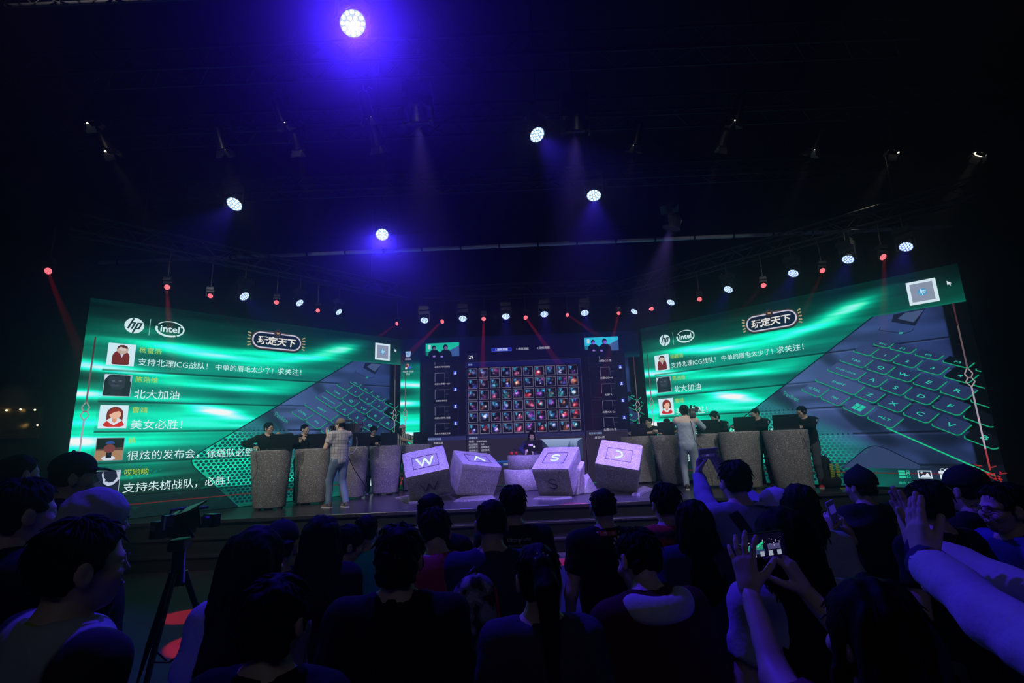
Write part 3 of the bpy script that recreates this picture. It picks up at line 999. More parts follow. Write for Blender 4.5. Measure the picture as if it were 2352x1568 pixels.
_a, _b2 = 0.7840100, 0.7776232
WD = (U1 - U0) * SS
hl = Vector((-2.4174738 * SS, 13.0, CAM.z + V0 * SS)); hr = Vector((2.6281805 * SS, 13.0, CAM.z + V0 * SS))
scrL = led_screen('led_screen', hl - Vector((cos(_a), sin(_a), 0)) * WD, _a, 'huge angled LED wall on the left showing five chat messages on green', bgW, lpW)
scrR = led_screen('led_screen', hr + Vector((0, 0, .0325 * SS)), -_b2, 'huge angled LED wall on the right with the white icon row along its bottom', bgW, lpW)
scrC = led_screen('led_screen', hl, 0, 'LED wall in the middle showing a grid of small hero tiles', bgC, lpC)
kb = kb_print.build('keyboard_print', scrL, label='pictured keyboard with green lit keys')
bd = bd_print.build('border_print', scrL, label='thin grey spear lines and red cord')
for s in (scrC, scrR):
    for o in (kb, bd):
        c = o.copy(); COL.objects.link(c); c.parent = s
kidsL = set(scrL.children)
chat_print(scrL)
for o in [x for x in scrL.children if x not in kidsL]:
    c = o.copy(); COL.objects.link(c); c.parent = scrR
client_print(scrC)

# ---------------------------------------------------------------- hall
def struct(name, mb, mats, **k):
    o = mb.build(name, mats, **k); o['kind'] = 'structure'; return o


m_wall = mat('black_wall_paint', (0.006, 0.006, 0.008), 0.85, noise=.3, nscale=6, bump=.2)
m_ceil = mat('black_ceiling_paint', (0.004, 0.004, 0.006), 0.9)
m_floor = mat('dark_floor_vinyl', (0.05, 0.05, 0.06), 0.62, noise=.25, nscale=3, bump=.05, spec=.1)
m_deck = mat('stage_deck_black_gloss', (0.03, 0.03, 0.036), 0.25, noise=.25, nscale=2.5, bump=.04)
m_fascia = mat('stage_fascia_board', (0.012, 0.015, 0.016), 0.5, noise=.2, nscale=5)
m_black = mat('black_steel', (0.012, 0.012, 0.014), 0.45)
m_truss = mat('black_painted_truss', (0.008, 0.008, 0.009), 0.6)
XW, YB, YF, ZC = 11.5, 15.2, -5.0, 8.8
struct('floor', MB().box((0, (YB + YF) / 2, -.1), (2 * XW, YB - YF, .2)), m_floor)
struct('ceiling', MB().box((0, (YB + YF) / 2, ZC + .1), (2 * XW, YB - YF, .2)), m_ceil)
struct('wall_left', MB().box((-XW - .1, (YB + YF) / 2, ZC / 2), (.2, YB - YF, ZC)), m_wall)
struct('wall_right', MB().box((XW + .1, (YB + YF) / 2, ZC / 2), (.2, YB - YF, ZC)), m_wall)
struct('wall_back', MB().box((0, YB + .1, ZC / 2), (2 * XW, .2, ZC)), m_wall)
struct('wall_front', MB().box((0, YF - .1, ZC / 2), (2 * XW, .2, ZC)), m_wall)


def edge_y(x): return 9.0 + .0725 * x


# stage: deck slab over two shallow steps
st = empty('stage', (0, 9, 0), label='low black stage with three shallow steps along its front', cat='stage')
def slab(z0, z1, off, x0, x1, back=14.4):
    m = MB()
    m.prism([(x0, edge_y(x0) - off - 9), (x1, edge_y(x1) - off - 9), (x1, back - 9), (x0, back - 9)], z1 - z0, Matrix.Translation((0, 0, z0)))
    return m
X0, X1 = -7.6, 7.9
slab(.70, DECK, .0, X0, X1).build('deck', m_deck, st, bevel=.006)
slab(.50, .70, -.06, X0, X1).build('riser', m_fascia, st)
slab(.46, .50, .10, X0, X1).build('tread', m_deck, st, bevel=.006)
slab(.24, .46, .05, X0, X1).build('riser', m_fascia, st)
slab(.20, .24, .20, X0, X1).build('tread', m_deck, st, bevel=.006)
slab(.0, .20, .15, X0, X1).build('riser', m_fascia, st)
# plinth that carries the LED walls above the deck
pl = MB()
for s in (scrL, scrC, scrR):
    mw = s.matrix_basis if s.parent is None else s.matrix_world
    mw = Matrix.Translation(s.location) @ Euler(s.rotation_euler).to_matrix().to_4x4()
    for t in (.04, .35, .65, .96):
        p = mw @ Vector((WD * t, .12, 0))
        pl.box((p.x, p.y, DECK - .0 + (p.z - DECK) / 2 - .0), (.2, .12, max(.012, p.z - DECK)))
o = pl.build('screen_feet', m_black); o['kind'] = 'structure'; o.name = 'trim_1'

# pale pipe across the hall above the stage front
pa, pb = atz(228, 604, 6.4), atz(2185, 521, 6.4)
pipe = empty('ceiling_pipe', (0, pa.y, 6.4), label='long pale pipe running across the dark ceiling above the stage', cat='pipe')
pm = mat('pale_painted_steel', (0.62, 0.66, 0.74), 0.4)
pm2 = M_('steel_cable', (.05, .05, .06), .4, .8)
pb_ = Vector((pb.x, pb.y - pa.y, 0)); pa_ = Vector((pa.x, 0, 0))
pmb = MB().tube([pa_, pb_], .045, 10); pmb.build('tube', pm, pipe)
for i in range(7):
    q = pa_.lerp(pb_, (i + .5) / 7)
    MB().tube([q + Vector((0, 0, .04)), q + Vector((0, 0, 2.4))], .006, 5).build('hanger', pm2, pipe)
for i in range(22):
    q = pa_.lerp(pb_, (i + .5) / 22); d = (pb_ - pa_).normalized()
    MB().tube([q - d * .02, q + d * .02], .052, 10).build('joint_ring', m_truss, pipe)


def truss(a, b, size, label, nbay=None):
    a, b = Vector(a), Vector(b)
    L = (b - a).length
    t = empty('lighting_truss', a, math.atan2(b.y - a.y, b.x - a.x), label=label, cat='truss', group=None)
    h = size / 2
    for y in (-h, h):
        for z in (-h, h):
            MB().tube([(0, y, z), (L, y, z)], .022, 8).build('chord', m_truss, t)
    n = nbay or max(3, int(L / size))
    br = MB()
    for i in range(n):
        x0, x1 = L * i / n, L * (i + 1) / n
        s = 1 if i % 2 else -1
        for y in (-h, h): br.tube([(x0, y, -h * s), (x1, y, h * s)], .010, 5)
        for z in (-h, h): br.tube([(x0, -h * s, z), (x1, h * s, z)], .010, 5)
    br.build('bracing', m_truss, t, kind='stuff')
    for x in (L * .15, L * .85):
        MB().tube([(x, 0, h), (x, 0, ZC - a.z - .01)], .012, 6).build('chain', m_black, t)
    return t


truss((-9.5, 7.45, 7.35), (9.5, 7.45, 7.35), .35, 'dark front truss carrying the row of warm spot cans')
truss((-9.0, 6.3, 7.6), (6.0, 6.3, 7.6), .35, 'dark truss of the upper row of faint cans')
truss((-5.5, 4.3, 6.95), (5.5, 4.3, 6.95), .3, 'dark truss carrying the huge bright blue lamp nearest the camera')
truss((-8.0, 8.95, 7.05), (8.0, 8.95, 7.05), .3, 'dark truss carrying the four blue lamps over the stage')
_ez = Vector((0, 0, 5.78 - hl.z))
_nL = Vector((sin(_a), -cos(_a), 0)) * .75; _nR = Vector((-sin(_b2), -cos(_b2), 0)) * .75
_dL = Vector((cos(_a), sin(_a), 0)); _dR = Vector((cos(_b2), -sin(_b2), 0))
truss((-2.75, 12.35, 5.78), (2.45, 12.35, 5.78), .3, 'dark rear truss above the middle LED wall')
truss(hl + _ez + _nL - _dL * 6.9, hl + _ez + _nL - _dL * .35, .3, 'dark rear truss above the left LED wall')
truss(hr + _ez + _nR - _dR * .15, hr + _ez + _nR + _dR * 6.9, .3, 'dark rear truss above the right LED wall')

# left wall panel, its warm reflection put in as gold colour, with small lamps
gp = aty(44, 968, 9.2)
sx = -gp.x
gm = mat('reflection_gold', (0.75, 0.52, 0.20), 0.32, metal=1.0, noise=.3, nscale=3, bump=.5)
gl = empty('glossy_wall_panel', (-XW + .02, 9.2, 2.0), label='wall panel coloured gold for its warm reflection on the dark left wall', cat='panel')
gw = 1.0

# ---------------------------------------------------------------- stage lamps
m_lamp = mat('lamp_housing', (0.016, 0.016, 0.018), 0.38)
m_bezel = mat('lamp_bezel', (0.05, 0.05, 0.06), 0.3, metal=.5)


def lens_mats(kind):
    core, back, s = {'blue': ((.62, .80, 1.0), (.16, .26, 1.0), 1.6), 'white': ((.85, .97, 1.0), (.30, .62, 1.0), 1.6),
                     'red': ((1.0, .22, .26), (1.0, .03, .07), 1.7), 'warm': ((1.0, .86, .62), (1.0, .7, .4), 2.5), 'off': ((.02, .02, .05), (.01, .01, .02), .2)}[kind]
    return emat(kind + '_led', core, s), emat(kind + '_reflector', back, .85)


LM = {k: lens_mats(k) for k in ('blue', 'white', 'red', 'warm', 'off')}


def head_meshes(kind):
    """moving head: bucket, ring, honeycomb of lenses (unit = lens radius 1, looking along -Z)"""
    hb = MB().lathe([(0.0, 1.75), (.55, 1.7), (.80, 1.45), (.92, .9), (1.05, .15), (1.12, 0), (1.12, -.10), (1.02, -.10)], 28)
    for i in range(10):
        a = 2 * pi * i / 10
        hb.box((.93 * cos(a), .93 * sin(a), .85), (.10, .10, .8), Matrix.Rotation(a, 3, 'Z'))
    ring = MB().lathe([(1.02, -.10), (1.02, -.16), (1.12, -.16), (1.12, -.02)], 28)
    face = MB().lathe([(0, -.06), (1.02, -.06)], 28, smooth=False)
    ln = MB()
    for k, (r, n) in enumerate(((0, 1), (.42, 6), (.80, 12))):
        for i in range(n):
            a = 2 * pi * (i + .5 * k) / n
            ln.lathe([(.17, -.06), (.15, -.12), (.08, -.155), (0, -.165)], 10, Matrix.Translation((r * cos(a), r * sin(a), 0)))
    return (hb.mesh('lamp_head', m_lamp), ring.mesh('bezel', m_bezel), face.mesh('reflector', LM[kind][1]), ln.mesh('lens_array', LM[kind][0]))


HM = {k: head_meshes(k) for k in ('blue', 'white', 'red', 'off')}
yk = MB()
for s in (-1, 1):
    yk.box((s * 1.32, 0, .55), (.16, .55, 1.9)); yk.tube([(s * 1.05, 0, .0), (s * 1.42, 0, .0)], .22, 12)
yk.box((0, 0, 1.98), (2.8, .6, .98)); yk.box((0, 0, 1.55), (2.8, .55, .18))
YK = yk.mesh('yoke', m_lamp)
bs = MB().box((0, 0, 2.95), (2.6, 2.2, 1.0)); bs.box((0, -1.12, 2.95), (1.0, .06, .4), mi=0); bs.tube([(0, 0, 2.4), (0, 0, 2.6)], .7, 16)
BS = bs.mesh('base', m_lamp)
cl = MB()
for s in (-.9, .9):
    cl.box((s, 0, 3.55), (.3, .5, .35)); cl.tube([(s, -.55, 3.9), (s, .55, 3.9)], .22, 8)
CLM = cl.mesh('clamp', m_truss)


def moving_head(P, target, r, kind, label, group, light=None, top=8.79, lt_to=None):
    P, target = Vector(P), Vector(target)
    aim = (target - P).normalized()
    rz = math.atan2(aim.y, aim.x) - pi / 2                # local +Y is the horizontal aim
    tilt = math.atan2(math.hypot(aim.x, aim.y), -aim.z)   # from straight down
    t = empty('moving_head_lamp', P, rz, label=label, cat='stage lamp', group=group)
    t.scale = (r, r, r)
    hb, ring, face, ln = HM[kind]
    h = link('lamp_head', hb, t); h.rotation_euler = (tilt, 0, 0)
    for n_, m_ in (('bezel', ring), ('reflector', face), ('lens_array', ln)):
        link(n_, m_, h)
    link('yoke', YK, t); link('base', BS, t); link('clamp', CLM, t)
    MB().tube([(0, 0, 3.9), (0, 0, (top - P.z) / r)], .016 / r, 6).build('hanging_pole', m_black, t)
    if light:
        col, en, ang = light[:3]
        spot('beam_' + kind, P + aim * (r * .22 + .02), lt_to or target, col, en, ang, light[3] if len(light) > 3 else .35, r * .5)
    return t


BLUE, VIOLET, REDC = (.05, .025, 1.0), (.30, .18, 1.0), (1.0, .02, .06)

# five big washes over the audience and the stage front
big = [((810, 53), 31, (.7, 2.3, 1.3), 'white', 'huge bright white and blue lamp at the top, nearest the camera', ((.05, .014, 1.0), 850, 84, .9)),
       ((1233, 309), 19, (2.8, 3.6, 1.0), 'white', 'blue lamp right of the middle below the ceiling, tilted to the left', (BLUE, 700, 46, .6)),
       ((1364, 448), 17, (.7, 5.4, .2), 'white', 'blue lamp just above the pale pipe right of the middle', (BLUE, 700, 50, .7)),
       ((539, 468), 18, (-5.5, 4.6, 1.0), 'white', 'blue lamp above the left end of the pale pipe', (BLUE, 600, 46, .6)),
       ((878, 538), 15, (-1.3, 4.4, 1.0), 'white', 'blue lamp hanging just above the pale pipe left of the middle', (BLUE, 600, 46, .6))]
for (px, py), rp, tg, kind, lab, lt in big:
    P = atz(px, py, 6.4)
    moving_head(P, tg, rp / pxs(P) * .93, kind, lab, None, lt)


def on_wing(px, py, side, off=.75):
    d = ray(px, py)
    if side == 'C': return CAM + d * (12.35 / d.y)
    if side == 'L':
        n = Vector((sin(_a), -cos(_a), 0)); o = hl + n * off
    else:
        n = Vector((-sin(_b2), -cos(_b2), 0)); o = hr + n * off
    return CAM + d * ((o - CAM).dot(n) / d.dot(n))


blues = [(561, 680, 'L', 11), (688, 695, 'L', 9), (778, 716, 'L', 8), (975, 735, 'C', 9), (1063, 731, 'C', 9), (1162, 726, 'C', 9), (1250, 721, 'C', 9), (1343, 718, 'C', 9),
         (1457, 715, 'R', 8), (1541, 694, 'R', 9), (1673, 664, 'R', 10), (1822, 627, 'R', 11), (1948, 595, 'R', 12), (2081, 566, 'R', 13)]
side_name = {'L': 'left LED wall', 'C': 'middle LED wall', 'R': 'right LED wall'}
ordn = ['first', 'second', 'third', 'fourth', 'fifth', 'sixth', 'seventh']
cnt = {}
for px, py, s, rp in blues:
    P = on_wing(px, py, s)
    k = cnt[s] = cnt.get(s, -1) + 1
    if s == 'C': tg = P + Vector((0, -2.3, -3.2))
    elif s == 'L': tg = (P.x + 3.6, P.y - 1.2, 1.6)
    else: tg = (P.x - 2.6, P.y - 1.6, 1.4)
    moving_head(P, tg, rp / pxs(P), 'blue', '%s white-blue lamp from the left above the %s' % (ordn[k], side_name[s]), 'white-blue lamps above the LED walls',
                (BLUE, 300, 42, .7), top=5.65)
reds = [(111, 622, 'L', 7.5, (430, 1415), 150), (384, 659, 'L', 6, (452, 1480), 120), (483, 679, 'L', 5.5, (660, 900), 24), (635, 694, 'L', 5, (860, 900), 24), (730, 713, 'L', 4.5, (980, 860), 24),
        (912, 743, 'C', 4.5, (770, 850), 60), (1016, 738, 'C', 5, (860, 890), 110), (1111, 732, 'C', 5, (1106, 960), 130), (1207, 729, 'C', 5, (1330, 900), 110), (1303, 723, 'C', 4.5, (1460, 830), 60),
        (1421, 719, 'R', 4, (1288, 1285), 150), (1497, 709, 'R', 4.5, (1300, 780), 40), (1607, 687, 'R', 5, (1380, 820), 40), (1754, 655, 'R', 5.5, (1560, 860), 50), (1889, 621, 'R', 6, (1790, 830), 60), (2028, 590, 'R', 7.5, (2028, 900), 90)]
cnt = {}
for px, py, s, rp, (tx, ty), en in reds:
    P = on_wing(px, py, s, .75)
    k = cnt[s] = cnt.get(s, -1) + 1
    if ty > 1200: tg = atz(tx, ty, 0)
    else: tg = aty(tx, ty, 13.3) if s == 'C' else on_wing(tx, ty, s, -.15)
    bd0 = (tg - P).normalized()
    hd = P + bd0 * .6 + Vector((0, -1.0, -.05))
    moving_head(P, hd, rp / pxs(P), 'red', '%s small red lamp from the left above the %s' % (ordn[k], side_name[s]), 'small red lamps above the LED walls',
                (REDC, en * (620 if s == 'C' else 260) * (.14 if ty > 1200 else 1), 5 if ty > 1200 else 8, .25), top=5.65, lt_to=tg)

# warm spot cans on the front truss
can = MB().lathe([(0, .34), (.07, .34), (.085, .28), (.088, .0), (.104, -.03), (.104, -.05), (.09, -.05)], 20)
can.box((0, 0, .37), (.06, .06, .08))
CANM = can.mesh('can_body', m_lamp)
CLENS = MB().lathe([(0, -.02), (.05, -.022), (.088, -.03)], 20).mesh('lens', LM['warm'][0])
bd_ = MB()
for i in range(4):
    a = i * pi / 2
    Mx = Matrix.Rotation(a, 4, 'Z') @ Matrix.Translation((0, -.11, -.10)) @ Matrix.Rotation(R(-28), 4, 'X')
    bd_.box((0, 0, 0), (.15, .004, .12))
    for j in range(len(bd_.v) - 8, len(bd_.v)): bd_.v[j] = tuple(Mx @ Vector(bd_.v[j]))
BDM = bd_.mesh('barn_door', m_bezel)
yk2 = MB().tube([(-.115, 0, .1), (-.115, 0, .42), (0, 0, .50), (.115, 0, .42), (.115, 0, .1)], .010, 6).mesh('bracket', m_lamp)
cans = [(247, 340, 6.9, 1), (513, 338, 6.9, 1), (685, 338, 6.9, 1), (866, 330, 6.9, 1), (1459, 328, 6.9, 1), (1655, 330, 6.9, 1), (1870, 338, 6.9, 1), (2057, 343, 6.9, 1), (2253, 350, 6.9, 1),
        (203, 275, 7.1, 0), (650, 275, 7.1, 0), (845, 262, 7.1, 0), (1690, 270, 7.1, 0)]
WARMC = (1.0, .86, .70)
wt = [(-4.6, 9.6), (-4.2, 10.2), (-3.4, 10.6), (-1.5, 10.8), (1.0, 10.4), (2.8, 11.6), (3.6, 11), (4.3, 10.2), (5.2, 9.8)]
k1 = k2 = 0
for i, (px, py, z, on) in enumerate(cans):
    P = atz(px, py, z)
    if on:
        tg = Vector((*wt[i], 1.5)); lab = '%s warm spot can from the left on the front truss' % (ordn + ['eighth', 'ninth', 'tenth'])[k1]; k1 += 1
    else:
        tg = Vector((P.x * .6, 10.5, 1.0)); lab = '%s faint can from the left in the upper row' % ordn[k2]; k2 += 1
    aim = (tg - P).normalized()
    rz = math.atan2(aim.y, aim.x) - pi / 2; tilt = math.atan2(math.hypot(aim.x, aim.y), -aim.z)
    t = empty('spot_can', P, rz, label=lab, cat='stage lamp', group='warm spot cans under the ceiling')
    b = link('can_body', CANM, t); b.rotation_euler = (tilt, 0, 0)
    link('lens', CLENS, b); link('barn_door', BDM, b); link('bracket', yk2, t)
    MB().tube([(0, 0, .5), (0, 0, 8.79 - z)], .008, 5).build('hanging_pole', m_black, t)
    if on: spot('beam_warm', P + aim * .2, tg, WARMC, 260, 24, .8, .06)

# profile heads seen from behind, washing the stage in violet
for (px, py), z, tg, lab, en in (((1542, 522), 6.2, (1.6, 10.3, 1.1), 'dark moving head in front of the pale pipe, turned to the stage', 900), ((960, 280), 6.9, (-1.5, 10.5, 1.1), 'dark moving head hanging left of the middle near the ceiling', 1000),
                                 ((1322, 300), 6.9, (1.0, 10.4, 1.0), 'dark moving head right of the middle below the ceiling', 900)):
    P = atz(px, py, z)
    moving_head(P, tg, .17, 'off', lab, None, (VIOLET, en * 5.5, 40, .8))

# wall panel lamps
gc = (-XW + .06)
d = ray(44, 968); Pg = CAM + d * ((gc - CAM.x) / d.x)
gl.location = (-XW + .02, Pg.y, Pg.z)
ysc = Pg.y / 968.0
q0 = CAM + ray(-60, 968) * ((gc) / ray(-60, 968).x); q1 = CAM + ray(92, 968) * (gc / ray(92, 968).x)
yl, yr = q0.y, q1.y
zt = (CAM + ray(60, 936) * (gc / ray(60, 936).x)).z; zb = (CAM + ray(60, 1003) * (gc / ray(60, 1003).x)).z
MB().box((.01, (yl + yr) / 2 - Pg.y, (zt + zb) / 2 - Pg.z), (.02, yr - yl, zt - zb)).build('reflection_sheet', gm, gl)
fr = MB()
for y in (yl, yr): fr.box((.03, y - Pg.y, (zt + zb) / 2 - Pg.z), (.06, .06, zt - zb + .12))
for z in (zt, zb): fr.box((.03, (yl + yr) / 2 - Pg.y, z - Pg.z), (.06, yr - yl, .06))
fr.build('frame', mat('dark_walnut', (.05, .03, .02), .4, noise=.3), gl)
wl = emat('small_warm_bulb', (1.0, .85, .6), 1.6)
for px, py in ((15, 942), (47, 940), (80, 941), (86, 976)):
    dd = ray(px, py); q = CAM + dd * ((gc + .12) / dd.x)
    lp = empty('wall_bulb', q, label={15: 'leftmost small warm bulb over the golden panel', 47: 'middle small warm bulb over the golden panel', 80: 'right small warm bulb over the golden panel', 86: 'small warm bulb low at the right end of the golden panel'}[px], cat='bulb', group='bulbs at the gilded panel')
    MB().ball((0, 0, 0), .022, 10, 6).build('bulb', wl, lp); MB().tube([(-.10, 0, 0), (-.02, 0, 0)], .012, 6).build('socket', m_black, lp)
spot('added_panel_spot', (-XW + 1.2, Pg.y - .2, Pg.z + 1.5), (-XW, Pg.y - .1, Pg.z), (1.0, .78, .45), 22, 50, .9, .05)  # unseen warm spot added to brighten the golden panel

# ---------------------------------------------------------------- people: smooth bodies from blended fields
def smin(a, b, k):
    if k <= 0: return np.minimum(a, b)
    h = np.clip(.5 + .5 * (b - a) / k, 0, 1)
    return b + (a - b) * h - k * h * (1 - h)


def nrm(v):
    v = np.asarray(v, float); n = np.linalg.norm(v)
    return v / n if n > 1e-9 else v


class Fld:
    """signed distance field on a grid, meshed with surface nets"""
    def __init__(s, lo, hi, h):
        s.h = h; s.lo = np.asarray(lo, float) - 2 * h
        s.n = np.ceil((np.asarray(hi, float) + 2 * h - s.lo) / h).astype(int) + 1
        s.F = np.full(s.n, 1.0, np.float32)

    def _sl(s, lo, hi, pad):
        a = np.clip(np.floor((np.asarray(lo) - pad - s.lo) / s.h).astype(int), 0, s.n)
        b = np.clip(np.ceil((np.asarray(hi) + pad - s.lo) / s.h).astype(int) + 1, 0, s.n)
        if np.any(b <= a): return None, None
        ax = [s.lo[i] + s.h * np.arange(a[i], b[i]) for i in range(3)]
        X = np.stack(np.meshgrid(*ax, indexing='ij'), -1)
        return tuple(slice(a[i], b[i]) for i in range(3)), X

    def cap(s, a, b, ra, rb, k=.02, f=1.0, lat=None, clips=(), sub=False, infl=0.0):
        a = np.asarray(a, float); b = np.asarray(b, float)
        ra += infl; rb += infl
        m = max(ra, rb) * max(1, f)
        sl, X = s._sl(np.minimum(a, b) - m, np.maximum(a, b) + m, k + 2 * s.h)
        if sl is None: return s
        P = X - a; ab = b - a
        if f != 1.0:
            w = nrm(np.cross(lat, ab)) if lat is not None else np.array([0, 1., 0])
            # squash along w: scale that component up
            P = P + (P @ w)[..., None] * w * (1 / f - 1)
        t = np.clip((P @ ab) / max(1e-9, ab @ ab), 0, 1)
        d = np.linalg.norm(P - t[..., None] * ab, axis=-1) - (ra + (rb - ra) * t)
        if f != 1.0: d = d * (.5 + .5 * f)
        for p, n in clips: d = np.maximum(d, (X - np.asarray(p)) @ nrm(n))
        s.F[sl] = np.maximum(s.F[sl], -d) if sub else smin(s.F[sl], d.astype(np.float32), k)
        return s

    def ell(s, c, r, k=.02, M=None, sub=False, clips=()):
        c = np.asarray(c, float); r = np.asarray(r, float); m = r.max()
        sl, X = s._sl(c - m, c + m, k + 2 * s.h)
        if sl is None: return s
        P = X - c
        if M is not None: P = P @ M          # M columns = axes
        q = np.linalg.norm(P / r, axis=-1)
        g = np.linalg.norm(P / (r * r), axis=-1) + 1e-9
        d = q * (q - 1) / g
        for p, n in clips: d = np.maximum(d, (X - np.asarray(p)) @ nrm(n))
        if sub:
            h = np.clip(.5 - .5 * (s.F[sl] + d) / max(k, 1e-6), 0, 1)
            s.F[sl] = s.F[sl] + (-d - s.F[sl]) * h + k * h * (1 - h)
        else:
            s.F[sl] = smin(s.F[sl], d.astype(np.float32), k)
        return s

    def clip(s, p, n):
        ax = [s.lo[i] + s.h * np.arange(s.n[i]) for i in range(3)]
        X = np.stack(np.meshgrid(*ax, indexing='ij'), -1)
        s.F = np.maximum(s.F, (X - np.asarray(p)) @ nrm(n)).astype(np.float32)
        return s

    def noise(s, amp, sc, seed=0, streak=(1, 1, 1)):
        ax = [s.lo[i] + s.h * np.arange(s.n[i]) for i in range(3)]
        X, Y, Z = np.meshgrid(*ax, indexing='ij')
        a = vnoise(X * sc * streak[0] + Z * sc * streak[2] * .37, Y * sc * streak[1] + Z * sc * streak[2], seed) + vnoise(X * sc * streak[0] * 2.1 - Y * sc, Z * sc * streak[2] * 2.1, seed + 1) * .5 - .75
        s.F += (amp * a).astype(np.float32)
        return s

    def mesh(s):
        F = s.F; n = np.array(F.shape)
        neg = F < 0
        c = np.zeros(n - 1, np.int8); 
        for i in (0, 1):
            for j in (0, 1):
                for k in (0, 1):
                    c += neg[i:n[0] - 1 + i, j:n[1] - 1 + j, k:n[2] - 1 + k]
        act = (c > 0) & (c < 8)
        idx = np.argwhere(act)
        if not len(idx): return np.zeros((0, 3)), np.zeros((0, 4), int)
        cid = np.full(n - 1, -1, np.int64); cid[act] = np.arange(len(idx))
        acc = np.zeros((len(idx), 3)); cnt = np.zeros(len(idx))
        corners = [(i, j, k) for i in (0, 1) for j in (0, 1) for k in (0, 1)]
        for a in range(8):
            for ax in range(3):
                ca = corners[a]
                if ca[ax]: continue
                cb = list(ca); cb[ax] = 1
                fa = F[idx[:, 0] + ca[0], idx[:, 1] + ca[1], idx[:, 2] + ca[2]]; fb = F[idx[:, 0] + cb[0], idx[:, 1] + cb[1], idx[:, 2] + cb[2]]
                x = (fa < 0) != (fb < 0)
                t = np.where(x, fa / np.where(x, fa - fb, 1), 0)
                p = np.array(ca, float)[None] + np.zeros((len(idx), 3)); p[:, ax] += t
                acc[x] += p[x]; cnt[x] += 1
        V = (idx + acc / cnt[:, None]) * s.h + s.lo
        quads = []
        for ax in range(3):
            o1, o2 = [(1, 2), (2, 0), (0, 1)][ax]
            sa = [slice(None)] * 3; sb = [slice(None)] * 3
            sa[ax] = slice(0, n[ax] - 1); sb[ax] = slice(1, n[ax])
            A = neg[tuple(sa)]; B = neg[tuple(sb)]
            e = np.argwhere(A != B)
            ok = (e[:, o1] > 0) & (e[:, o2] > 0) & (e[:, o1] < n[o1] - 1) & (e[:, o2] < n[o2] - 1)
            e = e[ok]
            if not len(e): continue
            ins = A[e[:, 0], e[:, 1], e[:, 2]]
            d1 = np.zeros(3, int); d1[o1] = 1; d2 = np.zeros(3, int); d2[o2] = 1
            q = np.stack([cid[tuple((e - a * d1 - b * d2).T)] for a, b in ((0, 0), (1, 0), (1, 1), (0, 1))], -1)
            q[~ins] = q[~ins][:, ::-1]
            quads.append(q)
        Q = np.concatenate(quads)
        Q = Q[(Q >= 0).all(1)]
        return V, Q


def join(parts):
    Vs, Qs, o = [], [], 0
    for V, Q in parts:
        if not len(V): continue
        Vs.append(V); Qs.append(Q + o); o += len(V)
    return np.concatenate(Vs), np.concatenate(Qs)


def xform(VQ, M, flip=False):
    V, Q = VQ
    M = np.array(M)
    V = V @ M[:3, :3].T + M[:3, 3]
    return V, (Q[:, ::-1] if flip else Q)


# ---- head (origin at its centre, face towards +Y, 0.23 high)
def head_field(h=.0075):
    f = Fld((-.10, -.13, -.19), (.10, .14, .13), h)
    f.ell((0, -.012, .030), (.073, .092, .086), .01)
    f.ell((0, .030, -.040), (.056, .056, .074), .03)
    f.ell((0, .052, -.088), (.026, .024, .022), .02)                 # chin
    f.ell((0, .072, .012), (.046, .018, .012), .02)                  # brow
    f.cap((0, .080, .010), (0, .098, -.024), .0065, .0095, .012)       # nose
    f.ell((-.012, .087, -.028), (.007, .007, .006), .006); f.ell((.012, .087, -.028), (.007, .008, .007), .006)
    for s in (-1, 1):
        f.ell((s * .031, .088, .000), (.015, .012, .009), .008, sub=True)
        f.ell((s * .045, .060, -.030), (.020, .022, .020), .02)      # cheek
        f.ell((s * .081, -.006, -.010), (.011, .021, .034), .006)    # ear
        f.ell((s * .088, .004, -.008), (.006, .010, .017), .004, sub=True)
    f.ell((0, .084, -.056), (.022, .010, .006), .006); f.ell((0, .083, -.066), (.018, .010, .006), .005)
    f.cap((0, -.022, -.06), (0, -.030, -.165), .052, .054, .03)      # neck
    return f.mesh()


HEAD = head_field()


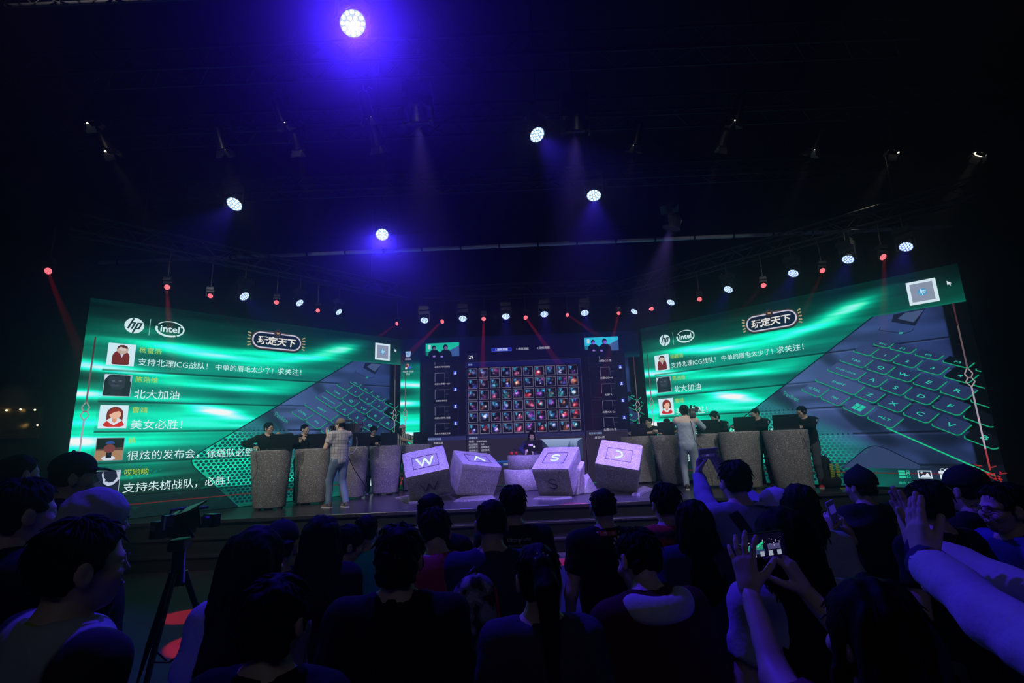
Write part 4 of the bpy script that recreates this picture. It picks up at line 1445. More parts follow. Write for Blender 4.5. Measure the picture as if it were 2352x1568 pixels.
def hair_field(style, h=.0075, seed=0):
    f = Fld((-.16, -.20, -.42 if style in ('long', 'long_thick', 'tied') else -.16), (.16, .16, .19), h)
    back = [((0, .058, .060), (0, .75, -.5))]
    if style == 'short':
        f.ell((0, -.016, .038), (.083, .099, .090), .01, clips=[((0, .075, .072), (0, .8, -.55))])
        f.ell((0, -.050, -.010), (.074, .060, .075), .02, clips=[((0, 0, -.072), (0, -.3, -1)), ((0, -.002, 0), (0, 1, -.1))])
        for s in (-1, 1): f.ell((s * .068, .026, .03), (.012, .018, .034), .01)
        f.noise(.013, 46, seed + 3)
    elif style == 'crop':
        f.ell((0, -.016, .036), (.079, .096, .088), .01, clips=[((0, .072, .066), (0, .8, -.55))])
        f.ell((0, -.046, -.005), (.073, .060, .066), .02, clips=[((0, 0, -.055), (0, -.3, -1)), ((0, -.002, 0), (0, 1, -.1))])
        f.noise(.006, 60, seed + 3)
    elif style == 'messy':
        f.ell((0, -.016, .042), (.091, .106, .096), .01, clips=[((0, .085, .062), (0, .8, -.45))])
        f.ell((0, -.055, -.02), (.080, .062, .085), .02, clips=[((0, 0, -.085), (0, -.2, -1)), ((0, .002, 0), (0, 1, -.1))])
        for s in (-1, 1): f.ell((s * .074, .02, .01), (.014, .025, .05), .01)
        f.noise(.026, 30, seed + 5)
    elif style in ('long', 'long_thick'):
        w = .02 if style == 'long_thick' else 0
        f.ell((0, -.016, .036), (.088 + w / 2, .102, .092), .01, clips=[((0, .078, .066), (0, .8, -.5))])
        f.cap((0, -.055, -.02), (0, -.085, -.33), .084 + w, .098 + w, .03, .62, (1, 0, 0), clips=[((0, .028, 0), (0, 1, 0))])
        for s in (-1, 1): f.cap((s * .078, .012, .02), (s * (.088 + w), .004, -.27), .022, .026, .02)
        f.noise(.020, 40, seed + 7, (1, 1, .15))
    elif style == 'tied':
        f.ell((0, -.016, .038), (.084, .100, .090), .01, clips=[((0, .078, .066), (0, .8, -.5))])
        f.ell((0, -.050, -.010), (.076, .062, .080), .02, clips=[((0, 0, -.08), (0, -.2, -1)), ((0, .0, 0), (0, 1, -.1))])
        f.cap((0, -.110, .06), (0, -.150, -.02), .034, .046, .02); f.cap((0, -.150, -.02), (.01, -.130, -.30), .046, .020, .02)
        f.noise(.014, 44, seed + 9, (1, 1, .2))
    return f.mesh()


def cap_field(h=.0065):
    f = Fld((-.12, -.14, -.02), (.12, .24, .16), h)
    f.ell((0, -.014, .048), (.089, .106, .094), .01, clips=[((0, 0, .030), (0, -.10, -1))])
    f.ell((0, -.014, .040), (.080, .097, .088), .004, sub=True, clips=[])
    f.cap((0, -.02, .142), (0, -.02, .146), .008, .006, .004)
    f.cap((-.035, .085, .040), (.035, .085, .040), .062, .062, .006, .10, (0, 1, 0), clips=[((0, .06, 0), (0, -1, 0))])
    f.cap((0, .10, .040), (0, .145, .030), .070, .050, .01, .09, (1, 0, 0), clips=[((0, .06, 0), (0, -1, 0))])
    return f.mesh()


def bandana_field(h=.007):
    f = Fld((-.13, -.17, -.10), (.13, .15, .17), h)
    f.ell((0, -.014, .045), (.094, .110, .098), .01, clips=[((0, 0, -.005), (0, -.35, -1))])
    f.cap((.02, -.10, .02), (.07, -.145, -.05), .03, .012, .03)
    f.cap((-.02, -.10, .02), (-.05, -.15, -.04), .028, .010, .03)
    f.noise(.010, 22, 4)
    return f.mesh()


_hc = {}
def hair_mesh(style, seed=0):
    k = (style, seed)
    if k not in _hc:
        V, Q = cap_field() if style == 'cap' else bandana_field() if style == 'bandana' else hair_field(style, seed=seed)
        _hc[k] = (V, Q)
    return _hc[k]


def locks_mesh(style, seed=0):
    """thin hair strands lying over the hair mass, a little untidy"""
    rr = random.Random(seed + 50)
    m = MB()
    n = {'short': 150, 'crop': 60, 'messy': 190, 'long': 130, 'long_thick': 150, 'tied': 90}.get(style, 0)
    for i in range(n):
        th = rr.uniform(0, 2 * pi); ph = rr.uniform(.05 if style in ('messy', 'short') else .75, 1.45)
        c = Vector((0, -.016, .038)); r = Vector((.080, .097, .089))
        d = Vector((sin(ph) * cos(th), sin(ph) * sin(th), cos(ph)))
        if d.y > .55 and d.z < .5: continue
        p = c + Vector((d.x * r.x, d.y * r.y, d.z * r.z))
        L = {'short': .045, 'crop': .02, 'messy': .042, 'long': .05, 'long_thick': .05, 'tied': .04}[style] * rr.uniform(.6, 1.2)
        tang = Vector((0, 0, -1)) + d * d.z
        tang = tang.normalized() + Vector((rr.uniform(-.5, .5), rr.uniform(-.5, .5), 0)) * (1.1 if style == 'messy' else .5)
        tang.normalize()
        out = {'short': .22, 'crop': .25, 'messy': .42, 'long': .02, 'long_thick': .02, 'tied': .02}[style] * rr.uniform(.3, 1.2)
        pts = [p, p + tang * L * .5 + d * L * out * .6, p + tang * L + d * L * out * .5]
        m.tube(pts, [.0045, .0038, .0006], 4, cap=False)
    if style in ('long', 'long_thick'):
        for i in range(90):
            th = rr.uniform(pi * .95, pi * 2.05)
            w = .098 if style == 'long' else .116
            x, y = w * cos(th), -.07 + .058 * sin(th)
            z0 = rr.uniform(-.05, -.22); z1 = z0 - rr.uniform(.08, .2)
            m.tube([(x * .95, y, z0), (x * 1.04 + rr.uniform(-.01, .01), y * 1.02, (z0 + z1) / 2), (x * 1.02 + rr.uniform(-.02, .02), y, max(z1, -.42))], [.004, .0035, .0006], 4, cap=False)
    return m


# ---- hands: right hand, palm down, fingers along +Y, thumb on -X
HP = {  # finger curls (knuckle, middle, tip), spread, thumb bend
    'relaxed': ((22, 32, 20), 4, (18, 20)), 'mouse': ((14, 28, 18), 7, (25, 10)), 'flat': ((4, 6, 4), 1, (100, 0)), 'spread': ((-4, 14, 10), 12, (10, 10)),
    'grip': ((62, 78, 45), 1, (38, 40)), 'pinch': ((34, 36, 22), 3, (42, 24)), 'type': ((24, 40, 26), 6, (28, 18)), 'hook': ((30, 62, 40), 3, (40, 30)), 'point': ((10, 18, 12), 6, (30, 20))}


def hand_field(pose, h=.0045):
    (c1, c2, c3), sp, th = HP[pose]
    f = Fld((-.085, -.07, -.12), (.065, .19, .06), h)
    f.cap((0, -.055, 0), (0, .015, 0), .027, .030, .01, .72, (1, 0, 0))
    xs = (-.030, -.010, .010, .028); ys = (.086, .090, .085, .075); Ls = (.074, .082, .076, .060); rs = (.0100, .0104, .0098, .0086)
    for i in range(4):
        kn = np.array((xs[i], ys[i], .002))
        f.cap((xs[i] * .55, .005, -.001), kn, .015, .0125, .016)
        a = R(sp) * (i - 1.4) ; d = np.array((sin(a), cos(a), 0.)); p = kn; ang = 0
        k_ = (1.0, 1.05, 1.1, 1.15)[i]
        if pose == 'point' and i == 0: k_ = .1
        if pose == 'point' and i > 0: k_ = 2.2
        for j, (cu, fr) in enumerate(((c1, .46), (c2, .31), (c3, .23))):
            ang += R(cu * k_)
            v = np.array((d[0] * cos(ang), d[1] * cos(ang), -sin(ang)))
            q = p + v * Ls[i] * fr
            f.cap(p, q, rs[i] * (1 - .08 * j), rs[i] * (.94 - .08 * j), .004)
            p = q
    t0 = np.array((-.024, .018, -.006)); a = R(52 - th[0] * .35)
    if th[0] > 90: th = (4, 2)
    v1 = nrm((-sin(a), cos(a), -.25 - th[0] * .012)); t1 = t0 + v1 * .042
    v2 = nrm((-sin(a) * .55, cos(a), -.3 - th[0] * .012)); t2 = t1 + v2 * .032
    v3 = nrm((-sin(a) * .55 + th[1] * .010, cos(a), -.3 - th[1] * .012)); t3 = t2 + v3 * .026
    f.cap(t0, t1, .0165, .0125, .014); f.cap(t1, t2, .0120, .0108, .005); f.cap(t2, t3, .0108, .0090, .004)
    return f.mesh()


_hands = {}
def hand(pose):
    if pose not in _hands: _hands[pose] = hand_field(pose.split('*')[0], .008 if '*' in pose else .0045)
    return _hands[pose]


def hand_matrix(wrist, fdir, pnormal, side, sc=1.0):
    """wrist point, finger direction, direction the palm faces; side +1 right hand, -1 left"""
    y = nrm(fdir); z = -nrm(np.asarray(pnormal) - np.dot(pnormal, y) * y); x = np.cross(y, z)
    M = np.eye(4); M[:3, 0] = x * side * sc; M[:3, 1] = y * sc; M[:3, 2] = z * sc; M[:3, 3] = wrist
    return M


def ik(a, c, l1, l2, pole):
    a, c = np.asarray(a, float), np.asarray(c, float)
    d = c - a; D = np.linalg.norm(d)
    D2 = min(D, (l1 + l2) * .998); u = d / D
    c = a + u * D2
    x = (l1 * l1 - l2 * l2 + D2 * D2) / (2 * D2); hgt = math.sqrt(max(0, l1 * l1 - x * x))
    p = np.asarray(pole, float); p = nrm(p - (p @ u) * u)
    return a + u * x + p * hgt, c


# shared small pieces
m_eye_w = mat('eye_white', (.75, .74, .72), .3); m_iris = mat('iris', (.03, .018, .01), .2); m_lip = mat('lip', (.40, .20, .17), .5); m_brow = mat('brow', (.015, .012, .010), .8)
EYE = MB().ball((0, 0, 0), (.0125, .0105, .0075), 10, 7).ball((0, .0075, 0), (.0058, .0040, .0058), 8, 5, 1).mesh('eye', [m_eye_w, m_iris])
BROW = MB().tube([(-.016, .002, -.003), (0, .006, .003), (.016, .0, -.001)], [.002, .0032, .0015], 5).mesh('eyebrow', m_brow)
MOUTH = MB().tube([(-.017, -.005, -.002), (-.007, .001, .0), (0, .002, -.001), (.007, .001, .0), (.017, -.005, -.002)], [.001, .0030, .0026, .0030, .001], 6).mesh('mouth', m_lip)
SHOE_V = Fld((-.06, -.10, -.01), (.06, .21, .11), .008).cap((0, -.03, .040), (0, .13, .030), .042, .044, .03, .75, (1, 0, 0)).ell((0, .145, .026), (.046, .050, .030), .02).cap((0, -.035, .05), (0, -.03, .09), .042, .042, .02).clip((0, 0, .004), (0, 0, -1)).mesh()
SOLE = MB().prism([(-.036, -.075), (.036, -.075), (.046, .0), (.050, .11), (.044, .165), (.02, .195), (-.02, .195), (-.044, .165), (-.050, .11), (-.046, .0)], .024)
GL = MB()
for s in (-1, 1):
    GL.tube([(s * .033 + .024 * cos(t), .112 - .010 * abs(s * .033 + .024 * cos(t)) / .06, .004 + .017 * sin(t)) for t in [2 * pi * i / 16 for i in range(16)]], .0022, 5, closed=True)
    GL.tube([(s * .057, .102, .008), (s * .080, .0, .004)], .002, 5)
GL.tube([(-.010, .112, .006), (.010, .112, .006)], .002, 5)
GLASSES = GL.mesh('glasses', M_('black_plastic', (.012, .012, .014), .3))


def skin(key='skin', c=(.60, .42, .32)): return M_(key, c, .5, noise=.12, nscale=30)
def hair_m(): return M_('black_hair', (.004, .0036, .0036), .7, noise=.4, nscale=60, spec=.12)
def cloth(key, c, rough=.85, bump=.12, ns=60, noise=.12): return M_('cloth_' + key, c, rough, noise=noise, nscale=ns, bump=bump, spec=.2)


def nmesh(name, VQ, mats, smooth=True):
    me = mesh_np(name, VQ[0], VQ[1], smooth)
    for m in (mats if isinstance(mats, (list, tuple)) else [mats]): me.materials.append(m)
    return me


PEOPLE = []


def person(loc, rz, label, H=1.72, w=1.0, lean=0.0, side=0.0, twist=0.0, head=(0, 0, 0), hands=None, top=('t', None, 'short'), legs=None, shoes=None, hair='short', hair_mat=None, hair_seed=0,
           hat=None, glasses=False, skin_m=None, feet=((-.10, 0), (.10, .0)), crouch=0.0, h=.0135, female=False, group=None, top_infl=.013, hem=-.09, extras=None, collar=None, name='person', hide_legs=False, loc_is_head=False):
    """loc = floor point under the pelvis (world), rz = heading (0 looks along +Y)"""
    s = H / 1.72
    k = skin_m or skin()
    hipz = .93 * s - crouch
    shw = (.174 if not female else .152) * s * w
    Rz = lambda a: np.array([[cos(a), -sin(a), 0], [sin(a), cos(a), 0], [0, 0, 1]])
    Rx = lambda a: np.array([[1, 0, 0], [0, cos(a), -sin(a)], [0, sin(a), cos(a)]])
    Ry = lambda a: np.array([[cos(a), 0, sin(a)], [0, 1, 0], [-sin(a), 0, cos(a)]])
    T = Rz(R(twist)) @ Rx(-R(lean)) @ Ry(R(side))
    hip = np.array([0, 0, hipz])
    at = lambda x, y, z: hip + T @ (np.array([x, y, z]) * s)
    waist, chest, neckb = at(0, .0, .19), at(0, -.01, .40), at(0, -.030, .535)
    X = T @ np.array([1., 0, 0])
    shp = {sd: at(sd * shw / s, -.015, .482) for sd in (1, -1)}
    HT = T @ Rx(R(lean * .75)) @ Rz(R(head[0])) @ Rx(R(head[1])) @ Ry(R(head[2]))
    hc = neckb + (T @ Rx(R(lean * .5))) @ np.array([0, .028, .0]) * s + HT @ np.array([0, .012, .140]) * s
    hs = s * (.97 if not female else .95)
    HM_ = np.eye(4); HM_[:3, :3] = HT * hs; HM_[:3, 3] = hc
    # arms
    l1, l2 = .285 * s, .245 * s
    hands = hands or {}
    arms = {}
    for sd in (1, -1):
        hd = hands.get(sd)
        if hd is None:
            wr = shp[sd] + np.array([sd * .07, .06, -.50]) * s; pole = (sd * .4, -1, 0); fd = (0, .12, -1); pn = (-sd, .2, 0); ps = 'relaxed*'
        else:
            wr, pole, fd, pn, ps = hd
        el, wr = ik(shp[sd], wr, l1, l2, pole)
        arms[sd] = (shp[sd], el, wr, fd, pn, ps)
    # legs
    lg = {}
    for sd, ft in zip((-1, 1), feet):
        hj = hip + np.array([sd * .088 * s, 0, -.02])
        an = np.array([ft[0] * s, ft[1] * s, .09 * s])
        kn, an = ik(hj, an, .43 * s, .42 * s, (sd * .12, 1, 0))
        lg[sd] = (hj, kn, an)
    lo = np.array([-.75, -.75, 0]); hi = np.array([.75, .75, 2.1])
    ptsA = np.array([hip, chest, hc] + [p for a in arms.values() for p in a[:3]] + [p for l in lg.values() for p in l])
    lo, hi = ptsA.min(0) - .20 * s * w, ptsA.max(0) + .20 * s * w
    f = Fld(lo, hi, h)
    hipw = (.150 if not female else .158) * s * w; wsw = (.138 if not female else .118) * s * w; chw = (.160 if not female else .142) * s * w
    fl = .70
    def torso(F, g, kk=.05):
        q = .016 * s if g > 0 else 0
        F.cap(hip, waist, hipw + g + q, wsw + g + q, kk, fl, X); F.cap(waist, chest, wsw + g + q, chw + g, kk, fl, X)
        F.cap(chest, at(0, -.02, .47), chw + g, .10 * s + g, kk, .62, X)
        for sd in (1, -1):
            F.cap(neckb - T @ np.array([0, 0, .035]) * s, shp[sd], .048 * s + g, .056 * s + g, .05)
    torso(f, 0)
    f.cap(neckb - T @ np.array([0, 0, .03]) * s, hc + HT @ np.array([0, -.02, -.07]) * s, .054 * s, .052 * s, .03)
    for sd, (a, e, wr, *_r) in arms.items():
        f.cap(a, e, .050 * s * w, .040 * s * w, .04); f.cap(e, wr - nrm(wr - e) * .01, .040 * s * w, .027 * s, .02)
    for sd, (a, kn, an) in lg.items():
        f.cap(a, kn, .082 * s * w, .054 * s, .05); f.cap(kn, an, .053 * s, .036 * s, .03)
    parts = [f.mesh(), xform(HEAD, HM_)]
    for sd, (a, e, wr, fd, pn, ps) in arms.items():
        parts.append(xform(hand(ps), hand_matrix(wr, fd, pn, sd, s * (1 if not female else .92)), sd < 0))
    root = empty(name, loc, rz, label=label, cat='person', group=group)
    link('body', nmesh('body', join(parts), k), root)
    # clothing
    kind, tm, sleeve = top
    if tm is not None:
        g = top_infl * s
        f = Fld(lo, hi, h)
        torso(f, g)
        for sd, (a, e, wr, *_r) in arms.items():
            if sleeve == 'none': continue
            if sleeve == 'short':
                ce = a + (e - a) * .62
                f.cap(a, e, .052 * s * w + g, .047 * s * w + g * 1.5, .04, clips=[(ce, e - a)])
            else:
                q = .95 if sleeve == 'long' else .55
                ce = e + (wr - e) * q
                f.cap(a, e, .051 * s * w + g, .043 * s * w + g, .04); f.cap(e, wr, .042 * s * w + g, .031 * s + g, .02, clips=[(ce, wr - e)])
        f.clip(at(0, 0, hem), -T[:, 2])
        nb = neckb + T @ np.array([0, .0, -.005]) * s
        f.ell(nb + T @ np.array([0, .03, .065]) * s, (.078 * s, .088 * s, .075 * s), .012, T, sub=True)
        f.noise(.010, 13, hair_seed + int(H * 100)).noise(.006, 30, 5)
        me = nmesh('top', f.mesh(), tm)
        o = link({'t': 't_shirt', 'shirt': 'shirt', 'jacket': 'jacket', 'hoodie': 'hoodie', 'dress': 'dress'}[kind], me, root)
        if collar:
            cm = MB()
            n_ = 22; pts = []
            for i in range(n_):
                t = 2 * pi * i / n_
                pts.append(nb + T @ np.array([.064 * cos(t), .018 + .068 * sin(t), .006 - .022 * sin(t)]) * s)
            cm.tube(pts, [.0105 * s] * n_, 7, closed=True)
            cm.build('collar', collar, root)
        if kind in ('hoodie',):
            q = Fld(neckb - .22, neckb + .22, .011)
            for t in np.linspace(-1.25, 1.25, 9):
                p0 = nb + T @ np.array([.095 * sin(t), -.050 * cos(t) - .022, -.012]) * s
                q.ell(p0, (.036 * s, .032 * s, .030 * s), .03, T)
            link('hood', nmesh('hood', q.mesh(), tm), root)
    lm = legs or cloth('black_denim', (.02, .02, .025))
    if not hide_legs:
        g = .014 * s
        f = Fld((lo[0], lo[1], 0), (hi[0], hi[1], hipz + .2), h * 1.15)
        f.cap(hip - np.array([0, 0, .03]), hip + (waist - hip) * .45, hipw + .004, wsw + .004, .04, fl, X)
        for sd, (a, kn, an) in lg.items():
            f.cap(a, kn, .084 * s * w + g, .060 * s + g, .04); f.cap(kn, an, .060 * s + g, .048 * s + g, .03, clips=[(an + np.array([0, 0, -.03]), an - kn)])
        f.noise(.010, 12, 9)
        link('trousers', nmesh('trousers', f.mesh(), lm), root)
        sm = shoes or M_('black_rubber', (.015, .015, .016), .5)
        for sd, (a, kn, an) in lg.items():
            o = link('shoe', nmesh('shoe', SHOE_V, sm), root)
            o.location = (an[0], an[1], 0.0); o.rotation_euler = (0, 0, -sd * .14); o.scale = (s, s, s)
            so = link('sole', SOLE.mesh('sole', M_('white_rubber', (.5, .5, .5), .6)), o)
    # head furniture
    def hp(name_, me, off=(0, 0, 0), rot=None, sc=1.0):
        o = bpy.data.objects.new(name_, me); COL.objects.link(o); o.parent = root
        M = np.eye(4); M[:3, 3] = off
        L_ = Matrix(HM_.tolist()) @ Matrix.Translation(off)
        if rot is not None: L_ = L_ @ rot
        o.matrix_local = L_ @ Matrix.Scale(sc, 4)
        return o
    for sd in (-1, 1):
        hp('eye', EYE, (sd * .031, .0745, .001)); hp('eyebrow', BROW, (sd * .031, .088, .018))
    hp('mouth', MOUTH, (0, .0925, -.0605))
    if hat and hair not in ('long', 'long_thick'): hair = 'crop'
    if hair:
        V, Q = hair_mesh(hair, hair_seed)
        key = ('hairmesh', hair, hair_seed, (hair_mat or hair_m()).name)
        if key not in MATS:
            me = nmesh('hair', (V, Q), hair_mat or hair_m())
            lk = locks_mesh(hair, hair_seed)
            me2 = lk.mesh('strands', hair_mat or hair_m())
            MATS[key] = (me, me2)
        a, b = MATS[key]
        hp('hair', a)
        if not hat:
            o = hp('hair_strands', b); o['kind'] = 'stuff'
    if hat:
        hk, hm_ = hat[:2]; back = len(hat) > 2 and hat[2]
        V, Q = hair_mesh(hk)
        key = ('hat', hk, hm_.name)
        if key not in MATS: MATS[key] = nmesh(hk, (V, Q), hm_)
        hp('cap' if hk == 'cap' else 'head_scarf', MATS[key], (0, 0, .0), Matrix.Rotation(R(back), 4, 'Z') if back else None)
    if glasses: hp('glasses', GLASSES)
    info = dict(root=root, s=s, T=T, at=at, arms=arms, HT=HT, hc=hc, neckb=neckb, shp=shp, hip=hip, lg=lg, hp=hp)
    PEOPLE.append(root)
    return info


lk_on = True


def place(P, rz, lean=0, side=0, twist=0, head=(0, 0, 0), base=0.0, crouch=0.0):
    """floor point and height of a person whose head centre is at P"""
    Rz = lambda a: np.array([[cos(a), -sin(a), 0], [sin(a), cos(a), 0], [0, 0, 1]])
    Rx = lambda a: np.array([[1, 0, 0], [0, cos(a), -sin(a)], [0, sin(a), cos(a)]])
    Ry = lambda a: np.array([[cos(a), 0, sin(a)], [0, 1, 0], [-sin(a), 0, cos(a)]])
    T = Rz(R(twist)) @ Rx(-R(lean)) @ Ry(R(side))
    nb = T @ np.array([0, -.030, .535])
    HT = T @ Rx(R(lean * .75)) @ Rz(R(head[0])) @ Rx(R(head[1])) @ Ry(R(head[2]))
    hc = nb + (T @ Rx(R(lean * .5))) @ np.array([0, .028, 0]) + HT @ np.array([0, .012, .14])
    s = (P[2] - base + crouch) / (.93 + hc[2])
    d = Matrix.Rotation(rz, 3, 'Z') @ Vector((hc[0] * s, hc[1] * s, 0))
    return Vector((P[0] - d.x, P[1] - d.y, base)), 1.72 * s


def atd(x, y, D):            # pixel -> point at depth D along the lens axis
    return CAM + ray(x, y) * D


def decal(target, polys, cols, name, parent, axis=(0, 1, 0), off=.004, m=None):
    """flat print pressed onto a garment: polygons given as (points in the parent's space), pushed along axis onto the target mesh"""
    from mathutils.bvhtree import BVHTree
    me = target.data
    V = [v.co.copy() for v in me.vertices]
    bvh = BVHTree.FromPolygons(V, [tuple(p.vertices) for p in me.polygons])
    a = Vector(axis).normalized()
    vs, fs, cs = [], [], []
    for pts, col in zip(polys, cols):
        idx = []
        for p in pts:
            p = Vector(p)
            hit = bvh.ray_cast(p - a * .6, a)
            if hit[0] is None: idx = None; break
            vs.append(hit[0] - a * off); idx.append(len(vs) - 1)
        if idx: fs.append(idx); cs.append(col)
    me2 = bpy.data.meshes.new(name)
    me2.from_pydata(vs, [], fs)
    set_col(me2, cols_per_face=cs)
    me2.materials.append(m or PRINT)
    o = bpy.data.objects.new(name, me2); COL.objects.link(o); o.parent = parent
    return o


PRINT = attr_mat('garment_print', .75)


def text_polys(body, c, size, rot=0, width=None, bold=0.0, ux=(1, 0, 0), uz=(0, 0, 1)):
    V, F = text_mesh(body, bold)
    lo, hi = V.min(0), V.max(0); mid = (lo + hi) / 2
    sz = size if width is None else width / (hi[0] - lo[0])
    c, ux, uz = Vector(c), Vector(ux), Vector(uz)
    P = [c + ux * ((x - mid[0]) * cos(rot) - (y - mid[1]) * sin(rot)) * sz + uz * ((x - mid[0]) * sin(rot) + (y - mid[1]) * cos(rot)) * sz for x, y in V]
    return [[P[i] for i in f] for f in F]


def child(root, name):
    return [o for o in root.children if o.name.split('.')[0] == name][0]


def W2L(loc, rz, p):
    """world point -> a person's own coordinates"""
    d = Vector(p) - Vector(loc)
    return np.array((Matrix.Rotation(-rz, 3, 'Z') @ d)[:])

# ---------------------------------------------------------------- set pieces on the stage
GLIT = glitter('glitter_plaster', (.16, .155, .155), (.85, .84, .85), 105)
GLITF = glitter('glitter_plaster_fine', (.18, .175, .185), (.85, .84, .85), 105)
GLITD = glitter('glitter_stone_dark', (.07, .068, .07), (.6, .58, .6), 105)
m_lap = mat('laptop_shell', (.012, .012, .014), .35, noise=.1, nscale=80)
m_key = mat('laptop_keys', (.02, .02, .022), .5)
m_cable = M_('black_cable', (.010, .010, .011), .5)
m_grey_cable = M_('grey_cable', (.45, .45, .47), .5)
scr_on = emat('laptop_display', (.10, .16, .26), .8)
hpl = emat('lit_letter', (.82, 1.0, .94), 1.0)


def podium(P, h, wt, wb, d, rz, lean, label, flat=0.0, name='podium'):
    """tapered oval column with a flat top, standing on four little feet"""
    t = empty(name, P, rz, label=label, cat='podium', group='glitter podiums of the players')
    m = MB(); n = 40
    prof = [(.0, .03), (.10, .03), (.96, .03), (1.0, .05), (1.0, .5), (1.0, 1 - .02), (.985, 1.0), (0, 1.0)]
    vs, fs = [], []
    for q, z in prof:
        k = wb + (wt - wb) * z
        for i in range(n):
            a = 2 * pi * i / n
            c_, s_ = cos(a), sin(a)
            e = .86
            x = math.copysign(abs(c_) ** e, c_) * k / 2 * q; y = math.copysign(abs(s_) ** e, s_) * d / 2 * q * (k / wt)
            vs.append((x + lean * z, y, z * h))
    for i in range(len(prof) - 1):
        for k in range(n): fs.append((i * n + k, i * n + (k + 1) % n, (i + 1) * n + (k + 1) % n, (i + 1) * n + k))
    m.add(vs, fs, 0, True)
    o = m.build('column', GLIT, t)
    ft = MB()
    for sx in (-1, 1):
        for sy in (-1, 1): MB().box((sx * wb * .34, sy * d * .26, .017), (.06, .06, .034)).build('foot', m_black, t)
    tp = MB().lathe([(0, 0), (.5, 0), (.5, .008), (0, .008)], 36, Matrix.Translation((lean, 0, h - .004)), sx=wt * .93, sy=d * .9)
    tp.build('top_board', m_black, t)
    return t


def laptop(P, rz, label, w=.40, d=.25, tilt=12, logo=None):
    """lid seen from behind; the keyboard side looks towards local +Y"""
    t = empty('laptop', P, rz, label=label, cat='laptop', group='laptops on the podiums')
    MB().box((0, .02, .012), (w, d, .022)).build('base', m_lap, t, bevel=.004)
    kb_ = MB()
    for r_ in range(4):
        for c in range(12): kb_.box((-w * .41 + c * w * .075, -.03 + r_ * .026, .0245), (w * .062, .021, .004))
    k_ = kb_.build('keyboard', m_key, t, kind='stuff')
    Ml = Matrix.Translation((0, -d / 2 + .02, .024)) @ Matrix.Rotation(R(tilt), 4, 'X')
    ld = MB().box((0, 0, d * .52), (w, .012, d * 1.04))
    l_ = ld.build('lid', m_lap, t, bevel=.004); l_.matrix_local = Ml
    dp = MB().box((0, .0068, d * .52), (w * .93, .002, d * .92)).build('display', scr_on, l_)
    MB().tube([(-w * .4, -d / 2 + .02, .022), (w * .4, -d / 2 + .02, .022)], .008, 8).build('hinge', m_lap, t)
    if logo:
        g = MB().ball((-.004, -.0065, d * .52), (.017, .002, .018), 14, 8); g.ball((.010, -.0065, d * .52), (.014, .002, .017), 12, 8); g.ball((.008, -.0065, d * .52 + .024), (.005, .002, .008), 8, 6)
        g.build('logo', emat('lit_logo', (1, 1, 1), 1.0), l_)
    return t


def mouse(P, rz, label):
    t = empty('computer_mouse', P, rz, label=label, cat='mouse', group='mice on the podiums')
    MB().ball((0, 0, .0), (.032, .055, .034), 14, 8).build('shell', m_lap, t); MB().tube([(0, .03, .030), (0, .042, .026)], .006, 6).build('wheel', m_key, t)
    return t


def cable(pts, label, r=.006, m=None):
    """a smooth hanging cable through the points"""
    P = [Vector(p) for p in pts]; out = []
    for i in range(len(P) - 1):
        p0, p1, p2, p3 = P[max(i - 1, 0)], P[i], P[i + 1], P[min(i + 2, len(P) - 1)]
        for j in range(6):
            u = j / 6
            out.append(.5 * ((2 * p1) + (p2 - p0) * u + (2 * p0 - 5 * p1 + 4 * p2 - p3) * u * u + (3 * p1 - p0 - 3 * p2 + p3) * u ** 3))
    out.append(P[-1])
    o = MB().tube([q - P[0] for q in out], r, 6).build('cable', m or m_cable); o.location = P[0]
    return tag(o, label, 'cable')


def headset(P, rz, label, col=(.5, .01, .02)):
    t = empty('headset', P, rz, label=label, cat='headphones')
    rm = M_('red_plastic', col, .4)
    for s in (-1, 1):
        MB().lathe([(0, 0), (.040, 0), (.044, .012), (.036, .028), (0, .030)], 18, Matrix.Translation((s * .07, 0, .045)) @ Matrix.Rotation(s * pi / 2, 4, 'Y')).build('ear_cup', rm, t)
    MB().tube([(.085 * cos(a), 0, .05 + .09 * sin(a)) for a in [pi * i / 14 for i in range(15)]], .009, 6).build('headband', m_lap, t)
    return t


def pod_at(px, py, **k): return atz(px, py, DECK)


PL = [  # base pixel, height, top width, bottom width, depth, lean, label
    ((618, 1172), 1.12, .76, .58, .60, -.02, 'speckled podium at the far left end of the stage'),
    ((714, 1159), 1.12, .74, .60, .60, .0, 'speckled podium second from the left, in front of the man with raised hands'),
    ((808, 1147), 1.13, .66, .52, .60, .02, 'speckled podium behind the legs of the left camera operator'),
    ((884, 1137), 1.13, .76, .60, .60, .0, 'speckled podium to the left of the tilted W block'),
    ((958, 1128), 1.13, .78, .66, .60, .0, 'speckled podium half hidden behind the W block')]
PR = [((1470, 1111), 1.14, .82, .78, .62, .0, 'speckled podium half hidden behind the D block'),
      ((1548, 1116), 1.14, .74, .44, .58, -.10, 'leaning speckled podium left of the camera operator in the light blue shirt'),
      ((1632, 1120), 1.14, .74, .60, .60, .0, 'speckled podium right of the camera operator in the light blue shirt'),
      ((1712, 1124), 1.16, .82, .66, .62, .0, 'speckled podium with a violet sheen under the man in round glasses'),
      ((1828, 1127), 1.16, .84, .66, .60, -.05, 'speckled podium at the far right end of the stage')]
PODS = []
for i, ((px, py), h, wt, wb, d, ln, lab) in enumerate(PL + PR):
    P = atz(px, py, DECK); P = P + Vector((P.x, P.y, 0)).normalized() * .21; P.z = DECK
    rz = R(18) if i < 5 else -R(18)
    d -= .13
    podium(P, h, wt, wb, d, rz, ln, lab)
    PODS.append((P, h, rz))
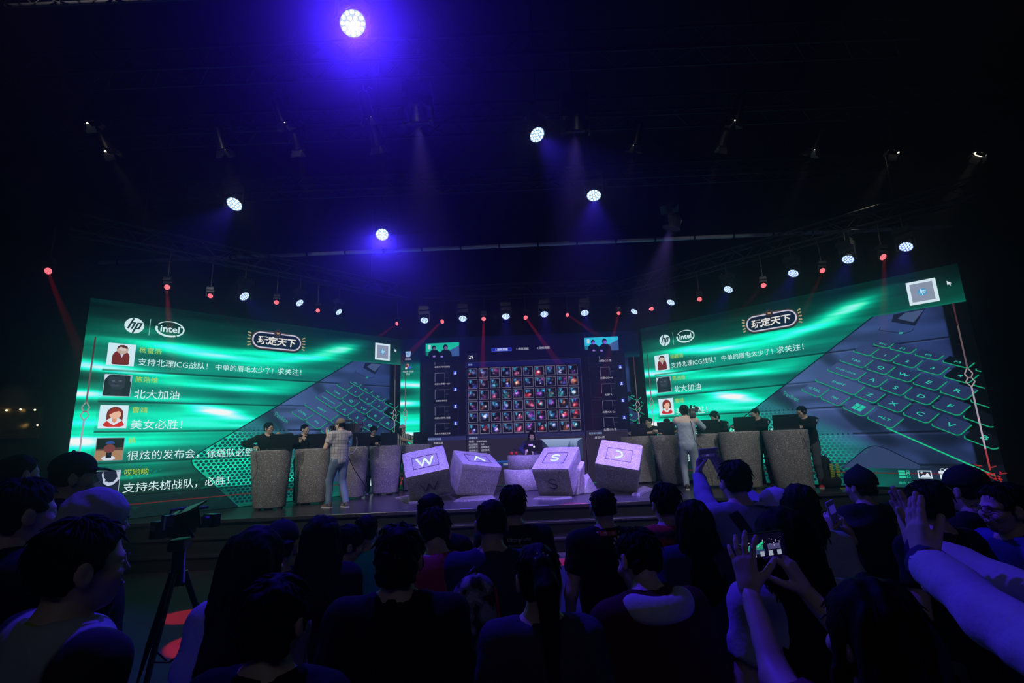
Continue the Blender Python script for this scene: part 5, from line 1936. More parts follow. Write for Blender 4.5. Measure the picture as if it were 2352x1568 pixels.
# slab behind the last podium
P = atz(1890, 1117, DECK); P.y += .2; P.z = DECK
sl = empty('slab', P, -R(24), label='tall plain grey slab standing behind the rightmost podium', cat='slab')
MB().box((0, 0, .4), (.36, .30, .80), taper=(.85, 1)).build('block', mat('beige_board', (.12, .105, .085), .7, noise=.2), sl, bevel=.01)

lapspec = [(0, (636, 1036), .43, 'open laptop on the leftmost podium'), (1, (726, 1028), .44, 'open laptop on the second podium from the left'), (2, (822, 1025), .42, 'open laptop behind the left camera operator'), (3, (886, 1022), .42, 'open laptop right of the man with black fringe and glasses'),
           (4, (960, 1020), .40, 'open laptop beside the girl in the pink cap'), (5, (1474, 1003), .42, 'open laptop in front of the man in the black tee with a red lanyard'), (6, (1538, 1003), .40, 'open laptop behind the right camera operator'),
           (7, (1636, 997), .50, 'open laptop in front of the young man in the black hoodie'), (8, (1722, 995), .46, 'open laptop in front of the man in round glasses'), (9, (1818, 992), .50, 'open laptop on the rightmost podium')]
for i, (px, py), w, lab in lapspec:
    P, h, rz = PODS[i]
    q = atd(px, py, (P - CAM).dot(AF) + .02)
    laptop((q.x, P.y - .03, P.z + h + .005), rz + (R(6) if i < 5 else -R(6)), lab, w * .93, .27)
    mouse((q.x + (-.30 if i < 5 else .30), P.y + .02, P.z + h + .006), rz, 'mouse by the ' + ' '.join(lab.split()[:13]))


# ---- the four tilted key blocks
def rodr(w):
    w = np.array(w); t = np.linalg.norm(w); k = w / t
    K = np.array([[0, -k[2], k[1]], [k[2], 0, -k[0]], [-k[1], k[0], 0]])
    return np.eye(3) + sin(t) * K + (1 - cos(t)) * K @ K


def key_block(ch, c, w, size, label, carve, strip=False):
    M = np.eye(4); M[:3, :3] = rodr(w); M[:3, 3] = c
    t = empty('key_block', mat=Matrix(M.tolist()), label=label, cat='block', group=None)
    sx, sy, sz = size
    m = MB(); n = 10; vs, fs = [], []
    # rounded cube, slightly wider at the top
    N = 12
    grid = np.linspace(-1, 1, N + 1)
    rr_ = np.random.RandomState(ord(ch))
    ph = rr_.rand(3) * 6
    def sh(p):
        p = np.array(p, float)
        q = np.sign(p) * np.minimum(np.abs(p), .90); d = p - q; L = np.linalg.norm(d)
        if L > 1e-9: p = q + d / L * min(L, .10)
        tp = 1 + .03 * p[2]
        b = .006 * (sin(5 * p[0] + ph[0]) + sin(6 * p[1] + ph[1]) + sin(5.5 * p[2] + ph[2]))
        return (p[0] * sx / 2 * tp * (1 + b), p[1] * sy / 2 * tp * (1 + b), p[2] * sz / 2 * (1 + b * .6))
    for ax in range(3):
        for sg in (-1, 1):
            base = len(vs); o1, o2 = (ax + 1) % 3, (ax + 2) % 3
            for a in grid:
                for b in grid:
                    p = [0, 0, 0]; p[ax] = sg; p[o1] = a; p[o2] = b
                    vs.append(sh(p))
            for i in range(N):
                for j in range(N):
                    q = [base + i * (N + 1) + j, base + (i + 1) * (N + 1) + j, base + (i + 1) * (N + 1) + j + 1, base + i * (N + 1) + j + 1]
                    fs.append(q if sg > 0 else q[::-1])
    m.add(vs, fs, 0, True)
    m.build('block', GLITF, t)
    # lit letter in a recessed panel on the top face
    zt = sz / 2 + .003
    pw, ph_ = sx * .30, sy * .24
    gr = MB()
    for x0, y0, x1, y1 in ((-pw, -ph_, pw, -ph_ + .012), (-pw, ph_ - .012, pw, ph_), (-pw, -ph_, -pw + .012, ph_), (pw - .012, -ph_, pw, ph_)):
        gr.box(((x0 + x1) / 2, (y0 + y1) / 2 - .03, zt), (x1 - x0, y1 - y0, .006))
    gr.build('panel_groove', m_black, t)
    L = MB()
    def stroke(pts, wd, z0, plane, hgt):
        for (a, b), (c_, d) in zip(pts[:-1], pts[1:]):
            ln = math.hypot(c_ - a, d - b); ang = math.atan2(d - b, c_ - a)
            if plane == 'top': L.box(((a + c_) / 2, (b + d) / 2 - .03, z0), (ln + wd * .6, wd, hgt), Matrix.Rotation(ang, 3, 'Z'))
            else: L.box(((a + c_) / 2, z0, (b + d) / 2), (ln + wd * .6, hgt, wd), Matrix.Rotation(-ang, 3, 'Y'))
    shapes = {'W': [(-.16, .10), (-.075, -.11), (.0, .09), (.075, -.11), (.16, .10)], 'A': [(-.10, -.11), (.0, .11), (.13, -.11)],
              'S': [(.085 * (1 if i < 1 else 1) * cos(a) * .9, .055 + .055 * sin(a)) for i, a in enumerate([R(30 + 24 * k) for k in range(10)])] + [(.085 * cos(a) * .9, -.055 + .055 * sin(a)) for a in [R(90 - 24 * k) for k in range(11)]],
              'D': [(-.05 + .11 * cos(a), .10 * sin(a)) for a in [R(100 - 20 * k) for k in range(11)]]}
    wd = .034
    stroke(shapes[ch], wd, zt + .004, 'top', .014); L.build('lit_letter', hpl, t)
    if carve:
        L = MB(); zf = -.02
        stroke([(x * 1.05, y * .95 + zf) for x, y in shapes[ch]], .018, -sy / 2 * 1.0 - .001, 'front', .012); L.build('carved_letter', m_black, t)
    return t


key_block('W', (-1.923, 10.299, 1.302), (.69, -.091, .274), (.86, .731, .696), 'tilted glitter key block with a lit W', True)
key_block('A', (-1.019, 10.899, 1.232), (.325, .212, .428), (.874, .782, .697), 'tilted glitter key block with a lit inverted V', False)
key_block('S', (.798, 10.498, 1.242), (.475, -.094, -.417), (.782, .874, .66), 'tilted glitter key block with a lit S', True)
key_block('D', (2.057, 10.499, 1.287), (.677, .07, -.342), (.857, .767, .704), 'tilted glitter key block with a lit arc', False)


def slab_stone(pxs_, z1, label, th=.05):
    """broken flat stone: outline given by pixels on the deck"""
    P = [atz(x, y, DECK) for x, y in pxs_]
    c = sum(P, Vector()) / len(P)
    o = empty('broken_slab', (c.x, c.y, DECK), label=label, cat='slab', group=None)
    m = MB()
    n = len(P)
    lo = [(p.x - c.x, p.y - c.y, 0) for p in P]
    hi = [((p.x - c.x) * .88, (p.y - c.y) * .88, th + (z1 if k % 2 else 0)) for k, p in enumerate(P)]
    m.add(lo + hi, [tuple(range(n, 2 * n)), tuple(range(n - 1, -1, -1))] + [(i, (i + 1) % n, n + (i + 1) % n, n + i) for i in range(n)])
    m.build('stone', GLITD, o, bevel=.008)
    return o


slab_stone([(904, 1144), (938, 1156), (962, 1156), (950, 1140)], .02, 'flat broken slab under the left corner of the W block', .03)
slab_stone([(1040, 1152), (1064, 1153), (1140, 1147), (1136, 1141), (1060, 1143)], .015, 'flat broken slab under the A block', .03)
slab_stone([(1222, 1146), (1270, 1148), (1316, 1144), (1314, 1138), (1240, 1138)], .01, 'flat broken slab under the S block', .015)
slab_stone([(1450, 1138), (1470, 1139), (1502, 1124), (1480, 1119), (1462, 1126)], .02, 'flat broken slab under the right corner of the D block', .03)
P = atz(1338, 1134, DECK); P.y += .25
rk = empty('rubble_stone', (P.x, P.y, DECK), R(20), label='grey glitter stone between the S block and the D block', cat='stone')
m = MB().prism([(-.30, -.25), (.28, -.22), (.32, .2), (-.25, .24)], .01)
m = MB(); m.add([(-.34, -.26, 0), (.32, -.22, 0), (.34, .24, 0), (-.28, .26, 0), (-.22, -.10, .28), (.16, -.06, .40), (.20, .14, .36), (-.16, .16, .26)], [(3, 2, 1, 0), (4, 5, 6, 7), (0, 1, 5, 4), (1, 2, 6, 5), (2, 3, 7, 6), (3, 0, 4, 7)])
m.build('stone', GLITF, rk, bevel=.02)
# stone piece leaning on the S block's right side
P = atz(1322, 1138, DECK)
sh_ = empty('rubble_stone', (P.x + .02, P.y + .22, DECK), R(-30), label='tall stone shard leaning on the right side of the S block', cat='stone')
m = MB(); m.add([(-.10, -.2, 0), (.12, -.15, 0), (.14, .2, 0), (-.10, .2, 0), (.02, -.18, .62), (.20, -.1, .50), (.20, .14, .66), (.0, .16, .70)], [(3, 2, 1, 0), (4, 5, 6, 7), (0, 1, 5, 4), (1, 2, 6, 5), (2, 3, 7, 6), (3, 0, 4, 7)])
m.build('stone', GLITF, sh_, bevel=.02)

# host's desk: a drum with a broader, shifted top drum
P = atz(1203, 1128, DECK); P.y += .38
dk = empty('host_desk', (P.x, P.y, DECK), 0, label='two-tier glitter desk of the woman with the microphone', cat='desk')
MB().lathe([(0, 0), (.40, 0), (.42, .02), (.46, .46), (.44, .48), (0, .48)], 36).build('lower_drum', GLITF, dk)
MB().lathe([(0, .49), (.385, .49), (.40, .50), (.42, .78), (.40, .80), (0, .80)], 36, Matrix.Translation((.06, 0, 0))).build('upper_drum', GLITF, dk)
laptop((P.x + .28, P.y - .06, DECK + .805), R(0), 'black laptop with a white logo on the host\'s desk', .40, .30, 10, logo=True)
headset((P.x - .20, P.y - .20, DECK + .803), R(50), 'red and black headset lying on the host\'s desk')

# bag at the right end of the stage
P = atz(1922, 1121, DECK)
bg_ = empty('backpack', (P.x, P.y + .15, DECK), R(10), label='black backpack with lime ribbed pads at the right end of the stage', cat='bag')
f = Fld((-.3, -.2, -.02), (.3, .25, .75), .014)
f.cap((0, .03, .16), (0, .06, .46), .22, .17, .05, .62, (1, 0, 0)); f.ell((0, .0, .14), (.24, .17, .16), .05); f.clip((0, 0, .004), (0, 0, -1)); f.noise(.012, 10, 2)
link('bag_body', nmesh('bag_body', f.mesh(), cloth('black_nylon', (.012, .012, .013))), bg_)
for s in (-1, 1):
    for k in range(10): MB().box((s * .065, -.135 - .012 * (1 - abs(k - 5) / 5), .16 + k * .033), (.085 - .004 * abs(k - 5), .02, .024), Matrix.Rotation(s * .06, 3, 'Y')).build('pad_rib', M_('lime_foam', (.42, .58, .05), .6), bg_, bevel=.004)
MB().tube([(-.05, .02, .60), (-.03, .0, .66), (.03, .0, .66), (.05, .02, .60)], .012, 6).build('handle', m_cable, bg_)
MB().box((.05, -.24, .008), (.16, .02, .014)).build('lime_trim', M_('lime_foam', (.42, .58, .05), .6), bg_)

# cables
Pq = PODS[0][0]
cable([(Pq.x - .22, Pq.y - .20, DECK + 1.12), (Pq.x - .16, Pq.y - .32, DECK + 1.0), (Pq.x - .10, Pq.y - .345, DECK + .80), (Pq.x - .16, Pq.y - .33, DECK + .62), (Pq.x - .27, Pq.y - .26, DECK + .55)], 'thin cable hanging down the face of the leftmost podium', .004)
Pq = PODS[9][0]
cable([(Pq.x + .12, Pq.y - .20, DECK + 1.17), (Pq.x + .12, Pq.y - .31, DECK + 1.02), (Pq.x + .16, Pq.y - .31, DECK + .84), (Pq.x + .26, Pq.y - .27, DECK + .78), (Pq.x + .30, Pq.y - .24, DECK + .86), (Pq.x + .20, Pq.y - .29, DECK + .95)], 'thin looped cable on the face of the rightmost podium', .004)

# ---------------------------------------------------------------- people on the stage
BLK = cloth('black_cotton', (.006, .006, .007))
JEAN = cloth('blue_denim', (.15, .22, .33), ns=90, noise=.3)
JEANL = cloth('pale_denim', (.26, .33, .44), ns=90, noise=.3)
DARKJ = cloth('grey_jeans', (.07, .075, .09), ns=90, noise=.25)
RED = M_('red_canvas', (.5, .03, .03), .6)
WHITE = cloth('white_cotton', (.62, .62, .62))


def on_stage(px, py, D, rz, label, hands=None, hand_px=None, **k):
    """head centre at a pixel and depth; hand targets given as pixel + depth"""
    if isinstance(D, int): D = (PODS[D][0] - CAM).dot(AF) + (.48 if D < 7 else .42)
    P = atd(px, py, D)
    kw = {q: k[q] for q in ('lean', 'side', 'twist', 'head', 'crouch') if q in k}
    loc, H = place(P, rz, base=k.pop('base', DECK), **kw)
    hh = {}
    for sd, (p, fd, pn, ps) in (hands or {}).items():
        q = W2L(loc, rz, p)
        Mi = Matrix.Rotation(-rz, 3, 'Z')
        hh[sd] = (q, k.get('poles', {}).get(sd, (sd * 1, -.25, .12)), np.array((Mi @ Vector(fd))[:]), np.array((Mi @ Vector(pn))[:]), ps)
    k.pop('poles', None)
    return person(loc, rz, label, H=H, hands=hh, **k)


def podtop(i, dx, dy, dz=.065):
    P, h, rz = PODS[i]
    return Vector((P.x + dx, P.y + dy, P.z + h + dz))


DN = (0, 0, -1)
FW = (0, -1, -.05)
faceL = pi + R(38)     # players on the left look to the front and right
faceR = pi - R(38)
a = on_stage(618, 984, 0, pi + R(42), 'person in black with glasses, chin on a fist, leftmost on the stage', lean=14, head=(30, 4, 0),
             hands={1: (podtop(0, -.34, .02), (.35, -1, 0), DN, 'mouse'), -1: (atd(640, 1004, 9.85), (-.1, .2, 1), (-1, .4, 0), 'grip')},
             top=('hoodie', BLK, 'long'), glasses=True, hair='short', hair_seed=1, legs=cloth('black_track', (.012, .012, .014)), shoes=M_('lime_shoe', (.20, .34, .05), .6))
# white lettering down the trouser leg
tr = child(a['root'], 'trousers')
hj, kn, an = a['lg'][1]
mid = (hj + kn * 2) / 3
pol = text_polys('ORIGINAL', Vector((mid[0] + .3, mid[1], mid[2] - .02)), .1, rot=R(90), width=.50, bold=.02, ux=(0, -1, 0), uz=(0, 0, 1))
decal(tr, pol, [(.8, .8, .8)] * len(pol), 'leg_lettering', a['root'], axis=(-1, 0, 0))
on_stage(701, 986, 1, pi + R(40), 'person in black with both hands raised before the chest, second podium from the left', lean=8, head=(38, 0, 0),
         hands={1: (atd(688, 1016, 10.45), (.4, -.2, 1), (0, -1, 0), 'pinch'), -1: (atd(701, 1010, 10.5), (-.5, -.2, .7), (-.4, 1, 0), 'grip')},
         top=('jacket', BLK, 'long'), hair='crop', hair_seed=2, legs=BLK)
on_stage(858, 990, 3, pi + R(22), 'person with a black fringe and glasses typing behind the fourth podium', lean=9, head=(8, -14, 0),
         hands={1: (podtop(3, -.20, -.02), (.1, -1, 0), DN, 'mouse'), -1: (podtop(3, .02, .10), (0, -1, 0), DN, 'type')},
         top=('hoodie', BLK, 'long'), glasses=True, hair='messy', hair_seed=3, legs=DARKJ)
# striped top
m_str = attr_mat('striped_jersey', .8)
g5 = on_stage(924, 986, 4, pi + R(18), 'girl in a pink cap worn backwards with a red headset cup on her chest', lean=8, head=(42, 0, 0), female=True,
              hands={1: (podtop(4, -.08, -.06), (.1, -1, 0), DN, 'type'), -1: (podtop(4, .10, .0), (-.1, -1, 0), DN, 'mouse')},
              top=('t', m_str, 'short'), hair='long', hair_seed=4, legs=cloth('dark_skirt', (.03, .03, .04)), shoes=RED,
              hat=('cap', cloth('pink_cap', (.62, .36, .46)), 150))


def colour_top(info, fn, name):
    o = child(info['root'], name)
    me = o.data
    P = np.zeros(len(me.vertices) * 3, np.float32); me.vertices.foreach_get('co', P); P = P.reshape(-1, 3)
    c = fn(P)
    set_col(me, cols_per_vert=c.astype(np.float32))


def stripes(P):
    x, z = P[:, 0], P[:, 2]
    w = (np.sin(x * 2 * pi / .055) > .1) & (P[:, 1] > -.02)
    c = np.where(w[:, None], np.array([.02, .02, .02]), np.array([.66, .64, .64]))
    return c


colour_top(g5, stripes, 't_shirt')
cup = MB().lathe([(0, 0), (.045, 0), (.05, .015), (.04, .03), (0, .032)], 20, Matrix.Translation(Vector(g5['at'](-.05, .13, .40))) @ Matrix.Rotation(-pi / 2, 4, 'X'))
cup.build('headset_cup', M_('red_plastic', (.5, .01, .02), .4), g5['root'])

# host in the middle
mic_p = atd(1219, 1022, 11.35)
hst = on_stage(1221, 1001, 11.75, pi + R(4), 'woman in dark blue with long hair speaking into a microphone at the desk', head=(4, -12, 0), female=True, crouch=.30, lean=6,
               hands={-1: (atd(1224, 1046, 11.40), (-.05, -.1, 1), (-.7, .3, 0), 'grip'), 1: (atd(1208, 1042, 11.35), (.2, -.4, .9), (.5, .4, 0), 'grip')},
               top=('jacket', cloth('navy_wool', (.02, .02, .075)), 'long'), hair='long', hair_seed=6, legs=BLK, feet=((-.12, .18), (.12, .18)))
mc = empty('microphone', mic_p, 0, label='hand microphone with a white and pink logo cube held by the host', cat='microphone')
MB().tube([(0, 0, -.22), (0, 0, -.02)], [.012, .017], 12).build('handle', m_lap, mc)
MB().box((0, 0, 0), (.105, .07, .05)).build('logo_cube', M_('white_plastic', (.8, .78, .8), .5), mc, bevel=.006)
MB().box((-.038, -.0365, .0), (.028, .003, .04)).build('pink_panel', M_('pink_print', (.8, .2, .5), .5), mc)
MB().ball((0, 0, .055), (.026, .026, .032), 14, 10).build('mesh_head', m_truss, mc)

# right team
r1 = on_stage(1490, 969, 5, pi - R(30), 'person in a black tee with a red lanyard, right of the D block', lean=9, head=(-36, 0, 0),
              hands={-1: (podtop(5, .22, .02), (-.2, -1, 0), DN, 'mouse'), 1: (podtop(5, -.26, .04), (.1, -1, 0), DN, 'type')},
              top=('t', BLK, 'short'), hair='crop', hair_seed=7, legs=DARKJ, collar=M_('red_ribbon', (.5, .02, .03), .6))
on_stage(1531, 972, 6, pi - R(36), 'person mostly hidden behind the camera operator in the light blue shirt', lean=10, head=(-20, -10, 0),
         hands={-1: (podtop(6, .05, .06), (-.2, -1, 0), DN, 'type'), 1: (podtop(6, -.24, .02), (.1, -1, 0), DN, 'mouse')},
         top=('t', cloth('black_tee', (.02, .02, .022)), 'short'), hair='short', hair_seed=8, legs=DARKJ)
badge = M_('white_badge', (.7, .7, .7), .6)


def arm_badge(info, sd):
    a_, e, w_ = info['arms'][sd][:3]
    p = a_ + (e - a_) * .18 + np.array([sd * .062, .02, .0])
    o = MB().lathe([(0, 0), (.036, 0), (.036, .006), (0, .008)], 20, Matrix.Translation(p) @ Matrix.Rotation(sd * pi / 2, 4, 'Y') ).build('arm_badge', badge, info['root'], label='round white badge')
    MB().lathe([(0, .0085), (.020, .0085)], 16, Matrix.Translation(p) @ Matrix.Rotation(sd * pi / 2, 4, 'Y'), smooth=False).build('badge_mark', M_('blue_print', (.1, .15, .5), .6), info['root'])


for px, py, D, pod, lab, gl_, hr, sd_, hd_ in ((1641, 957, 10.75, 7, 'young person in a black hoodie without glasses, right of the light blue shirt', False, 'messy', 9, (-26, -18, 0)),
                                            (1734, 950, 10.15, 8, 'person in round glasses and a black hoodie with a white arm badge', True, 'crop', 10, (-34, -10, 0)),
                                            (1841, 946, 9.85, 9, 'person in glasses and a black headset, rightmost on the stage', True, 'short', 11, (-36, -12, 0))):
    dxh = .25
    q = on_stage(px, py, pod, pi - R(46), lab, lean=16, head=hd_, hands={-1: (podtop(pod, .26, .0), (-.35, -1, 0), DN, 'mouse'), 1: (podtop(pod, -.34, .02), (.1, -1, 0), DN, 'type')},
                 top=('hoodie', BLK, 'long'), glasses=gl_, hair=hr, hair_seed=sd_, legs=DARKJ if pod != 8 else BLK, shoes=RED)
    arm_badge(q, -1)
    if pod == 9:
        m = MB()
        m.tube([(.094 * cos(a), -.01, .03 + .105 * sin(a)) for a in [pi * i / 16 for i in range(17)]], .009, 6)
        for s in (-1, 1): m.ball((s * .088, -.005, -.005), (.020, .036, .042), 12, 8)
        q['hp']('headphones', m.mesh('headphones', m_lap))


# ---- broadcast cameras on the operators' shoulders
def video_camera(P, rz, label, pitch=0):
    t = empty('video_camera', P, rz, label=label, cat='camera')
    t.rotation_euler = (pitch, 0, rz)
    blue = M_('blue_grey_shell', (.05, .05, .10), .35)
    MB().box((0, -.02, .05), (.12, .30, .19)).build('camera_body', m_lap, t, bevel=.012)
    b = MB().box((0, -.235, .04), (.11, .12, .17)); b.build('battery', M_('battery_grey', (.03, .03, .032), .5), t, bevel=.008)
    for i in range(4): MB().box((-.03 + .02 * i, -.298, .06), (.012, .01, .05)).build('battery_led', M_('metal_trim', (.4, .4, .42), .3, .8), t)
    MB().tube([(0, .13, .04), (0, .20, .04), (0, .20, .04), (0, .30, .04)], [.05, .05, .06, .062], 20).build('lens', m_lap, t)
    MB().box((0, .345, .04), (.17, .09, .14), taper=(1, 1)).build('matte_box', m_lap, t, bevel=.006)
    MB().tube([(0, -.14, .15), (0, -.13, .21), (0, .08, .22), (0, .12, .15)], .014, 8).build('top_handle', blue, t)
    MB().tube([(-.07, .06, .12), (-.15, .09, .10)], .014, 8).build('viewfinder_arm', m_lap, t)
    MB().box((-.17, .05, .09), (.07, .15, .07)).build('viewfinder', m_lap, t, bevel=.01)
    MB().tube([(.075, -.02, .20), (.075, .22, .20)], .017, 10).build('microphone', blue, t)
    MB().box((.09, -.22, .12), (.06, .10, .12)).build('receiver', blue, t, bevel=.006)
    MB().tube([(.11, -.26, .17), (.16, -.30, .05)], .012, 6).build('antenna', M_('metal_trim', (.4, .4, .42), .3, .8), t)
    MB().box((0, .0, -.055), (.09, .18, .03)).build('shoulder_pad', M_('black_rubber', (.015, .015, .016), .5), t, bevel=.01)
    return t


m_plaid = mat('plaid_shirt', (.42, .42, .44), .8)
n = m_plaid.node_tree; bs_ = n.nodes['Principled BSDF']
tc = n.nodes.new('ShaderNodeTexCoord'); sp_ = n.nodes.new('ShaderNodeSeparateXYZ'); n.links.new(tc.outputs['Object'], sp_.inputs[0])
outs = []
for ax, per in ((0, .052), (2, .060)):
    a1 = n.nodes.new('ShaderNodeMath'); a1.operation = 'MULTIPLY'; a1.inputs[1].default_value = 1 / per; n.links.new(sp_.outputs[ax], a1.inputs[0])
    a2 = n.nodes.new('ShaderNodeMath'); a2.operation = 'FRACT'; n.links.new(a1.outputs[0], a2.inputs[0])
    a3 = n.nodes.new('ShaderNodeMath'); a3.operation = 'LESS_THAN'; a3.inputs[1].default_value = .16; n.links.new(a2.outputs[0], a3.inputs[0]); outs.append(a3)
mx_ = n.nodes.new('ShaderNodeMath'); mx_.operation = 'MAXIMUM'; n.links.new(outs[0].outputs[0], mx_.inputs[0]); n.links.new(outs[1].outputs[0], mx_.inputs[1])
cm_ = n.nodes.new('ShaderNodeMix'); cm_.data_type = 'RGBA'; cm_.inputs[6].default_value = (.46, .46, .47, 1); cm_.inputs[7].default_value = (.22, .22, .25, 1)
n.links.new(mx_.outputs[0], cm_.inputs[0]); n.links.new(cm_.outputs[2], bs_.inputs['Base Color'])

rzL = R(52)
cL = on_stage(781, 976, 9.62, rzL, 'camera operator in a khaki cap and pale checked shirt on the left of the stage', head=(26, 0, 0),
              hands={-1: (atd(753, 1001, 9.45), (-.35, .25, 1), (.6, .5, 0), 'spread'), 1: (atd(772, 1003, 9.95), (-.8, .5, .2), (0, 0, 1), 'grip')},
              poles={-1: (-.2, -.2, -1), 1: (.6, -.5, -1)},
              top=('shirt', m_plaid, 'short'), hair='crop', hair_seed=12, legs=JEAN, hat=('cap', cloth('khaki', (.20, .17, .11))), shoes=M_('grey_orange_shoe', (.10, .09, .085), .6), feet=((-.10, .16), (.12, -.10)), w=1.02)
for o in cL['root'].children:
    if o.name.startswith('shoe'):
        for i in range(3): MB().tube([(-.035, .06 + .03 * i, .075 - .014 * i), (0, .07 + .03 * i, .088 - .014 * i), (.035, .06 + .03 * i, .075 - .014 * i)], .005, 5).build('laces', M_('orange_lace', (.75, .20, .04), .6), o)
sh = Vector(cL['root'].matrix_basis @ Vector(cL['shp'][1]))
q = atd(800, 985, 9.85)
video_camera((q.x, q.y, q.z - .03), R(74), 'black shoulder camera carried by the operator in the khaki cap')
lp = cL['hc'] + cL['HT'] @ np.array([-.078, .0, -.01])
MB().tube([lp, lp + np.array([-.012, .02, -.10]), lp + np.array([.0, .04, -.24]), lp + np.array([.04, .05, -.34])], .004, 5).build('earphone_cord', M_('white_cord', (.7, .7, .7), .5), cL['root'])
q0 = atd(819, 1003, 9.9)
cable([q0, atd(820, 1015, 9.9), atd(818, 1030, 9.85), atd(810, 1040, 9.8), atd(801, 1041, 9.75)], 'grey cable looping from the left shoulder camera to the operator\'s belt', .010, m_grey_cable)
cable([atd(800, 1048, 9.75), atd(815, 1080, 9.9), atd(832, 1105, 10.1), atd(845, 1128, 10.3), atz(848, 1142, DECK + .01), atz(838, 1146, DECK + .01)], 'black cable running from the left camera operator down to the deck', .007)

rzR = -R(14)
cR = on_stage(1571, 944, 10.55, rzR, 'camera operator in a light blue shirt and pale jeans on the right of the stage', head=(10, 0, 0),
              hands={1: (atd(1604, 966, 10.75), (-.1, 1, .2), (-1, 0, .2), 'grip'), -1: (atd(1568, 985, 10.95), (.3, 1, .2), (0, 0, 1), 'relaxed')},
              poles={1: (.7, -.3, -1), -1: (-.6, -.2, -1)},
              top=('shirt', attr_mat('pale_blue_shirt', .8), 'long'), hair='messy', hair_seed=13, legs=JEANL, w=1.05, feet=((-.10, .04), (.12, -.06)), hem=-.16)


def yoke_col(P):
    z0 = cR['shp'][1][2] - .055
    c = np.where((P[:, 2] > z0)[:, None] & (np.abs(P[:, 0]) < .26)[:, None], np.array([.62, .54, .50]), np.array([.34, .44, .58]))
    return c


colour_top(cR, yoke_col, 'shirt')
q = atd(1592, 948, 10.55)
video_camera((q.x, q.y + .1, q.z - .05), rzR, 'black shoulder camera carried by the operator in the light blue shirt')
cable([atd(1586, 966, 10.35), atd(1592, 990, 10.3), atd(1596, 1010, 10.28), atd(1606, 1024, 10.3), atd(1618, 1042, 10.4), atz(1640, 1124, DECK + .01)], 'thin black cable trailing behind the right camera operator', .006)

# ---------------------------------------------------------------- the audience on the floor
def crowd(px, py, D, rz, label, hands=None, poles=None, dz=0, **k):
    P = atd(px, py, D)
    kw = {q: k[q] for q in ('lean', 'side', 'twist', 'head', 'crouch') if q in k}
    loc, H = place(P, rz, base=0.0, **kw)
    hh = {}
    for sd, (p, fd, pn, ps) in (hands or {}).items():
        q = W2L(loc, rz, p); Mi = Matrix.Rotation(-rz, 3, 'Z')
        hh[sd] = (q, (poles or {}).get(sd, (sd * .5, -.4, -1)), np.array((Mi @ Vector(fd))[:]), np.array((Mi @ Vector(pn))[:]), ps)
    k.setdefault('legs', DARKJ)
    k.setdefault('h', .019)
    return person(loc, rz, label, H=H, hands=hh, **k)


TEE = cloth('plain_black', (.007, .007, .008))
NAVY = cloth('navy_cotton', (.03, .04, .09))
MAROON = cloth('maroon_wool', (.07, .015, .02))
GREYT = cloth('grey_marl', (.26, .30, .34))
OFFW = cloth('offwhite_cotton', (.52, .54, .58))
CH = cloth('charcoal', (.014, .014, .017))

p1 = crowd(54, 1180, 1.85, -R(30), 'person with a dark jacket in profile at the far left edge of the crowd', top=('jacket', CH, 'long'), hair='short', hair_seed=21)
p2 = crowd(190, 1300, 1.28, -R(28), 'person in a white raglan tee with dark sleeves and a lime collar, front left', top=('t', attr_mat('raglan_tee', .85), 'short'), hair='short', hair_seed=22, head=(-14, 0, 0), collar=M_('lime_rib', (.30, .42, .03), .8), w=1.02)
colour_top(p2, lambda P: np.where((np.abs(P[:, 0]) > .155)[:, None], np.array([.02, .02, .024]), np.array([.42, .46, .50])), 't_shirt')
p3 = crowd(224, 1204, 1.9, -R(40), 'person wearing a white head scarf printed with black stars', top=('jacket', CH, 'long'), hair='short', hair_seed=23, hat=('bandana', cloth('white_scarf', (.5, .52, .56))))
st_ = child(p3['root'], 'head_scarf')
rr = random.Random(8)
pol = []
for i in range(150):
    th, ph = rr.uniform(0, 2 * pi), math.acos(rr.uniform(-.1, 1))
    d = Vector((sin(ph) * cos(th), sin(ph) * sin(th), cos(ph)))
    p = Vector((0, -.014, .045)) + Vector((d.x * .100, d.y * .116, d.z * .104))
    a_ = d.cross(Vector((.3, .5, .8))).normalized(); b_ = d.cross(a_); r_ = rr.choice([.005, .006, .007, .009, .013])
    t0 = rr.uniform(0, 6)
    pol.append([p + (a_ * cos(t0 + pi * j / 5) + b_ * sin(t0 + pi * j / 5)) * (r_ if j % 2 == 0 else r_ * .45) for j in range(10)])
vs_, fs_ = [], []
from mathutils.bvhtree import BVHTree
bv = BVHTree.FromPolygons([v.co for v in st_.data.vertices], [tuple(p.vertices) for p in st_.data.polygons])
for q_ in pol:
    ids = []
    for p in q_:
        h_ = bv.find_nearest(p)
        vs_.append(h_[0] + (h_[0] - Vector((0, -.014, .03))).normalized() * .0035); ids.append(len(vs_) - 1)
    fs_.append(ids)
me = bpy.data.meshes.new('star_print'); me.from_pydata([tuple(v) for v in vs_], [], fs_); me.materials.append(M_('black_print', (.008, .008, .01), .8))
o = bpy.data.objects.new('star_print', me); COL.objects.link(o); o.parent = p3['root']; o.matrix_local = st_.matrix_local.copy(); o['kind'] = 'stuff'
CAPB = cloth('black_cap', (.014, .014, .016))
crowd(172, 1096, 2.9, -R(50), 'tall dark person in a flat black cap behind the star head scarf', top=('jacket', CH, 'long'), hair='short', hair_seed=24, hat=('cap', CAPB))
crowd(46, 1088, 3.4, -R(20), 'faint person standing far back at the left edge', top=('jacket', NAVY, 'long'), hair='crop', hair_seed=25)
p7 = crowd(643, 1256, 2.3, R(8), 'person in a dark cap with small light flag prints', top=('jacket', CH, 'long'), hair='short', hair_seed=26, hat=('cap', cloth('flag_cap', (.02, .02, .028)), 180))
cp = child(p7['root'], 'cap')
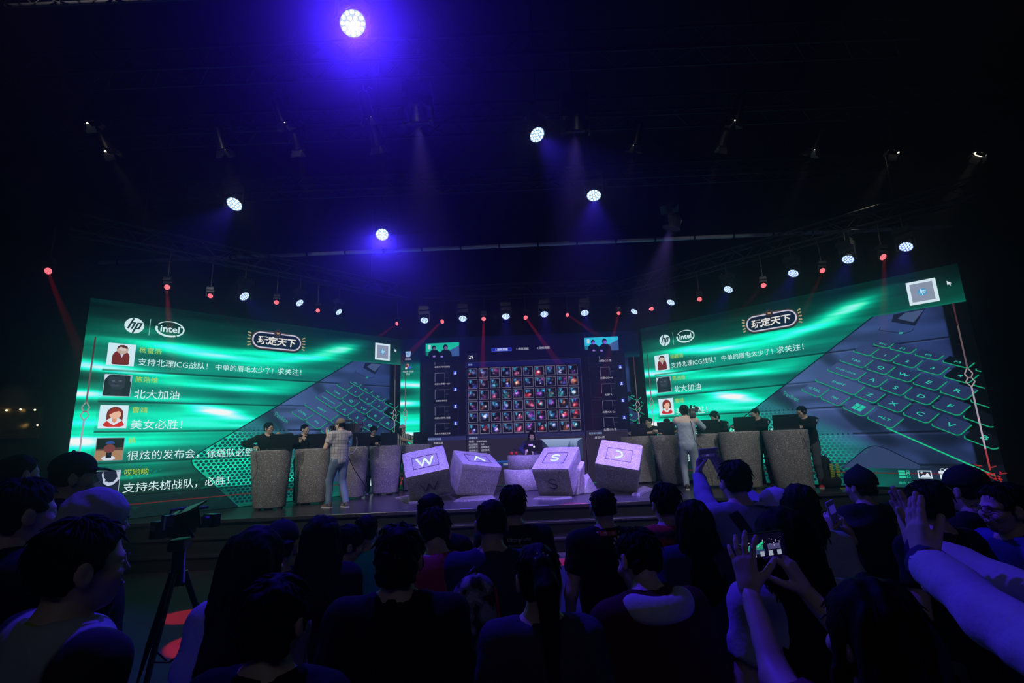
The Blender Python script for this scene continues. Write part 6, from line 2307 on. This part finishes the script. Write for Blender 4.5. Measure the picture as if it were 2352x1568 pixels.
bv = BVHTree.FromPolygons([v.co for v in cp.data.vertices], [tuple(p.vertices) for p in cp.data.polygons])
vs_, fs_ = [], []
for i in range(16):
    th, ph = i * 2.4, math.acos(1 - .55 * (i + .5) / 12)
    d = Vector((sin(ph) * cos(th), sin(ph) * sin(th), cos(ph)))
    p = Vector((0, -.014, .048)) + Vector((d.x * .095, d.y * .112, d.z * .1))
    a_ = d.cross(Vector((.2, .1, .97))).normalized(); b_ = d.cross(a_)
    for r_ in range(3):
        ids = []
        for u, v in ((-.010, -.0022), (.010, -.0022), (.010, .0022), (-.010, .0022)):
            h_ = bv.find_nearest(p + a_ * u + b_ * (v + .007 * (r_ - 1))); vs_.append(h_[0] + (h_[0] - Vector((0, -.014, .03))).normalized() * .003); ids.append(len(vs_) - 1)
        fs_.append(ids)
me = bpy.data.meshes.new('flag_print'); me.from_pydata([tuple(v) for v in vs_], [], fs_); me.materials.append(M_('pink_grey_print', (.5, .36, .42), .8))
o = bpy.data.objects.new('flag_print', me); COL.objects.link(o); o.parent = p7['root']; o.matrix_local = cp.matrix_local.copy()
crowd(737, 1238, 2.35, R(4), 'woman with long black hair and a dark jacket left of the teal polo', top=('jacket', CH, 'long'), hair='long_thick', hair_seed=27, female=True, head=(12, 0, 0))
p11 = crowd(588, 1292, 1.62, -R(14), 'woman with long dark hair over a white top, left of the middle', top=('t', OFFW, 'short'), hair='long_thick', hair_seed=28, female=True)
crowd(634, 1428, 1.3, -R(6), 'person with tousled hair and a black jacket, closest to the camera left of the middle', top=('jacket', TEE, 'long'), hair='messy', hair_seed=29)
p12 = crowd(842, 1222, 2.95, R(2), 'person in a bright teal polo with a green collar', top=('t', cloth('teal_jersey', (.03, .72, .70)), 'long'), hair='crop', hair_seed=30, collar=M_('green_rib', (.06, .62, .20), .8))
crowd(806, 1250, 2.85, -R(60), 'short person with black hair in front of the teal polo', top=('t', cloth('teal_dark', (.02, .34, .30)), 'short'), hair='messy', hair_seed=31, head=(-10, -12, 0))
p14 = crowd(918, 1286, 1.72, R(0), 'broad person in black with a pale whorl in his hair, front middle', top=('jacket', TEE, 'long'), hair='messy', hair_seed=32, w=1.1)
ww = MB()
rr = random.Random(2)
for i in range(26):
    a_ = 2 * pi * i / 26; L = rr.uniform(.008, .022)
    ww.tube([(.012, -.118, .030), (.012 + L * cos(a_), -.121, .030 + L * sin(a_))], [.0012, .0004], 4, cap=False)
p14['hp']('hair_whorl', ww.mesh('hair_whorl', M_('scalp', (.62, .52, .48), .6)))
p15 = crowd(998, 1224, 2.4, R(26), 'person bending his head, in a pink-red tee with a camouflage backpack', top=('t', cloth('coral_tee', (.50, .06, .10)), 'short'), hair='short', hair_seed=33, lean=14, head=(-10, -24, 0))
crowd(990, 1180, 2.75, R(0), 'person with short black hair behind the pink-red tee', top=('t', TEE, 'short'), hair='crop', hair_seed=34)
p17 = crowd(1129, 1203, 2.32, R(3), 'person in a navy collared shirt seen from behind', top=('shirt', NAVY, 'long'), hair='crop', hair_seed=35, collar=NAVY, head=(4, -4, 0))
p18 = crowd(1178, 1160, 2.92, R(6), 'person in a black tee lettered with a photo firm\'s name across the back', top=('t', TEE, 'short'), hair='short', hair_seed=36)
bk = p18['at'](0, -.4, .490)
pol = text_polys('Ukonphoto', Vector((bk[0] + .02, -.5, bk[2])), .1, width=.135, bold=.004)
pol += text_polys('PHOTO SERVICE', Vector((bk[0] + .02, -.5, bk[2] - .030)), .1, width=.125)
decal(child(p18['root'], 't_shirt'), pol, [(.62, .62, .66)] * len(pol), 'back_lettering', p18['root'])
p19 = crowd(1236, 1328, 1.62, R(0), 'woman with a sparkling clip in her tied dark hair, front middle', top=('shirt', cloth('dark_blouse', (.05, .05, .08)), 'long'), hair='tied', hair_seed=37, female=True, head=(10, -8, 0))
cm2 = MB()
for i in range(14): cm2.ball((random.uniform(-.03, .03), -.105 + random.uniform(-.01, .01), .085 + random.uniform(-.012, .012)), .0045, 6, 4)
p19['hp']('hair_clip', cm2.mesh('hair_clip', M_('crystal', (.7, .7, .85), .1, .6)))
p20 = crowd(1385, 1166, 2.85, R(4), 'person in a black tee with a white cross emblem and an orange lanyard', top=('t', TEE, 'short'), hair='crop', hair_seed=38, legs=cloth('piped_trousers', (.016, .016, .018)), hem=-.10)
bk = p20['at'](0, -.4, .47); cx_, cz_ = bk[0] + .050, bk[2] + .02
pol = []
for s in (-1, 1):
    d = Vector((s * .7, 0, .7)); n_ = Vector((.7, 0, -s * .7))
    c_ = Vector((cx_, -.5, cz_)); pol.append([c_ - d * .030 - n_ * .003, c_ + d * .030 - n_ * .003, c_ + d * .030 + n_ * .003, c_ - d * .030 + n_ * .003])
    for e in (-1, 1):
        q = c_ + d * .030 * e; pol.append([q + Vector((.008 * cos(t), 0, .008 * sin(t))) for t in [2 * pi * i / 6 for i in range(6)]])
for dx, dz in ((0, .028), (0, -.028), (.028, 0), (-.028, 0)):
    q = Vector((cx_ + dx, -.5, cz_ + dz)); pol.append([q + Vector((.0075 * cos(t), 0, .0075 * sin(t))) for t in [2 * pi * i / 8 for i in range(8)]])
decal(child(p20['root'], 't_shirt'), pol, [(.7, .7, .74)] * len(pol), 'back_emblem', p20['root'])
nb = p20['neckb']; s_ = p20['s']
lan = MB(); LP = []
for i in range(25):
    t = pi * 1.02 + pi * .96 * i / 24
    LP.append(Vector((nb[0] + .082 * cos(t), nb[1] + .010 + .082 * sin(t), nb[2] + .012 + .004 * sin(t))))
for p, q in zip(LP[:-1], LP[1:]): lan.add([p + Vector((0, 0, .012)), q + Vector((0, 0, .012)), q + Vector(((q.x - nb[0]) * .12, (q.y - nb[1]) * .12, -.012)), p + Vector(((p.x - nb[0]) * .12, (p.y - nb[1]) * .12, -.012))], [(0, 1, 2, 3), (3, 2, 1, 0)])
lan.build('lanyard', M_('orange_ribbon', (.75, .10, .03), .5), p20['root'])
for i in range(2, 23, 4):
    p = LP[i]; u = Vector((p.x - nb[0], p.y - nb[1], 0)).normalized()
    MB().lathe([(.004, .004), (.009, .004), (.009, .0055), (.004, .0055)], 12, Matrix.Translation(p + u * .004) @ u.to_track_quat('Z', 'Y').to_matrix().to_4x4()).build('lanyard_ring', M_('white_print', (.8, .8, .85), .6), p20['root'])
hj, kn, an = p20['lg'][-1]
pp = [hj + np.array([-.085, -.03, .06]), hj * .6 + kn * .4 + np.array([-.10, -.04, 0]), hj * .2 + kn * .8 + np.array([-.085, -.045, 0]), kn * .6 + an * .4 + np.array([-.07, -.05, 0]), an + np.array([-.06, -.05, 0])]
MB().tube(pp, .007, 6).build('white_piping', M_('white_print', (.8, .8, .85), .6), p20['root'])
p21 = crowd(1466, 1288, 1.85, R(22), 'person with his head bowed, white collar over a maroon jacket', top=('jacket', MAROON, 'long'), hair='short', hair_seed=39, lean=20, head=(6, -16, 10), w=1.08)
f = Fld(p21['neckb'] - .16, p21['neckb'] + .16, .009)
for t in np.linspace(-1.5, 1.5, 11):
    f.ell(p21['neckb'] + p21['T'] @ np.array([.100 * sin(t), -.058 * cos(t) - .028, -.012 - .03 * cos(t)]), (.042, .030, .040), .025, p21['T'])
link('white_collar', nmesh('white_collar', f.mesh(), WHITE), p21['root'])
p22 = crowd(1529, 1158, 2.75, R(8), 'person in an orange and black striped jumper', top=('t', attr_mat('orange_stripes', .85), 'long'), hair='short', hair_seed=40)
colour_top(p22, lambda P: np.where((np.mod(P[:, 2] + .0, .082) < .044)[:, None], np.array([.48, .055, .012]), np.array([.03, .014, .012])), 't_shirt')
crowd(1591, 1198, 2.5, R(2), 'woman with long straight hair between the striped jumper and the grey tee', top=('jacket', NAVY, 'long'), hair='long_thick', hair_seed=41, female=True)
ph1 = atd(1627, 1041, 3.30)
p24 = crowd(1687, 1106, 2.9, R(10), 'person in a grey tee with a black bag strap raising a phone with both hands', hands={-1: (atd(1604, 1090, 3.32), (.22, .1, 1), (.75, -.5, 0), 'relaxed'), 1: (atd(1656, 1080, 3.36), (-.34, .1, 1), (-.75, -.5, 0), 'relaxed')},
            poles={-1: (-.7, -.1, -1), 1: (.7, .1, -1)}, top=('t', GREYT, 'long'), hair='short', hair_seed=42)


def phone(c, rz, roll, w, h_, screen, label, shell, th=.009, port=False):
    M = Matrix.Translation(c) @ Matrix.Rotation(rz, 4, 'Z') @ Matrix.Rotation(roll, 4, 'Y')
    t = empty('smartphone', mat=M, label=label, cat='phone')
    MB().box((0, 0, 0), (w, th, h_)).build('shell', shell, t, bevel=.004)
    q = FP(1.0, 0, 0)
    screen(q, w, h_)
    o = q.build('screen', t); o.location = (0, -th / 2 - .0006, 0)
    MB().lathe([(0, 0), (.004, 0), (.004, .001), (0, .001)], 10, Matrix.Translation((w * .455 if not port else 0, -th / 2, 0 if not port else -h_ * .455)) @ Matrix.Rotation(pi / 2, 4, 'X')).build('home_button', m_bezel, t)
    return t


def scr_dark(q, w, h):
    q.rect(-w * .42, -h * .44, w * .40, h * .44, (16, 12, 46), .1)
    q.rect(-w * .38, -h * .30, w * .30, -h * .02, (34, 26, 84), .2); q.ell(-.01, -.01, .012, .006, (70, 60, 120), .25, 10)


def scr_stage(q, w, h):
    q.rect(-w * .43, -h * .45, w * .43, h * .45, (8, 6, 30), .1)
    q.rect(-w * .42, -h * .20, -w * .05, h * .02, (30, 140, 110), .2); q.poly([(-w * .2, -.006), (-w * .02, .006), (-w * .02, .012), (-w * .2, 0)], (40, 200, 140), .25)
    q.rect(-w * .40, -h * .34, -w * .02, -h * .16, (40, 60, 100), .25); q.rect(w * .06, -h * .20, w * .36, h * .02, (70, 66, 110), .2)
    rr = random.Random(1)
    for i in range(24): q.ell(rr.uniform(-w * .38, w * .4), rr.uniform(-h * .05, h * .30), .0011, .0011, (200, 200, 230), .3, 6)
    for i in range(4): q.rect(-w * .34 + i * w * .2, -h * .44, -w * .24 + i * w * .2, -h * .24, (150, 160, 176), .3)
    for i in range(30): q.rect(w * .06 + rr.random() * w * .28, -h * .18 + rr.random() * h * .18, w * .08 + rr.random() * w * .28, -h * .17 + rr.random() * h * .18, (90, 70, 130), .28) if False else None


def scr_blue(q, w, h):
    q.rect(-w * .44, -h * .46, w * .44, h * .46, (10, 8, 40), .1); q.rect(-w * .40, -h * .05, w * .40, h * .30, (40, 30, 130), .2)


phone(ph1, R(6), -R(3), .138, .068, scr_dark, 'white phone held sideways with a dark screen above the grey tee', M_('white_phone_shell', (.62, .64, .68), .35))
# black strap across the grey tee
o = child(p24['root'], 't_shirt')
A_, B_ = p24['at'](-.10, -.5, .52), p24['at'](.16, -.5, .02)
pol = []
for i in range(16):
    a_, b_ = A_ + (B_ - A_) * (i / 16), A_ + (B_ - A_) * ((i + 1) / 16)
    pol.append([a_ - np.array([.026, 0, .012]), b_ - np.array([.026, 0, .012]), b_ + np.array([.026, 0, .012]), a_ + np.array([.026, 0, .012])])
decal(o, [[tuple(p) for p in q] for q in pol], [(.008, .008, .010)] * 16, 'bag_strap', p24['root'], off=.006)
crowd(1780, 1170, 2.8, R(24), 'person in a pale baseball cap turned to the left', top=('t', GREYT, 'short'), hair='short', hair_seed=43, hat=('cap', cloth('white_cap', (.62, .63, .68)), 20), head=(20, 0, 0))
p26 = crowd(1838, 1164, 2.5, -R(6), 'woman with dark shoulder-length hair and a white top with a dark strap', top=('t', cloth('white_stripe_top', (.5, .52, .6)), 'short'), hair='long', hair_seed=44, female=True)
A_, B_ = p26['at'](-.02, -.5, .50), p26['at'](.17, -.5, .10)
pol = [[A_ + (B_ - A_) * (i / 10) - np.array([.012, 0, 0]), A_ + (B_ - A_) * ((i + 1) / 10) - np.array([.012, 0, 0]), A_ + (B_ - A_) * ((i + 1) / 10) + np.array([.012, 0, 0]), A_ + (B_ - A_) * (i / 10) + np.array([.012, 0, 0])] for i in range(10)]
decal(child(p26['root'], 't_shirt'), [[tuple(p) for p in q] for q in pol], [(.05, .01, .03)] * 10, 'dark_strap', p26['root'])
p27 = crowd(1803, 1246, 1.66, -R(4), 'woman with long dark hair in a white top with a lettered pink strap', top=('t', cloth('white_top', (.50, .52, .58)), 'short'), hair='long_thick', hair_seed=45, female=True, hem=-.12)
A_, B_ = p27['at'](-.16, -.5, .37), p27['at'](.12, -.5, .02)
dv = (B_ - A_); nv = np.array([-dv[2], 0, dv[0]]); nv = nv / np.linalg.norm(nv) * -.036
pol = [[A_ + dv * (i / 14) - nv, A_ + dv * ((i + 1) / 14) - nv, A_ + dv * ((i + 1) / 14) + nv, A_ + dv * (i / 14) + nv] for i in range(14)]
decal(child(p27['root'], 't_shirt'), [[tuple(p) for p in q] for q in pol], [(.42, .02, .12)] * 14, 'pink_strap', p27['root'], off=.005)
ux = Vector((dv[0], 0, dv[2])).normalized(); uz = Vector((-ux.z, 0, ux.x))
pol = text_polys('ipp', Vector((A_ + dv * .22).tolist()), .1, width=.085, bold=.02, ux=ux, uz=uz)
decal(child(p27['root'], 't_shirt'), pol, [(.62, .45, .72)] * len(pol), 'strap_lettering', p27['root'], off=.009)
ph2 = atd(1754, 1250, 1.42)
p28 = crowd(2004, 1462, .98, R(16), 'person with a big dark mane holding out a phone with both hands, front right', hands={-1: (atd(1720, 1352, 1.34), (.05, .25, 1), (.7, .6, 0), 'spread'), 1: (atd(1848, 1354, 1.41), (-.40, .15, .9), (-.7, .6, .2), 'relaxed')},
            poles={-1: (-.2, -.2, -1), 1: (.5, -.2, -1)}, top=('t', cloth('tie_dye', (.16, .03, .08)), 'short'), hair='long_thick', hair_seed=46, female=True, skin_m=skin('pale_skin', (.58, .42, .34)))
phone(ph2, R(4), -R(4), .128, .068, scr_stage, 'black phone held sideways whose screen shows the stage', M_('black_phone_shell', (.012, .012, .014), .3))
a_, e_, w_ = p28['arms'][-1][:3]
rg = hand_matrix(w_, p28['arms'][-1][3], p28['arms'][-1][4], -1, p28['s'])
pr = (rg @ np.array([.010, .115, -.004, 1]))[:3]
MB().lathe([(.0112, -.003), (.0128, -.003), (.0128, .003), (.0112, .003)], 16, Matrix.Translation(pr) @ Matrix.Rotation(.2, 4, 'X')).ball((pr[0], pr[1] - .014, pr[2]), .005, 8, 6).build('ring', M_('silver', (.7, .7, .75), .15, 1.0), p28['root'])
p30 = crowd(1975, 1118, 3.3, R(14), 'person in a dark pointed hat taking a picture with an upright phone', hands={-1: (atd(1903, 1222, 2.95), (.1, .2, 1), (.8, .5, 0), 'hook'), 1: (atd(1940, 1228, 3.0), (-.3, .2, 1), (-.8, .4, 0), 'hook')},
            top=('jacket', CH, 'long'), hair='short', hair_seed=47, head=(8, 0, 0))
f = Fld((-.13, -.15, -.01), (.13, .15, .22), .008)
f.ell((0, -.014, .045), (.094, .112, .100), .01, clips=[((0, 0, .02), (0, 0, -1))]); f.cap((0, -.01, .13), (.0, -.01, .165), .035, .008, .03)
f.cap((0, -.014, .035), (0, -.014, .036), .115, .115, .01, .10, (1, 0, 0)) if False else None
p30['hp']('pointed_hat', nmesh('pointed_hat', f.mesh(), CAPB))
phone(atd(1912, 1176, 2.95), R(24), -R(14), .070, .140, scr_blue, 'upright phone with a pale rim held in front of the pointed hat', M_('white_phone_shell', (.62, .64, .68), .35), port=True)
crowd(2216, 1126, 2.6, R(20), 'person in a black cap in front of the right end of the LED wall', top=('jacket', CH, 'long'), hair='short', hair_seed=48, hat=('cap', CAPB, 10))
p33 = crowd(2303, 1168, 2.25, R(84), 'person with glasses in profile wearing a blue jacket at the right edge', top=('jacket', cloth('blue_shell', (.06, .07, .26)), 'long'), hair='short', hair_seed=49, glasses=True, head=(4, 0, 0))
p34 = crowd(2130, 1160, 2.35, R(14), 'person in a black tee with cursive lettering behind the clapping hands', top=('t', TEE, 'short'), hair='short', hair_seed=50)
bk = p34['at'](0, -.5, .40)
pol = text_polys('overdy', Vector((bk[0] + .05, -.5, bk[2])), .1, width=.16, rot=R(8), bold=.01)
pol += [[Vector((bk[0] + .08 + .05 * (x - .5), -.5, bk[2] - .09 - k * .06 + .02 * y)) for x, y in ((0, 0), (1, .2), (1.1, .8), (.6, 1), (.2, .7))] for k in range(2)]
decal(child(p34['root'], 't_shirt'), pol, [(.34, .32, .48)] * len(pol), 'back_lettering', p34['root'])
p32 = crowd(2560, 1290, .92, R(32), 'person outside the frame whose white-sleeved arms stretch in to clap, lower right', hands={-1: (atd(2062, 1246, 1.42), (.10, .2, 1), (.9, -.1, 0), 'flat'), 1: (atd(2096, 1252, 1.50), (-.06, .2, 1), (-.9, .1, 0), 'flat')},
            poles={-1: (-.5, .1, -1), 1: (.3, .1, -1)}, top=('shirt', cloth('white_shirt', (.60, .60, .64)), 'long'), hair='short', hair_seed=51, top_infl=.018)
for sd in (-1, 1):
    a_, e_, w_ = p32['arms'][sd][:3]
    u = nrm(w_ - e_); c0 = e_ + (w_ - e_) * .95
    MB().tube([c0 - u * .012, c0 + u * .010], .051, 16, cap=False).build('cuff', M_('navy_rib', (.03, .03, .10), .8), p32['root'])

# camouflage backpack on the bending person
nbk = p15['at'](.10, -.22, .26)
camo = mat('camouflage_canvas', (.2, .2, .22), .85)
n = camo.node_tree; v_ = n.nodes.new('ShaderNodeTexNoise'); v_.inputs['Scale'].default_value = 14; v_.inputs['Detail'].default_value = 1.5
tc = n.nodes.new('ShaderNodeTexCoord'); n.links.new(tc.outputs['Object'], v_.inputs['Vector'])
cr = n.nodes.new('ShaderNodeValToRGB'); cr.color_ramp.interpolation = 'CONSTANT'
cr.color_ramp.elements[0].color = (.02, .02, .025, 1); cr.color_ramp.elements[1].position = .46; cr.color_ramp.elements[1].color = (.20, .20, .24, 1)
e_ = cr.color_ramp.elements.new(.56); e_.color = (.42, .42, .46, 1)
n.links.new(v_.outputs['Fac'], cr.inputs[0]); n.links.new(cr.outputs[0], n.nodes['Principled BSDF'].inputs['Base Color'])
wp = p15['root'].matrix_basis @ Vector(nbk.tolist())
bp_ = empty('backpack', wp, p15['root'].rotation_euler.z, label='camouflage backpack on the back of the pink-red tee', cat='bag')
f = Fld((-.2, -.16, -.28), (.2, .14, .24), .012); f.cap((0, 0, -.12), (0, .0, .10), .155, .135, .04, .6, (1, 0, 0)); f.noise(.012, 10, 3)
link('bag_body', nmesh('bag_body', f.mesh(), camo), bp_)
bp_.scale = (.78, .78, .8)
MB().tube([(.10, -.07, -.2), (.115, -.075, 0), (.10, -.06, .16)], .009, 6).build('red_zip', M_('red_zip', (.5, .03, .04), .6), bp_)
MB().tube([(-.04, .02, .22), (0, .0, .26), (.04, .02, .22)], .010, 6).build('handle', m_cable, bp_)

# video tripod with a small camera in front of the left stage corner
T0 = atz(418, 1455, 0.0)
T0 = Vector((atd(418, 1200, 3.2).x, atd(418, 1200, 3.2).y, 0))
TZ = atd(418, 1212, 3.2).z - .07
tp_ = empty('tripod', T0, R(10), label='black video tripod standing on the floor at the left', cat='tripod')
for k in range(3):
    a_ = 2 * pi * k / 3 + .5
    MB().tube([(.04 * cos(a_), .04 * sin(a_), TZ - .20), (.20 * cos(a_), .20 * sin(a_), .70), (.42 * cos(a_), .42 * sin(a_), .02)], [.020, .018, .014], 8).build('leg', m_black, tp_)
    MB().tube([(0, 0, .62), (.20 * cos(a_), .20 * sin(a_), .70)], .007, 6).build('spreader', m_black, tp_)
    MB().ball((.42 * cos(a_), .42 * sin(a_), .02), (.025, .025, .02), 8, 6).build('rubber_foot', m_black, tp_)
MB().tube([(0, 0, TZ - .28), (0, 0, TZ - .06)], .035, 12).build('centre_column', m_black, tp_)
MB().box((0, 0, TZ - .03), (.10, .12, .07)).build('fluid_head', m_black, tp_, bevel=.01)
MB().tube([(.05, -.05, TZ - .05), (.22, -.42, TZ - .18)], .011, 8).build('pan_handle', m_black, tp_)
c0 = T0 + Vector((0, 0, TZ + .06))
vc = video_camera(c0, -R(20), 'small video camera on the black tripod at the left'); vc.scale = (.62, .62, .62)
mo = empty('monitor', atd(426, 1172, 3.15), -R(12), label='thin monitor hood tilted above the tripod camera', cat='monitor')
MB().box((0, 0, 0), (.22, .14, .012), Matrix.Rotation(R(20), 3, 'X') @ Matrix.Rotation(-R(16), 3, 'Y')).build('hood', m_lap, mo)
MB().box((0, .02, -.06), (.20, .012, .12), Matrix.Rotation(-R(16), 3, 'Y')).build('panel', m_lap, mo, bevel=.004)
MB().tube([(0, .02, -.10), (-.02, .10, -.18)], .01, 6).build('arm', m_black, mo)
